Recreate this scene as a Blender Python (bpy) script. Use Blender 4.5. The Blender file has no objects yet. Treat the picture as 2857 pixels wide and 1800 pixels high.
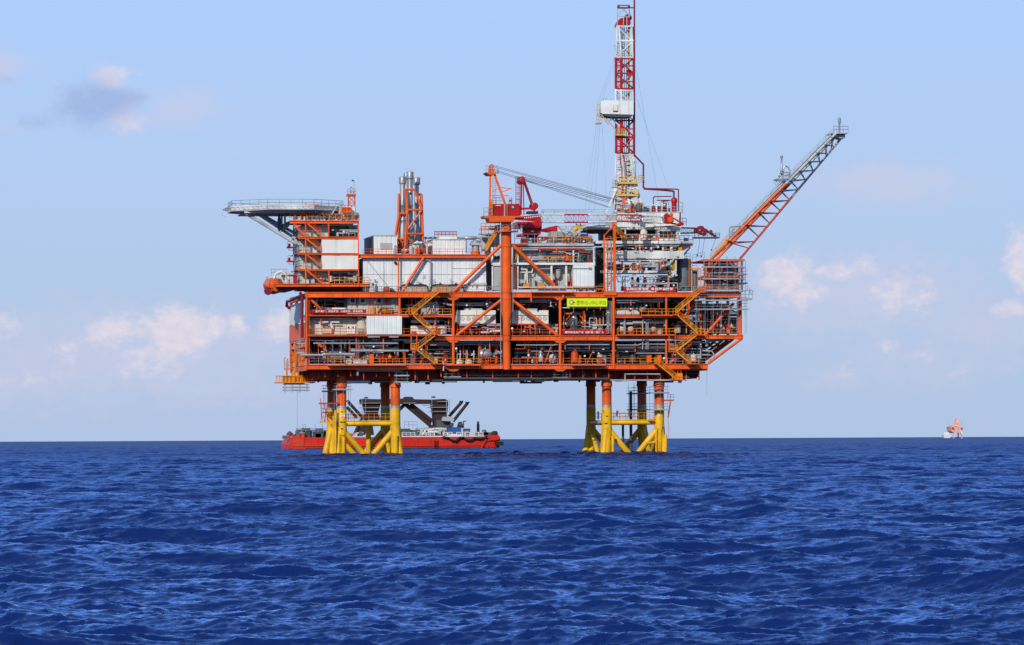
import bpy, math, random
import numpy as np
from mathutils import Vector as V
R = math.radians
random.seed(7)
scene = bpy.context.scene
COL = scene.collection
# ---------------------------------------------------------------- survey of the place
# The camera stands on a boat about 900 m from the platform, 2.8 m above the sea.
FPX, DIST, CAMH = 13050.0, 900.0, 2.8
PSI, THETA, RHO = R(8.3), math.atan(325/13050.0), math.atan(14/2857.0)
FH = V((math.sin(PSI), math.cos(PSI), 0)); RH = V((math.cos(PSI), -math.sin(PSI), 0)); UZ = V((0, 0, 1))
FW = FH*math.cos(THETA)+UZ*math.sin(THETA); UP0 = UZ*math.cos(THETA)-FH*math.sin(THETA)
RC = RH*math.cos(RHO)-UP0*math.sin(RHO); UC = RH*math.sin(RHO)+UP0*math.cos(RHO)
CAM = V((-math.sin(PSI)*DIST, -math.cos(PSI)*DIST, CAMH))
def ray(px, py): return FW+RC*((px-1428.5)/FPX)-UC*((py-900)/FPX)
def P(px, py, Y=0.0):
    """measured photo point -> world point on the vertical plane at platform depth Y"""
    r = ray(px, py); t = (Y-CAM.y)/r.y
    return CAM+r*t
def m(px): return px/14.5          # photo measure -> metres near the platform
def ZZ(py, Y=0.0, px=1428): return P(px, py, Y).z
def XX(px, Y=0.0, py=900): return P(px, py, Y).x

# ---------------------------------------------------------------- materials
def new_mat(name):
    mt = bpy.data.materials.new(name); mt.use_nodes = True
    return mt, mt.node_tree.nodes, mt.node_tree.links, mt.node_tree.nodes['Principled BSDF']
def paint(name, col, rough=.5, wear=.25, wearcol=(.16,.07,.03), metal=0.0, scale=.5, amt=.35, streak=True):
    """weathered paint: patchy fading plus vertical run-off stains with a shape of their own"""
    mt, N, L, b = new_mat(name)
    geo = N.new('ShaderNodeNewGeometry')
    mp = N.new('ShaderNodeMapping'); mp.inputs['Scale'].default_value = (1, 1, .12 if streak else 1)
    L.new(geo.outputs['Position'], mp.inputs['Vector'])
    n1 = N.new('ShaderNodeTexNoise'); n1.inputs['Scale'].default_value = scale*2.2; n1.inputs['Detail'].default_value = 6; n1.inputs['Roughness'].default_value = .65
    L.new(mp.outputs[0], n1.inputs['Vector'])
    n2 = N.new('ShaderNodeTexNoise'); n2.inputs['Scale'].default_value = scale*.6; n2.inputs['Detail'].default_value = 4
    L.new(geo.outputs['Position'], n2.inputs['Vector'])
    r1 = N.new('ShaderNodeMapRange'); r1.inputs[1].default_value = .56; r1.inputs[2].default_value = .78; r1.inputs[4].default_value = wear
    L.new(n1.outputs['Fac'], r1.inputs[0])
    r2 = N.new('ShaderNodeMapRange'); r2.inputs[1].default_value = .3; r2.inputs[2].default_value = .7
    r2.inputs[3].default_value = 1-amt; r2.inputs[4].default_value = 1+amt*.35
    L.new(n2.outputs['Fac'], r2.inputs[0])
    mul = N.new('ShaderNodeMix'); mul.data_type = 'RGBA'; mul.blend_type = 'MULTIPLY'; mul.inputs[0].default_value = 1
    mul.inputs[6].default_value = (*col, 1); L.new(r2.outputs[0], mul.inputs[7])
    mx = N.new('ShaderNodeMix'); mx.data_type = 'RGBA'; mx.inputs[7].default_value = (*wearcol, 1)
    L.new(r1.outputs[0], mx.inputs[0]); L.new(mul.outputs[2], mx.inputs[6])
    L.new(mx.outputs[2], b.inputs['Base Color'])
    b.inputs['Specular IOR Level'].default_value = .3; b.inputs['Roughness'].default_value = rough; b.inputs['Metallic'].default_value = metal
    return mt
MT = dict(
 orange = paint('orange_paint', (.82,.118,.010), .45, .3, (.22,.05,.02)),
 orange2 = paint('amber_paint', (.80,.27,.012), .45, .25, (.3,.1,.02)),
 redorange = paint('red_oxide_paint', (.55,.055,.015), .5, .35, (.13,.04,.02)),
 yellow = paint('yellow_paint', (.83,.46,.008), .45, .35, (.33,.16,.02)),
 mustard = paint('mustard_paint', (.55,.32,.03), .5, .25),
 red = paint('red_paint', (.46,.010,.014), .4, .2, (.15,.02,.02)),
 dred = paint('maroon_paint', (.20,.008,.016), .45, .2, (.08,.02,.02)),
 white = paint('white_paint', (.74,.74,.70), .5, .2, (.36,.30,.22)),
 clad = paint('white_cladding', (.72,.74,.72), .5, .16, (.42,.40,.34), amt=.15),
 warm = paint('warm_white_cladding', (.72,.71,.64), .55, .12, (.44,.40,.33), amt=.12),
 beige = paint('beige_paint', (.58,.53,.42), .6, .25, (.28,.22,.15)),
 grey = paint('grey_paint', (.30,.32,.33), .5, .3, (.16,.13,.1)),
 lgrey = paint('pale_grey_paint', (.46,.48,.47), .5, .3, (.25,.22,.18)),
 galv = paint('galvanised_steel', (.42,.45,.47), .42, .3, (.22,.21,.2), metal=.35),
 steel = paint('stainless_jacket', (.34,.35,.37), .45, .2, (.2,.19,.18), metal=.45),
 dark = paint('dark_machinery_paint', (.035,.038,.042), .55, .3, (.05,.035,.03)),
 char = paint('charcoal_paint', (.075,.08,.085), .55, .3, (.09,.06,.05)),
 brown = paint('rusted_steel', (.045,.022,.019), .75, .5, (.10,.04,.022), scale=.3),
 blue = paint('blue_paint', (.03,.10,.30), .45, .2),
 teal = paint('teal_grey_paint', (.07,.14,.16), .5, .2),
 glass = paint('dark_window_glass', (.03,.045,.05), .12, 0.0, amt=.1),
 hull = paint('barge_red_paint', (.60,.020,.006), .5, .35, (.25,.03,.015), scale=.25),
 black = paint('black_rubber', (.012,.012,.013), .7, .3, (.04,.035,.03)),
 lime = paint('lime_sign_paint', (.66,.80,.012), .5, 0.0, amt=.08),
 olive = paint('olive_lettering', (.30,.33,.012), .6, 0.0, amt=.1),
 banner = paint('red_banner_cloth', (.46,.008,.016), .75, 0.0, amt=.2),
 letter = paint('white_lettering', (.80,.78,.74), .6, 0.0, amt=.05),
 deck = paint('deck_plate_grey', (.16,.13,.12), .7, .4, (.1,.06,.04)),
 lamp = paint('white_lamp_casing', (.82,.82,.80), .35, 0.0, amt=.05),
 ochre = paint('ochre_paint', (.72,.47,.10), .5, .3, (.4,.25,.1)),
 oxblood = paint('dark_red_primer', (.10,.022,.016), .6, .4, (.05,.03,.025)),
 slate = paint('slate_grey_paint', (.12,.14,.165), .45, .25, (.1,.09,.08)),
 salmon = paint('distance_paled_red', (.85,.42,.36), .6, .2, (.6,.4,.35)),  # red paled in the colour to give the far rig its light-washed look
)
def mats(x):
    if isinstance(x, str): return [MT[x]]
    return [MT[k] for k in x]

# ---------------------------------------------------------------- mesh builder
class MB:
    def __init__(s): s.v = []; s.f = []; s.mi = []; s.cur = 0
    def mat(s, i): s.cur = i; return s
    def add(s, vs, fs):
        o = len(s.v); s.v += [tuple(p) for p in vs]
        s.f += [tuple(i+o for i in f) for f in fs]; s.mi += [s.cur]*len(fs); return s
    def hexa(s, c):
        return s.add(c, [(0,3,2,1),(4,5,6,7),(0,1,5,4),(1,2,6,5),(2,3,7,6),(3,0,4,7)])
    def box(s, x0, x1, y0, y1, z0, z1):
        if x0 > x1: x0, x1 = x1, x0
        if z0 > z1: z0, z1 = z1, z0
        return s.hexa([(x0,y0,z0),(x1,y0,z0),(x1,y1,z0),(x0,y1,z0),(x0,y0,z1),(x1,y0,z1),(x1,y1,z1),(x0,y1,z1)])
    def pb(s, px0, py0, px1, py1, Y, d):
        """box whose front face is the measured rectangle at depth Y, d metres deep"""
        xm, ym = (px0+px1)/2, (py0+py1)/2
        return s.box(P(px0,ym,Y).x, P(px1,ym,Y).x, Y, Y+d, P(xm,py1,Y).z, P(xm,py0,Y).z)
    def frame_axes(s, p, q):
        p, q = V(p), V(q); d = (q-p)
        if d.length < 1e-6: d = V((0,0,1e-3))
        d.normalize()
        a = V((0,1,0)) if abs(d.y) < .9 else V((1,0,0))
        u = d.cross(a).normalized(); w = u.cross(d).normalized()
        return p, q, u, w
    def bar(s, p, q, w, h=None):
        h = w if h is None else h
        p, q, u, k = s.frame_axes(p, q); a = u*(h/2); b = k*(w/2)
        return s.hexa([p-a-b, p+a-b, p+a+b, p-a+b, q-a-b, q+a-b, q+a+b, q-a+b])
    def tube(s, p, q, r, r2=None, n=8):
        r2 = r if r2 is None else r2
        p, q, u, k = s.frame_axes(p, q); vs = []
        for i in range(n):
            a = 2*math.pi*i/n; d = u*math.cos(a)+k*math.sin(a); vs += [p+d*r, q+d*r2]
        fs = [(2*i, 2*i+1, 2*((i+1)%n)+1, 2*((i+1)%n)) for i in range(n)]
        fs += [tuple(2*i for i in range(n)), tuple(2*i+1 for i in reversed(range(n)))]
        return s.add(vs, fs)
    def path(s, pts, r, n=6):
        pts = [V(p) for p in pts]
        for i in range(len(pts)-1):
            d = (pts[i+1]-pts[i]); L = d.length
            if L < 1e-5: continue
            d = d/L*r*.8
            s.tube(pts[i]-(d if i else d*0), pts[i+1]+(d if i < len(pts)-2 else d*0), r, n=n)
        return s
    def lathe(s, c, prof, n=20, axis='z'):
        c = V(c); vs = []; fs = []
        for (r, h) in prof:
            for i in range(n):
                a = 2*math.pi*i/n
                if axis == 'z': vs.append(c+V((r*math.cos(a), r*math.sin(a), h)))
                elif axis == 'x': vs.append(c+V((h, r*math.cos(a), r*math.sin(a))))
                else: vs.append(c+V((r*math.cos(a), h, r*math.sin(a))))
        for j in range(len(prof)-1):
            for i in range(n):
                k = (i+1) % n; fs.append((j*n+i, j*n+k, (j+1)*n+k, (j+1)*n+i))
        fs.append(tuple(reversed(range(n)))); fs.append(tuple((len(prof)-1)*n+i for i in range(n)))
        return s.add(vs, fs)
    def prism(s, pts, y0, y1):
        """outline in (x,z) extruded from y0 to y1"""
        n = len(pts); vs = [(x,y0,z) for x, z in pts]+[(x,y1,z) for x, z in pts]
        return s.add(vs, [tuple(range(n)), tuple(reversed(range(n, 2*n)))]+[(i, i+n, (i+1)%n+n, (i+1)%n) for i in range(n)])
    def pprism(s, pp, Y, d):
        return s.prism([(P(a,b,Y).x, P(a,b,Y).z) for a, b in pp], Y, Y+d)
    def slab(s, pts, z0, z1):
        n = len(pts); vs = [(x,y,z0) for x, y in pts]+[(x,y,z1) for x, y in pts]
        return s.add(vs, [tuple(reversed(range(n))), tuple(range(n, 2*n))]+[(i, (i+1)%n, (i+1)%n+n, i+n) for i in range(n)])
    def corr(s, px0, py0, px1, py1, Y, d=.3, pitch=.55, dep=.07):
        """corrugated sheet cladding"""
        xm, ym = (px0+px1)/2, (py0+py1)/2
        x0, x1, z0, z1 = P(px0,ym,Y).x, P(px1,ym,Y).x, P(xm,py1,Y).z, P(xm,py0,Y).z
        n = max(2, int((x1-x0)/pitch)); st = (x1-x0)/n; out = []
        for i in range(n):
            a = x0+i*st; out += [(a, Y), (a+st*.72, Y), (a+st*.80, Y+dep), (a+st*.92, Y+dep)]
        out += [(x1, Y), (x1, Y+d), (x0, Y+d)]
        k = len(out); vs = [(x,y,z0) for x, y in out]+[(x,y,z1) for x, y in out]
        fs = [(i, (i+1)%k, (i+1)%k+k, i+k) for i in range(k)]+[tuple(range(k, 2*k)), tuple(reversed(range(k)))]
        return s.add(vs, fs)
    def rail(s, p, q, h=1.1, sp=1.6, r=.035, mid=2):
        p, q = V(p), V(q); L = (q-p).length; n = max(1, round(L/sp))
        for i in range(n+1):
            a = p.lerp(q, i/n); s.tube(a, a+UZ*h, r, n=4)
        for k in range(1, mid+1):
            o = UZ*(h*k/mid); s.tube(p+o, q+o, r, n=4)
        return s
    def prail(s, px0, px1, py, Y, h=1.1, **k):
        return s.rail(P(px0,py,Y), P(px1,py,Y), h, **k)
    def stair(s, p, q, w=1.0, r=.04, st=.16):
        p, q = V(p), V(q); dy = V((0,w,0)); L = (q-p).length
        for o in (V((0,0,0)), dy):
            s.bar(p+o, q+o, .08, .22)
            n = max(2, int(L/1.5))
            for i in range(n+1):
                a = (p+o).lerp(q+o, i/n); s.tube(a, a+UZ*1.05, r, n=4)
            for h in (.55, 1.05): s.tube(p+o+UZ*h, q+o+UZ*h, r, n=4)
        n = max(3, int(abs(q.z-p.z)/.25))
        for i in range(1, n):
            a = p.lerp(q, i/n); s.box(a.x-.09, a.x+.09, a.y+.06, a.y+w-.06, a.z, a.z+.04)
        return s
    def ladder(s, p, q, w=.5, r=.035, dirv=V((1,0,0)), cage=False):
        p, q = V(p), V(q); a = dirv*(w/2); s.tube(p-a, q-a, r, n=4); s.tube(p+a, q+a, r, n=4)
        n = max(2, int((q-p).length/.35))
        for i in range(1, n):
            c = p.lerp(q, i/n); s.tube(c-a, c+a, r*.8, n=4)
        if cage:
            k = max(2, int((q-p).length/1.0))
            for i in range(k+1):
                c = p.lerp(q, i/k); s.path([c-a, c-a*1.2+V((0,-.6,0)), c+a*1.2+V((0,-.6,0)), c+a], r*.8, n=4)
        return s
    def lattice(s, A, B, n, rc, rb, cross=False):
        """n-bay lattice between two matching corner lists"""
        k = len(A); A = [V(a) for a in A]; B = [V(b) for b in B]
        for a, b in zip(A, B): s.tube(a, b, rc, n=6)
        for i in range(n+1):
            t = i/n
            for j in range(k):
                j2 = (j+1) % k
                if k == 2 and j == 1: continue
                c, d = A[j].lerp(B[j], t), A[j2].lerp(B[j2], t)
                s.tube(c, d, rb, n=5)
                if i < n:
                    t2 = (i+1)/n; e, g = A[j].lerp(B[j], t2), A[j2].lerp(B[j2], t2)
                    if cross or i % 2 == 0: s.tube(c, g, rb, n=5)
                    if cross or i % 2 == 1: s.tube(d, e, rb, n=5)
        return s
    def scaffold(s, px0, px1, py0, py1, Y0, Y1, decks, sp=1.7, plank=True, lift=True):
        """pole scaffold: galvanised standards, ledgers and plank lifts (decks = heights in photo measure)"""
        x0, x1 = P(px0,py0,Y0).x, P(px1,py0,Y0).x; z1, z0 = P(px0,py0,Y0).z, P(px0,py1,Y0).z
        n = max(1, round((x1-x0)/sp)); ny = 1
        for i in range(n+1):
            for y in (Y0, Y1):
                x = x0+(x1-x0)*i/n; s.tube((x,y,z0), (x,y,z1+random.uniform(-.3,.5)), .04, n=4)
        for d in decks:
            z = ZZ(d, Y0, (px0+px1)/2)
            if plank: s.box(x0-.4, x1+.4, Y0-.05, Y1+.05, z-.12, z+.1)
            for dz in (.55, 1.1):
                for y in (Y0, Y1): s.tube((x0-.3,y,z+dz), (x1+.3,y,z+dz), .035, n=4)
                for x in (x0, x1): s.tube((x,Y0-.2,z+dz), (x,Y1+.2,z+dz), .035, n=4)
        return s
    def build(s, name, mat, parent=None, smooth=False):
        me = bpy.data.meshes.new(name); vs = np.array(s.v, dtype=float)
        if parent is not None: off = np.array(wloc(parent))
        else:
            off = np.array([(vs[:,0].min()+vs[:,0].max())/2, (vs[:,1].min()+vs[:,1].max())/2, vs[:,2].min()])
        me.from_pydata((vs-off).tolist(), [], s.f)
        for x in mats(mat): me.materials.append(x)
        if any(s.mi): me.polygons.foreach_set('material_index', s.mi)
        me.validate()
        if smooth: me.shade_smooth(); me.set_sharp_from_angle(angle=R(40))
        o = bpy.data.objects.new(name, me); COL.objects.link(o)
        if parent is not None: o.parent = parent; WL[o.name] = tuple(off)
        else: o.location = off; WL[o.name] = tuple(off)
        return o
WL = {}
def wloc(o): return WL.get(o.name, tuple(o.location))
def tag(o, label, cat, group=None, kind=None):
    o['label'] = label; o['category'] = cat; o['kind'] = 'thing'
    if group: o['group'] = group
    if kind: o['kind'] = kind
    return o
def thing(name, label, cat, loc, group=None):
    o = bpy.data.objects.new(name, None); COL.objects.link(o); o.location = loc; o.empty_display_size = .5
    WL[o.name] = tuple(loc); return tag(o, label, cat, group)
def one(mb, name, mat, label, cat, group=None, smooth=False):
    return tag(mb.build(name, mat, None, smooth), label, cat, group)
def text(body, px0, py0, px1, py1, Y, mat, parent, name='lettering', bold=.0):
    """real lettering: filled glyph outlines fitted to the measured rectangle"""
    cu = bpy.data.curves.new('t', 'FONT'); cu.body = body; cu.size = 1; cu.extrude = .01; cu.offset = bold; cu.resolution_u = 3
    o = bpy.data.objects.new('t', cu); COL.objects.link(o)
    dg = bpy.context.evaluated_depsgraph_get(); me = bpy.data.meshes.new_from_object(o.evaluated_get(dg))
    bpy.data.objects.remove(o)
    n = len(me.vertices)
    if n == 0: return None
    co = np.empty(n*3); me.vertices.foreach_get('co', co); co = co.reshape(-1,3)
    lo, hi = co.min(0), co.max(0); xm, ym = (px0+px1)/2, (py0+py1)/2
    x0, x1, z0, z1 = P(px0,ym,Y).x, P(px1,ym,Y).x, P(xm,py1,Y).z, P(xm,py0,Y).z
    out = np.empty_like(co)
    out[:,0] = x0+(co[:,0]-lo[0])/(hi[0]-lo[0])*(x1-x0)
    out[:,1] = Y-(co[:,2]-lo[2])
    out[:,2] = z0+(co[:,1]-lo[1])/(hi[1]-lo[1])*(z1-z0)
    out -= np.array(wloc(parent))
    me.vertices.foreach_set('co', out.ravel()); me.materials.clear(); me.materials.append(MT[mat]); me.name = name
    me.update()
    t = bpy.data.objects.new(name, me); COL.objects.link(t); t.parent = parent
    return t
# ---------------------------------------------------------------- camera, sun, sky
cd = bpy.data.cameras.new('camera'); cam = bpy.data.objects.new('camera', cd); COL.objects.link(cam)
cd.sensor_fit = 'HORIZONTAL'; cd.sensor_width = 36; cd.lens = FPX/2857*36; cd.clip_start = 1; cd.clip_end = 120000
from mathutils import Matrix
mw = Matrix((( RC.x, UC.x, -FW.x, CAM.x), (RC.y, UC.y, -FW.y, CAM.y), (RC.z, UC.z, -FW.z, CAM.z), (0,0,0,1)))
cam.matrix_world = mw; scene.camera = cam
SUN_EL, SUN_AZ = R(29), R(-32)            # azimuth measured from the platform's front normal towards +X
sd = bpy.data.lights.new('sun', 'SUN'); sd.energy = 3.5; sd.angle = R(.5); sd.color = (1, .95, .87)
so = bpy.data.objects.new('sun', sd); COL.objects.link(so)
sdir = V((math.sin(SUN_AZ)*math.cos(SUN_EL), -math.cos(SUN_AZ)*math.cos(SUN_EL), math.sin(SUN_EL)))
so.rotation_euler = sdir.to_track_quat('Z', 'Y').to_euler(); so.location = sdir*300
w = bpy.data.worlds.new('World'); scene.world = w; w.use_nodes = True
N, L = w.node_tree.nodes, w.node_tree.links; N.clear()
outw = N.new('ShaderNodeOutputWorld')
sky = N.new('ShaderNodeTexSky'); sky.sky_type = 'NISHITA'; sky.sun_disc = False
sky.sun_elevation = SUN_EL; sky.sun_rotation = math.atan2(sdir.x, sdir.y); sky.air_density = 1.0; sky.dust_density = .6; sky.ozone_density = 2.0
bg1 = N.new('ShaderNodeBackground'); bg1.inputs[1].default_value = .13
tc = N.new('ShaderNodeTexCoord')
def math_(op, a, b=None, c=None, clamp=False):
    n = N.new('ShaderNodeMath'); n.operation = op; n.use_clamp = clamp
    for i, x in enumerate((a, b, c)):
        if x is None: continue
        if isinstance(x, (int, float)): n.inputs[i].default_value = x
        else: L.new(x, n.inputs[i])
    return n.outputs[0]
def dotv(v):
    n = N.new('ShaderNodeVectorMath'); n.operation = 'DOT_PRODUCT'; L.new(tc.outputs['Generated'], n.inputs[0]); n.inputs[1].default_value = v
    return n.outputs['Value']
def mixc(f, a, b):
    n = N.new('ShaderNodeMix'); n.data_type = 'RGBA'
    for s_, x in ((0, f), (6, a), (7, b)):
        if isinstance(x, tuple): n.inputs[s_].default_value = (*x, 1)
        elif isinstance(x, (int, float)): n.inputs[s_].default_value = x
        else: L.new(x, n.inputs[s_])
    return n.outputs[2]
# bearing (degrees from the platform's depth axis, eastward) and elevation of every sky direction
dx, dy, dz = dotv((1,0,0)), dotv((0,1,0)), dotv((0,0,1))
az = math_('MULTIPLY', math_('ARCTAN2', dx, dy), 180/math.pi)
el = math_('MULTIPLY', math_('ARCSINE', dz), 180/math.pi)
# low air over the sea: lavender haze at the horizon turning to clear blue
rm = N.new('ShaderNodeMapRange'); rm.inputs[1].default_value = 0; rm.inputs[2].default_value = 24; L.new(el, rm.inputs[0])
cr = N.new('ShaderNodeValToRGB'); L.new(rm.outputs[0], cr.inputs[0])
stops = [(0, (.440,.555,.775)), (.06, (.450,.580,.800)), (.13, (.452,.605,.870)), (.23, (.420,.622,.985)), (.5, (.25,.47,.90)), (1, (.105,.26,.64))]
cr.color_ramp.elements[0].position = 0; cr.color_ramp.elements[0].color = (*stops[0][1], 1)
cr.color_ramp.elements[1].position = 1; cr.color_ramp.elements[1].color = (*stops[-1][1], 1)
for p_, c_ in stops[1:-1]:
    e_ = cr.color_ramp.elements.new(p_); e_.color = (*c_, 1)
# cumulus banks: each one is a patch of sky with its own bearing, elevation and size, broken up by turbulence
cv = N.new('ShaderNodeCombineXYZ'); L.new(az, cv.inputs[0]); L.new(el, cv.inputs[1])
def noise(scale, detail, rough, sy=1.0, off=0.0):
    mp = N.new('ShaderNodeMapping'); mp.inputs['Scale'].default_value = (1, sy, 1); mp.inputs['Location'].default_value = (off, off*.7, 0)
    L.new(cv.outputs[0], mp.inputs['Vector'])
    n = N.new('ShaderNodeTexNoise'); n.inputs['Scale'].default_value = scale; n.inputs['Detail'].default_value = detail; n.inputs['Roughness'].default_value = rough
    L.new(mp.outputs[0], n.inputs['Vector']); return n.outputs['Fac']
n_edge, n_fine = noise(2.0, 9, .62, 1.35), noise(6.5, 7, .62, 1.3, 3.1)
def skyang(dpx, dpy):
    d = ray(dpx*1.1865, dpy*1.1865).normalized()
    return math.degrees(math.atan2(d.x, d.y)), math.degrees(math.asin(d.z))
DEG = math.degrees(1.1865/FPX)
def bank(blobs):
    tot = None
    for (bx, by, rx, ry, amp) in blobs:
        a0, e0 = skyang(bx, by)
        q = math_('ADD', math_('POWER', math_('DIVIDE', math_('SUBTRACT', az, a0), 1.2*rx*DEG), 2), math_('POWER', math_('DIVIDE', math_('SUBTRACT', el, e0), 1.15*ry*DEG), 2))
        g = math_('MULTIPLY', math_('EXPONENT', math_('MULTIPLY', q, -1)), amp)
        tot = g if tot is None else math_('MAXIMUM', tot, g)
    return tot
def cover(bk, lo, hi, k=1.0):
    t = math_('MULTIPLY_ADD', math_('SUBTRACT', n_edge, .5), 1.35*k, bk)
    t = math_('MULTIPLY_ADD', math_('SUBTRACT', n_fine, .5), .75*k, t)
    t = math_('MULTIPLY', t, math_('GREATER_THAN', bk, .02))
    r_ = N.new('ShaderNodeMapRange'); r_.interpolation_type = 'SMOOTHSTEP'; r_.inputs[1].default_value = lo; r_.inputs[2].default_value = hi
    L.new(t, r_.inputs[0]); return math_('MULTIPLY', r_.outputs[0], math_('MULTIPLY', bk, 4, clamp=True))
veil = bank([(330,835,460,105,1.0), (30,880,160,80,.9), (760,820,150,80,.6), (2020,690,260,90,1.0), (2330,760,160,80,.8), (2100,430,150,45,1.1), (2180,850,170,60,.7), (1980,880,90,35,.6), (420,258,80,48,.9), (15,160,45,42,.9), (20,300,60,22,.5), (2060,420,60,45,.6)])
heap = bank([(262,778,68,40,1.1), (425,775,105,62,1.15), (365,840,75,50,.9), (560,765,30,32,.85), (655,760,52,42,1.0), (150,825,42,38,.75), (12,770,40,45,.75), (1850,655,70,58,1.0), (1880,690,60,45,.9), (1965,640,62,26,.9), (2040,620,40,30,.7), (2125,690,70,60,.8), (2165,690,40,60,.8), (2410,610,45,85,1.1), (2385,722,70,24,.9), (268,185,62,34,.85), (290,280,62,40,.9), (2110,815,60,28,.5), (2170,842,60,24,.55), (1990,872,42,30,.45), (2240,880,40,20,.4), (310,885,80,18,.5), (60,890,110,22,.6)])
gloom = bank([(235,245,88,52,1.15), (310,228,45,22,.7), (85,288,55,22,.55), (20,190,40,20,.5)])
c0 = mixc(math_('MULTIPLY', cover(veil, .0, 1.1), .60), cr.outputs[0], (.600,.610,.785))
c1 = mixc(math_('MULTIPLY', cover(heap, .32, 1.02), .84), c0, mixc(n_fine, (.58,.58,.76), (.92,.82,.83)))
c2 = mixc(math_('MULTIPLY', cover(gloom, .12, 1.1), .72), c1, (.33,.43,.73))
bg2 = N.new('ShaderNodeBackground'); L.new(c2, bg2.inputs[0]); bg2.inputs[1].default_value = 1.0
L.new(sky.outputs[0], bg1.inputs[0])
up = N.new('ShaderNodeMapRange'); up.interpolation_type = 'SMOOTHSTEP'; up.inputs[1].default_value = 14; up.inputs[2].default_value = 26; L.new(el, up.inputs[0])
front = math_('GREATER_THAN', dy, -.2)
mxs = N.new('ShaderNodeMixShader'); L.new(up.outputs[0], mxs.inputs[0]); L.new(bg2.outputs[0], mxs.inputs[1]); L.new(bg1.outputs[0], mxs.inputs[2])
L.new(mxs.outputs[0], outw.inputs['Surface'])
scene.view_settings.view_transform = 'Standard'; scene.view_settings.look = 'None'; scene.view_settings.gamma = 1; scene.view_settings.exposure = 0
scene.cycles.use_denoising = True; scene.cycles.max_bounces = 6; scene.cycles.glossy_bounces = 3; scene.cycles.diffuse_bounces = 3
scene.cycles.caustics_reflective = False; scene.cycles.caustics_refractive = False

# ---------------------------------------------------------------- the sea: wind waves from a directional spectrum
rng = np.random.default_rng(11)
def ocean(Lm, n, wind, wdir, rms, lmin, lmax, spread=2.0, pw=4):
    k1 = 2*np.pi*np.fft.fftfreq(n, Lm/n); kx, ky = np.meshgrid(k1, k1, indexing='ij')
    k = np.hypot(kx, ky); k[0,0] = 1e-9
    Lw = wind*wind/9.81
    ph = np.exp(-1/(k*Lw)**2)/k**pw*np.abs((kx*math.cos(wdir)+ky*math.sin(wdir))/k)**spread
    lam = 2*np.pi/k; ph *= (1/(1+np.exp(-(lam-lmin)/(.12*lmin))))*(lam < lmax)
    ph[0,0] = 0
    h = (rng.normal(size=(n,n))+1j*rng.normal(size=(n,n)))*np.sqrt(ph)
    z = np.fft.ifft2(h).real; s = rms/z.std(); h = h*s
    z = np.fft.ifft2(h).real
    X = np.fft.ifft2(1j*kx/k*h).real; Y = np.fft.ifft2(1j*ky/k*h).real
    return z.astype(np.float32), X.astype(np.float32), Y.astype(np.float32), Lm
def sample(a, Lm, x, y):
    n = a.shape[0]; u = (x/Lm*n) % n; v = (y/Lm*n) % n
    i = np.floor(u).astype(int) % n; j = np.floor(v).astype(int) % n; fu = u-np.floor(u); fv = v-np.floor(v)
    i2 = (i+1) % n; j2 = (j+1) % n
    return a[i,j]*(1-fu)*(1-fv)+a[i2,j]*fu*(1-fv)+a[i,j2]*(1-fu)*fv+a[i2,j2]*fu*fv
T1 = ocean(68.5, 1024, 3.5, R(250), .058, .40, 30, 4.0, 3.35)
T2 = ocean(13.1, 1024, 2.2, R(272), .0165, .06, 1.3, 2.5, 3.0)
T3 = ocean(287.0, 1024, 4.3, R(230), .135, 1.8, 90, 2.5)
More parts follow.
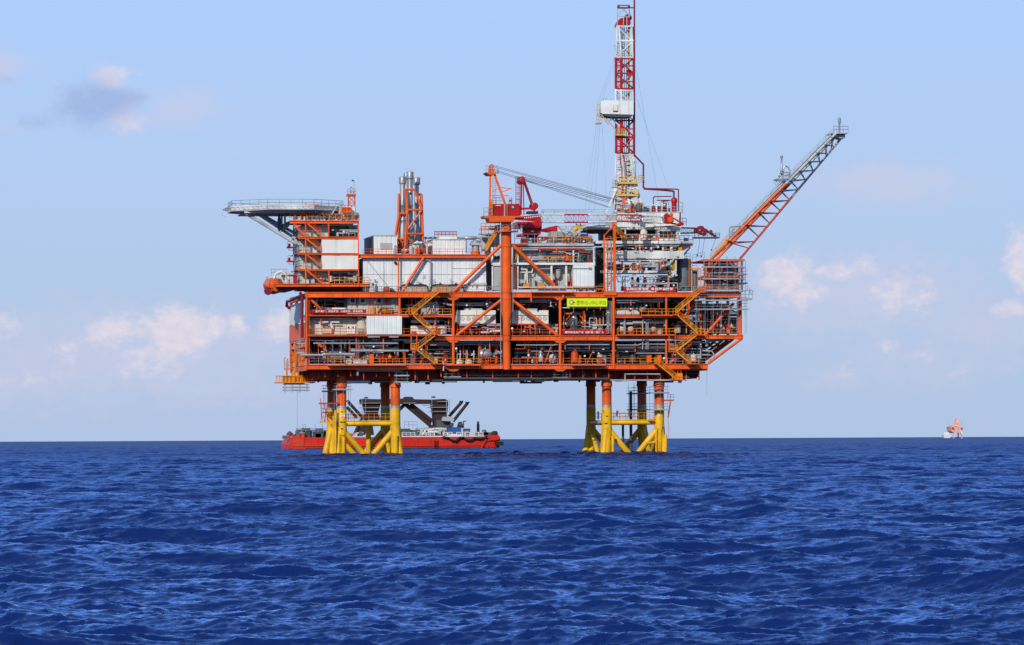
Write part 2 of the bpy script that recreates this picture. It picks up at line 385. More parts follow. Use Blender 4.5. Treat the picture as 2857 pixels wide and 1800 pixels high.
def sea():
    rs = [22.0]
    while rs[-1] < 2600: rs.append(rs[-1]+max(.075, rs[-1]*(.00125 if rs[-1] < 650 else .0022)) if rs[-1] > 55 else rs[-1]+.5)
    far = [3000, 3600, 4500, 6000, 8500, 12000, 18000, 28000, 42000, 60000]
    r = np.array(rs+far); na = 660
    da = np.concatenate([np.linspace(-60, -20, 20, endpoint=False), np.linspace(-20, -9.2, 130, endpoint=False), np.linspace(-9.2, 9.2, na), np.linspace(9.2, 20, 131)[1:], np.linspace(20, 60, 21)[1:]])
    ang = np.radians(da)+PSI
    rr, aa = np.meshgrid(r, ang, indexing='ij'); x = CAM.x+rr*np.sin(aa); y = CAM.y+rr*np.cos(aa)
    z = np.zeros_like(x); ox = np.zeros_like(x); oy = np.zeros_like(x)
    fade = np.clip((2700-rr)/700, 0, 1)
    for T, ch, fd in ((T1, 1.15, fade), (T2, 1.1, np.clip((1000-rr)/500, 0, 1)), (T3, 1.1, fade)):
        z += sample(T[0], T[3], x, y)*fd; ox += sample(T[1], T[3], x, y)*fd*ch; oy += sample(T[2], T[3], x, y)*fd*ch
    # steepness gathers at a few crests: the water there breaks into foam
    near = np.abs(da) < 9.3
    co = np.stack([x+ox, y+oy, z], -1).reshape(-1, 3)
    nr, nc = x.shape
    idx = (np.arange(nr-1)[:,None]*nc+np.arange(nc-1)[None,:]).ravel()
    quads = np.stack([idx, idx+1, idx+nc+1, idx+nc], -1)
    me = bpy.data.meshes.new('sea'); me.vertices.add(len(co)); me.vertices.foreach_set('co', co.ravel().astype(np.float32))
    me.loops.add(quads.size); me.loops.foreach_set('vertex_index', quads.ravel().astype(np.int32))
    me.polygons.add(len(quads)); me.polygons.foreach_set('loop_start', (np.arange(len(quads))*4).astype(np.int32))
    me.polygons.foreach_set('loop_total', np.full(len(quads), 4, np.int32)) if False else None
    me.update(calc_edges=True); me.shade_smooth()
    o = bpy.data.objects.new('sea', me); COL.objects.link(o); o['kind'] = 'structure'
    mt, N, L, b = new_mat('sea_water')
    N.remove(b)
    dif = N.new('ShaderNodeBsdfDiffuse'); dif.inputs['Color'].default_value = (.0045, .0190, .112, 1)
    glo = N.new('ShaderNodeBsdfGlossy'); glo.inputs['Color'].default_value = (.42, .57, .95, 1); glo.inputs['Roughness'].default_value = .07
    frs = N.new('ShaderNodeFresnel'); frs.inputs['IOR'].default_value = 1.333
    cap = N.new('ShaderNodeMapRange'); cap.inputs[1].default_value = .02; cap.inputs[2].default_value = .72; cap.inputs[3].default_value = .008; cap.inputs[4].default_value = .72; L.new(frs.outputs[0], cap.inputs[0])
    pwn = N.new('ShaderNodeMath'); pwn.operation = 'POWER'; pwn.inputs[1].default_value = .88; L.new(cap.outputs[0], pwn.inputs[0])
    msh = N.new('ShaderNodeMixShader'); L.new(pwn.outputs[0], msh.inputs[0]); L.new(dif.outputs[0], msh.inputs[1]); L.new(glo.outputs[0], msh.inputs[2])
    L.new(msh.outputs[0], N['Material Output'].inputs['Surface'])
    geo = N.new('ShaderNodeNewGeometry')
    def ns(scale, sx, det):
        mp = N.new('ShaderNodeMapping'); mp.inputs['Scale'].default_value = (sx, 1, 1); mp.inputs['Rotation'].default_value = (0, 0, R(-12)); L.new(geo.outputs['Position'], mp.inputs['Vector'])
        n = N.new('ShaderNodeTexNoise'); n.inputs['Scale'].default_value = scale; n.inputs['Detail'].default_value = det; n.inputs['Roughness'].default_value = .6
        L.new(mp.outputs[0], n.inputs['Vector']); return n
    at = N.new('ShaderNodeAttribute'); at.attribute_name = 'chop'
    mxp = N.new('ShaderNodeMapRange'); mxp.inputs[3].default_value = .95; mxp.inputs[4].default_value = .30; L.new(at.outputs['Fac'], mxp.inputs[0]); 
    gm = N.new('ShaderNodeMapping'); gm.inputs['Scale'].default_value = (.022, .05, 1); gm.inputs['Rotation'].default_value = (0, 0, R(-10)); L.new(N['Geometry'].outputs['Position'] if 'Geometry' in N else geo.outputs['Position'], gm.inputs['Vector'])
    gn = N.new('ShaderNodeTexNoise'); gn.inputs['Scale'].default_value = 1.0; gn.inputs['Detail'].default_value = 4; gn.inputs['Roughness'].default_value = .7; L.new(gm.outputs[0], gn.inputs['Vector'])
    gr = N.new('ShaderNodeMapRange'); gr.inputs[1].default_value = .3; gr.inputs[2].default_value = .7; gr.inputs[3].default_value = .55; gr.inputs[4].default_value = 1.3; L.new(gn.outputs['Fac'], gr.inputs[0])   # cat's paws: wind-roughened patches mirror less sky
    gx = N.new('ShaderNodeMath'); gx.operation = 'MULTIPLY'; L.new(mxp.outputs[0], gx.inputs[0]); L.new(gr.outputs[0], gx.inputs[1]); L.new(gx.outputs[0], cap.inputs[4])
    # ripples and chop as real slope: a noise gradient added to the surface normal
    acc = None
    for sc, sx, det, k, kf in ((9, .7, 3, .26, 0), (1.6, .6, 3, .0, .40), (.30, .5, 3, 0, .50), (.06, .45, 3, 0, .40)):
        n = ns(sc, sx, det)
        v = N.new('ShaderNodeVectorMath'); v.operation = 'SUBTRACT'; L.new(n.outputs['Color'], v.inputs[0]); v.inputs[1].default_value = (.5, .5, .5)
        s_ = N.new('ShaderNodeVectorMath'); s_.operation = 'MULTIPLY'; L.new(v.outputs[0], s_.inputs[0]); s_.inputs[1].default_value = (k, k, 0)
        if kf:
            kr = N.new('ShaderNodeMapRange'); kr.inputs[3].default_value = k; kr.inputs[4].default_value = kf; L.new(at.outputs['Fac'], kr.inputs[0])
            kc = N.new('ShaderNodeCombineXYZ'); L.new(kr.outputs[0], kc.inputs[0]); L.new(kr.outputs[0], kc.inputs[1]); L.new(kc.outputs[0], s_.inputs[1])
        if acc is None: acc = s_
        else:
            a_ = N.new('ShaderNodeVectorMath'); a_.operation = 'ADD'; L.new(acc.outputs[0], a_.inputs[0]); L.new(s_.outputs[0], a_.inputs[1]); acc = a_
    a_ = N.new('ShaderNodeVectorMath'); a_.operation = 'ADD'; L.new(geo.outputs['Normal'], a_.inputs[0]); L.new(acc.outputs[0], a_.inputs[1])
    nn = N.new('ShaderNodeVectorMath'); nn.operation = 'NORMALIZE'; L.new(a_.outputs[0], nn.inputs[0])
    [L.new(nn.outputs[0], q.inputs['Normal']) for q in (glo, frs)]
    fa = me.attributes.new('chop', 'FLOAT', 'POINT'); fa.data.foreach_set('value', (np.clip((rr-80)/800, 0, 1)**.6).ravel().astype(np.float32))   # share of the chop finer than the mesh
    me.materials.append(mt)
    return o
SEA = sea()
# ---------------------------------------------------------------- the production platform: decks and steel frame
ZT, ZM, ZB = ZZ(816), ZZ(935), ZZ(1016)          # deck surfaces: top, middle, bottom
ZMZ = ZZ(878)                                     # mezzanine
XL, XR = XX(856), XX(2068)
plat = thing('production_platform', 'huge orange steel production platform deck standing high over the sea on eight legs', 'offshore platform', P(1430,1030,17))
def ibeam(x0, x1, y0, y1, Y, mat='orange', sp=2.4, fl=.13, par=None, stiff=True):
    b = MB(); xm, ym = (x0+x1)/2, (y0+y1)/2
    X0, X1, z0, z1 = P(x0,ym,Y).x, P(x1,ym,Y).x, P(xm,y1,Y).z, P(xm,y0,Y).z
    b.box(X0, X1, Y, Y+.5, z1-fl, z1); b.box(X0, X1, Y, Y+.5, z0, z0+fl); b.box(X0, X1, Y+.2, Y+.28, z0+fl, z1-fl)
    if stiff:
        n = max(1, int((X1-X0)/sp))
        for i in range(n+1):
            x = X0+(X1-X0)*i/n+random.uniform(-.3,.3)*(0 < i < n)
            b.box(min(max(x-.03, X0), X1-.06), min(max(x+.03, X0+.06), X1), Y+.05, Y+.2, z0+fl, z1-fl)
    return b.build('deck_beam', mat, par or plat)
for a in [(852,1398,815,830,0), (1429,1709,815,830,0), (1716,2068,815,829,0),
          (858,1112,876,882,.3), (1119,1261,878,885,.3), (1716,1925,879,887,.3),
          (858,1222,933,938,.2), (1214,1403,936,949,0), (1427,1709,936,950,0), (1716,2074,935,946,.1),
          (855,1403,1016,1030,0), (1427,1709,1017,1030,0), (1716,1976,1015,1030,0)]:
    ibeam(*a)
# gusset haunches where beams meet the posts
for px, py in ((1265,831), (1563,831), (1265,950), (1563,951), (1563,1030), (1265,1030)):
    b = MB(); b.pprism([(px-22,py-3),(px-8,py+6),(px+8,py+6),(px+22,py-3)], .08, .4); b.build('gusset', 'orange', plat)
# posts along the front, back rows deeper in
def column(px, y0, y1, w, Y=.35, mat='orange', round_=True, w2=None):
    b = MB(); p, q = P(px,y1,Y), P(px,y0,Y); r = m(w)/2
    if round_: b.tube(p, q, r, m(w2 or w)/2, 14)
    else: b.bar(p, q, 2*r)
    return b.build('column', mat, plat, True)
for px, y0, y1, w in [(855,815,1030,8), (1115,829,937,7), (1265,830,1034,8), (1563,830,1036,8), (1712,815,1030,8), (1859,829,1016,6.5), (2067,829,937,6)]:
    column(px, y0, y1, w)
for px, y0, y1, w, Y in [(966,829,1017,5,9), (1956,840,1014,6.5,5), (1112,718,815,4.5,.6), (1030,948,1017,5,10), (1380,948,1017,5,10), (1650,948,1017,5,10), (1800,948,1017,5,10)]:
    column(px, y0, y1, w, Y)
def brace(p, q, w, Y=.4, Y2=None, mat='orange'):
    Y2 = Y if Y2 is None else Y2
    b = MB(); b.tube(P(*p,Y), P(*q,Y2), m(w)/2, n=12); return b.build('diagonal_brace', mat, plat, True)
for p, q, w, Y in [((1398,684),(1265,814),9.5,.3), ((1430,684),(1546,795),9.5,.3), ((1400,836),(1274,936),9,.3), ((1428,836),(1556,936),9,.3),
                   ((1182,719),(1122,815),8,.7), ((858,826),(900,868),8,1.0), ((905,880),(946,925),7,7), ((880,952),(948,1012),7,2.5),
                   ((1940,842),(1905,888),7,3), ((2047,846),(1966,936),8.5,.6), ((1931,960),(1866,1016),7.5,1.2), ((2070,944),(1976,1014),8,.5)]:
    brace(p, q, w, Y)
for Y in (9, 14, 20, 28):
    b = MB(); o_ = V((0,Y,0)); b.tube(P(2070,944,.5)+o_, P(1976,1014,.5)+o_, .26, n=12); b.build('diagonal_brace', 'orange', plat, True)
for k in (.3, .62):
    b = MB(); c_ = P(2070,944,.5).lerp(P(1976,1014,.5), k); b.path([c_+V((-.4,5,.3)), c_+V((-.4,30,.3))], .16); b.path([c_+V((-2.5,3,.6)), c_+V((-2.5,28,.6))], .12); b.build('header_pipe', 'char', plat, True)
b = MB(); b.path([P(1978,1004,2), P(1990,1000,2), P(1993,990,2), P(1986,980,2), P(1960,978,2)], .12); b.path([P(1975,992,3), P(1996,990,3)], .1); b.build('header_pipe', 'lgrey', plat, True)
# deck plates, and the side and back framing of the box
for (z, x0, x1, nm, y1) in [(ZT-.05, XL, XR, 'deck_plate', 34), (ZM-.05, XL, XR, 'deck_plate', 34), (ZB-.05, XL, XX(1974), 'deck_plate', 34), (ZMZ-.08, XL, XX(1264), 'deck_plate', 13), (ZMZ-.08, XX(1717), XX(1924), 'deck_plate', 13)]:
    b = MB(); b.box(x0, x1, .55, y1, z-.12, z); b.build(nm, 'deck', plat)
# internal bulkheads behind the equipment bays
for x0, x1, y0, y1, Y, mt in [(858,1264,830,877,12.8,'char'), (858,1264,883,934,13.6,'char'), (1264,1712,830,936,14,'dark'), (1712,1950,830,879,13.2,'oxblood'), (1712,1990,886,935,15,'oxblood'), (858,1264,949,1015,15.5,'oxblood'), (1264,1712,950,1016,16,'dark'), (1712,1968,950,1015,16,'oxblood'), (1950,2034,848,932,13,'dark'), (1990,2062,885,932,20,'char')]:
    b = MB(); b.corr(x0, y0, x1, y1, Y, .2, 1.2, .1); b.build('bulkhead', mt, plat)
# left end frame
zs = [ZT-.6, ZMZ-.3, ZM-.5, ZB-.6]
for y in (0.9, 12, 23, 34):
    b = MB(); b.bar((XL+.3,y,ZB-.4), (XL+.3,y,ZT-.3), .55); b.build('column', 'orange' if y < 20 else 'orange', plat)
    b = MB(); b.bar((XR-.3 if y > 1 else XR-.3,y,ZM-.4), (XR-.3,y,ZT-.3), .5); b.build('column', 'orange', plat)
for z in zs:
    b = MB(); b.bar((XL+.3,.6,z), (XL+.3,34.2,z), .45, 1.0); b.build('deck_beam', 'orange', plat)
b = MB(); b.bar((XR-.3,.6,ZT-.5), (XR-.3,34.2,ZT-.5), .45, .9); b.build('deck_beam', 'orange', plat)
b = MB(); b.bar((XR-.3,.6,ZM-.4), (XR-.3,34.2,ZM-.4), .45, .8); b.build('deck_beam', 'orange', plat)
for i, (y0, y1, z0, z1) in enumerate([(1.5,11.5,ZB,ZM-1), (12.5,22.5,ZM-1,ZB), (23.5,33.5,ZB,ZM-1)]):
    b = MB(); b.tube((XL+.3,y0,z0), (XL+.3,y1,z1), .28, n=10); b.build('diagonal_brace', 'orange', plat, True)
# white louvred cladding and solid orange wind wall on the end face
def sidepanel(y0, y1, z0, z1, mt, nm, x=XL-.02):
    b = MB(); n = max(2, int((y1-y0)/.9)); st = (y1-y0)/n
    for i in range(n): b.box(x-.08, x+.02, y0+i*st, y0+(i+.78)*st, z0, z1)
    b.box(x+.02, x+.08, y0, y1, z0, z1); return b.build(nm, mt, plat)
sidepanel(6, 33, ZMZ-1.2, ZT-1.6, 'clad', 'end_cladding')
sidepanel(2, 33.6, ZM-.6, ZMZ-1.4, 'orange', 'wind_wall')
for y in (4, 8, 15.5, 19, 26, 30):
    b = MB(); b.bar((XL+.25,y,ZB-.4), (XL+.25,y,ZM-1), .28); b.build('column', 'orange', plat)
for z in (ZB+1.1, ZB+2.6):
    b = MB(); b.bar((XL+.2,.9,z), (XL+.2,34,z), .12, .16); b.build('deck_beam', 'orange', plat)
b = MB(); b.path([(XL,1.2,ZB+3.5), (XL,33,ZB+3.5)], .16); b.path([(XL-.1,4,ZM-.9), (XL-.1,30,ZM-.9)], .14); b.build('header_pipe', 'galv', plat, True)
# under-deck girders: the frame's orange, darkened in the paint to show shade
zb0, zb1 = ZZ(1060), ZZ(1031)
for y in (5.5, 10.5, 15, 21, 27, 33):
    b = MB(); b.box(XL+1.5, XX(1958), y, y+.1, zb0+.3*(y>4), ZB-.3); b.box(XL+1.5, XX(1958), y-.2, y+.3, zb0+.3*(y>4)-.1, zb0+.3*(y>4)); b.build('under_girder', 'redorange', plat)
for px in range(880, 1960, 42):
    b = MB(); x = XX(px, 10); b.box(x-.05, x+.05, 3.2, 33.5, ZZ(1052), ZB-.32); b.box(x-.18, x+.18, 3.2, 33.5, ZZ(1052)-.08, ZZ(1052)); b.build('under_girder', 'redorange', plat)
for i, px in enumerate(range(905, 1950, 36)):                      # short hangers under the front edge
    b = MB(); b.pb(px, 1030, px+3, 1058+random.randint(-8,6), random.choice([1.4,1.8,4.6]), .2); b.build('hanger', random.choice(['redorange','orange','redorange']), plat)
for i in range(46):                                                 # trays, pipes and boxes slung under the deck
    px = random.uniform(880, 1930); L_ = random.uniform(25, 130); py = random.uniform(1040, 1066); Y = random.uniform(3.6, 13)
    px = px-max(0, px+L_-1960)
    b = MB()
    if i % 3 == 0: b.pb(px, py, px+L_*.5, py+random.uniform(4,8), Y, 1.5); b.build('cable_tray', random.choice(['char','dark','grey','galv']), plat)
    elif i % 3 == 1:
        b.path([P(px,py-16,Y), P(px,py,Y), P(px+L_,py,Y), P(px+L_,py-14,Y)], random.choice([.09,.13,.2,.28])); b.build('under_pipe', random.choice(['galv','lgrey','char','grey']), plat, True)
    else: b.pb(px, py-6, px+L_*.25, py+random.uniform(1,6), Y, 1.2); b.build('hung_box', random.choice(['char','redorange','grey','dark']), plat)
b = MB(); b.path([P(998,1033,1.0), P(1118,1033,1.0), P(1124,1028,1.0)], .28); b.path([P(998,1030,1.0), P(998,1048,1.0)], .22); b.build('drain_pipe', 'grey', plat, True)
b = MB(); b.path([P(1744,1067,1.0), P(1744,1044,1.0), P(1842,1044,1.0)], .13); b.path([P(1700,1061,1.3), P(1868,1061,1.3), P(1878,1055,1.3)], .15); b.build('drain_pipe', 'lgrey', plat, True)
b = MB(); b.path([P(1240,1056,1.0), P(1700,1057,1.0)], .22); b.build('drain_pipe', 'char', plat, True)
b = MB(); b.path([P(1290,1047,2.6), P(1520,1047,2.6)], .1); b.build('drain_pipe', 'grey', plat, True)
for i in range(34):                                                 # ragged underside: clamps, boxes and stub beams
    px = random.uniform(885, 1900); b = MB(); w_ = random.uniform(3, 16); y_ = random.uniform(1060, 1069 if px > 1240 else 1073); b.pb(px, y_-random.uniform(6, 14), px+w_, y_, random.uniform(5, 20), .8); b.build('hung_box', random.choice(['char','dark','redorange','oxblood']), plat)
b = MB(); b.path([P(1244,1002,-.6), P(1239,1010,-.7), P(1237,1035,-.7)], .13, 8); b.build('hose', 'beige', plat, True)
# bumper piles hanging under the keel line (dark rubber fenders and keel rails)
for x0, x1 in ((1195,1240), (1480,1526)):
    b = MB(); b.pprism([(x0,1058),(x0+9,1066),(x1-8,1066),(x1,1058)], 3, 2.4); b.build('keel_fairing', 'dark', plat)
b = MB(); b.pb(1376,1059,1472,1062,2,1); b.pb(1376,1062,1378,1066,2,1); b.pb(1470,1062,1472,1066,2,1); b.pb(1376,1064,1472,1066,2,.6); b.build('keel_rail', 'char', plat)
# outside walkways with amber handrails
def walk(x0, x1, y, Y=-1.0, d=1.0, mat='orange', rmat='orange2', h=1.1, ends=True):
    b = MB(); b.pb(x0, y-1.2, x1, y+2.2, Y, d); o = b.build('walkway', mat, plat)
    b = MB(); b.prail(x0, x1, y-1.2, Y+.05, h, sp=1.3, r=.045)
    if ends:
        for px in (x0, x1): b.rail(P(px,y-1.2,Y), P(px,y-1.2,Y+d), h)
    b.build('handrail', rmat, o); return o
for a in [(915,1132,1018), (1244,1340,1018), (1596,1690,1018), (1722,1885,934), (1790,1885,879), (1482,1598,815)]: walk(*a)
# handrails on the deck edges
for x0, x1, y, Y, mt in [(1020,1395,815,.1,'galv'), (1600,1685,815,.1,'orange2'), (1890,2070,815,.1,'galv'), (862,1260,933,.3,'orange'), (1275,1400,935,.1,'orange'), (1430,1555,935,.1,'orange'), (1570,1705,935,.1,'orange'), (1955,2064,935,.2,'orange2'),
                         (862,915,1016,.1,'galv'), (1132,1244,1016,.1,'orange'), (1345,1400,1016,.1,'orange'), (1430,1556,1016,.1,'orange'), (1570,1596,1016,.1,'orange'), (1690,1708,1016,.1,'orange'), (1722,1850,1016,.1,'orange2'), (1862,1970,1016,.1,'galv'), (1034,1112,876,.4,'orange2'), (1120,1258,878,.4,'orange2'), (1718,1790,878,.4,'orange2')]:
    b = MB(); b.prail(x0, x1, y, Y, 1.1, sp=1.5, r=.045); b.build('handrail', mt, plat)
# crane side bracket deck
b = MB(); b.pb(1478,831,1560,835,1.2,.8); b.pb(1480,816,1484,842,-.4,.3); b.pb(1568,816,1574,832,-.4,.4); b.build('bracket', 'orange', plat)
# stepped soffit at the right end
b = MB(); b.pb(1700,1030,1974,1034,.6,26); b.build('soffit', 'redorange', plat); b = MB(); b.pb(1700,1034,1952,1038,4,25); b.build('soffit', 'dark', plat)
b = MB(); b.path([P(1905,1042,3), P(1947,1042,3)], .35); b.pb(1936,1030,1941,1042,3,.4); b.pb(1944,1030,1948,1044,3,.4); b.build('keel_rail', 'dark', plat)

# ---------------------------------------------------------------- equipment bays: skids packed with pipework
def bay(label, x0, x1, y0, y1, n=16, seed=0, tall=True, bg='dark'):
    """a pipework module filling one bay of the frame"""
    rnd = random.Random(seed); base = P((x0+x1)/2, y1, 5)
    t = thing('pipework_module', label, 'pipework', base, 'pipework modules in the bays of the platform')
    H = y1-y0
    for i in range(n):
        k = rnd.random(); Y = rnd.uniform(1.2, 10); r = rnd.choice([.06,.08,.1,.13,.2,.3]); b = MB()
        if k < .46:
            py = y0+H*rnd.random()**1.6*.8+2; a = rnd.uniform(x0, x1-20); c = min(x1, a+rnd.uniform(30, 160)); jog = rnd.choice([0,0,4,-4])
            pts = [P(a,py,Y)]
            if jog: mid = (a+c)/2; pts += [P(mid-4,py,Y), P(mid+4,py+jog,Y)]
            pts += [P(c,py+jog,Y)]
            if rnd.random() < .5: pts += [P(c,min(y1,py+jog+H*rnd.random()*.6),Y)]
            b.path(pts, r); b.build('pipe', rnd.choice(['galv','lgrey','lgrey','grey','char','galv','white']), t, True)
        elif k < .62:
            px = rnd.uniform(x0+2, x1-2); b.path([P(px,y0,Y), P(px,y1,Y)], r*.8); b.build('riser_pipe', rnd.choice(['galv','grey','orange','orange','char','lgrey']), t, True)
        elif k < .74:
            px = rnd.uniform(x0+4, x1-14); w_ = rnd.uniform(5, 14); h_ = rnd.uniform(8, min(26, H*.6)); b.pb(px, y1-h_, px+w_, y1, Y, rnd.uniform(.6,1.6)); b.pb(px+w_*.2, y1-h_*.8, px+w_*.8, y1-h_*.5, Y-.05, .05); b.build('cabinet', rnd.choice(['grey','lgrey','redorange','orange','teal','beige','char','red']), t)
        elif k < .84:
            px = rnd.uniform(x0+8, x1-8); rr = rnd.uniform(.3,.75); hh = rnd.uniform(1,2.2); c = P(px,y1,Y)
            b.lathe(c, [(rr*.8,0),(rr,.1),(rr,hh),(rr*.7,hh+rr*.5),(.08,hh+rr*.7)], 14); b.tube(c+UZ*(hh+rr*.6), c+UZ*(hh+rr*1.6), .08); b.build('vessel', rnd.choice(['steel','lgrey','grey','beige','redorange','char']), t, True)
        elif k < .92:
            px = rnd.uniform(x0+2, x1-6); h_ = rnd.uniform(.3,.5)*H; b.pb(px, y0-.5, px+2.6, y0+h_, rnd.uniform(.7,2), .15); b.build('pipe_hanger', 'orange', t)
        else:
            px = rnd.uniform(x0+4, x1-10); c = P(px, y1-H*.25, Y); b.lathe(c, [(.05,-.25),(.32,-.2),(.32,.2),(.05,.25)], 12, 'y'); b.tube(c, c+UZ*.6, .06); b.build('valve_wheel', rnd.choice(['red','redorange','orange2']), t, True)
    for i in range(int((x1-x0)/9)):                                   # posts, beams and hand rails of the skid frames
        b = MB(); k = rnd.random(); Y = rnd.uniform(1.0, 9); px = rnd.uniform(x0+1, x1-4); w_ = rnd.uniform(1.2, 2.4)
        if k < .45: b.pb(px, y0 if rnd.random() < .6 else y1-H*.6, px+w_, y1-(0 if rnd.random() < .6 else H*.4), Y, .2); nm = 'skid_post'
        elif k < .75: c = min(x1-1, px+rnd.uniform(14, 40)); py = y0+H*rnd.uniform(.08, .85); b.pb(px, py, c, py+w_, Y, .2); nm = 'skid_beam'
        elif k < .88: c = min(x1-1, px+rnd.uniform(10, 20)); b.bar(P(px,y1,Y), P(c,y1-H*rnd.uniform(.4,.8),Y), .18); nm = 'skid_brace'
        else: c = min(x1-1, px+rnd.uniform(14, 40)); b.prail(px, c, y1, Y, 1.0, sp=1.0, r=.045); nm = 'skid_rail'
        b.build(nm, rnd.choice(['orange','orange','redorange','redorange','orange2','dred','lgrey']), t)
    for i in range(max(2, int((x1-x0)/32))):
        b = MB(); px = rnd.uniform(x0+2, x1-8); py = y0+H*rnd.uniform(.35,.75); Y = rnd.uniform(.9,5)
        if rnd.random() < .6: b.pb(px, py, px+6, py+1.8, Y, .2)
        else: b.lathe(P(px,py,Y), [(.03,-.18),(.17,-.12),(.2,0),(.17,.12),(.03,.18)], 10)
        b.build('lamp', 'lamp', t)
    return t
bay('dark pipework and tanks above the long left red banner', 862,964,832,874,18,1)
bay('pipes and panels hung before the round fan grilles of the beige room', 970,1112,832,874,12,2)
bay('pipework between the upper left amber stair flight and the post beside it', 1122,1262,832,876,24,3)
bay('white pipes above the double white doors at left', 862,1022,884,931,13,4)
bay('pipework right of the white corrugated wall, behind the amber stairs', 1124,1262,887,931,24,5)
bay('pipework over the left beige engine enclosure', 1272,1396,832,866,18,6)
bay('orange framed pumps under the left beige engine enclosure', 1276,1396,905,933,16,7)
bay('pipework over the right beige engine enclosure', 1432,1558,832,866,18,8)
bay('orange framed pumps under the right beige engine enclosure', 1430,1556,905,933,16,9)
bay('dark pipework around the shiny upright vessel under the lime sign', 1570,1706,866,932,30,10)
bay('dark bottle racks and pipes above the right mezzanine walkway', 1720,1850,832,876,22,11)
bay('grey pipes above the three beige tank ends at right', 1720,1856,889,932,26,12)
bay('scaffolded pipework behind the upper right amber stair flight', 1866,1950,832,930,26,13)
bay('pipework at the far right end of the middle deck', 1962,2062,850,930,26,14)
bay('long grey pipes and red valves on the bottom deck at far left', 862,962,950,1013,26,15)
bay('grey pipe runs behind the orange locker on the bottom deck', 972,1110,942,1013,34,16)
bay('pipework behind the lower left amber stairs on the bottom deck', 1114,1258,952,1013,30,17)
bay('silver vessel pipework on the bottom deck left of the thick pedestal', 1272,1400,952,1013,28,18)
bay('pipework on the bottom deck just right of the thick pedestal', 1432,1558,953,1013,32,19)
bay('long parallel pipes on the bottom deck under the banner of the slim vessel bay', 1570,1706,952,1013,34,20)
bay('pipework on the bottom deck below the three beige tank ends', 1720,1854,952,1012,34,21)
bay('pipework on the bottom deck behind the lower right amber stairs', 1864,1955,950,1011,26,22)
# long header pipes that run the length of the platform
hdr = [(958,874,1110,.14), (955,1220,1400,.13), (963,1200,1400,.12), (954,1445,1556,.12), (963,1440,1700,.13), (955,1570,1850,.12), (970,1570,1700,.4), (980,1480,1720,.14), (963,1716,1880,.12), (971,1716,1855,.35), (980,1722,1850,.12), (991,838,990,.24), (979,980,1140,.22), (950,884,1005,.1), (846,1270,1556,.1), (851,1270,1400,.18), (838,1720,1870,.12), (844,1716,1850,.14), (895,1716,1790,.14), (901,1716,1850,.13), (990,1140,1200,.1), (888,862,985,.12), (898,1890,1990,.1), (850,1570,1590,.1)]
for i, (py, a, c, r) in enumerate(hdr):
    b = MB(); Y = 1.0+(i % 4)*.5 if py != 991 else -.4
    b.path([P(a,py,Y), P(a+(c-a)*.4,py,Y), P(a+(c-a)*.43,py-(i%3)*1.2,Y), P(c,py-(i%3)*1.2,Y)], r, 8); b.build('header_pipe', 'galv' if r < .3 else 'char', plat, True)
b = MB(); b.path([P(1567,859,.9), P(1690,859,.9), P(1694,862,.9), P(1694,872,.9), P(1700,873,.9)], .1); b.build('header_pipe', 'white', plat, True)
for px in (1694, 1698, 1702, 1706):
    b = MB(); b.path([P(px,840,.8), P(px,930,.8)], .07); b.build('riser_pipe', 'galv', plat, True)
for px, c_ in ((1793,'lgrey'), (1803,'galv'), (1808,'galv')):
    b = MB(); b.path([P(px+6,890,1.0), P(px,894,1.0), P(px,975,1.0)], .12); b.build('riser_pipe', c_, plat, True)
# ---------------------------------------------------------------- rooms and machines on the decks (things of their own)
def walled(name, label, cat, x0, y0, x1, y1, Y, d, mat, corr=True, group=None, extra=None, pitch=.55):
    t = thing(name, label, cat, P((x0+x1)/2, y1, Y+d/2), group)
    b = MB(); xm, ym = (x0+x1)/2, (y0+y1)/2
    b.box(P(x0,ym,Y).x, P(x1,ym,Y).x, Y+.3, Y+d, P(xm,y1,Y).z, P(xm,y0,Y).z)
    if corr: b.corr(x0, y0, x1, y1, Y, .3, pitch)
    else: b.pb(x0, y0, x1, y1, Y, .3)
    b.build('wall', mat, t)
    if extra: extra(t)
    return t
def part(t, name, mat, fn, smooth=False):
    b = MB(); fn(b); return b.build(name, mat, t, smooth)
# upper left: beige switch room with fan grilles
def fans(t):
    for px in (984, 1012, 1058):
        o = part(t, 'fan_grille', ['white','dark'], lambda b: (b.pb(px-9,830.5,px+9,848,2.0,.28), b.mat(1).lathe(P(px,839,1.99), [(.42,0),(.42,-.06),(.1,-.1)], 18, 'y')))
    part(t, 'cabinet', 'redorange', lambda b: b.pb(1076,830,1086,846,1.6,.6)); part(t, 'door', 'lgrey', lambda b: b.pb(1092,832,1102,862,2.1,.15))
    part(t, 'hatch', ['dark','orange2'], lambda b: (b.pb(1064,858,1096,876,1.8,.4), b.mat(1).pb(1066,863,1078,868,1.7,.1).pb(1081,863,1094,868,1.7,.1).pb(1066,870,1094,872,1.7,.1)))
    part(t, 'door', 'orange2', lambda b: b.pb(1039,853,1045,876,1.8,.2))
walled('switch_room', 'beige room with three round fan grilles under the top deck at left', 'deck room', 970,831,1114,876,2.3,8,'beige',True,extra=fans,pitch=1.1)
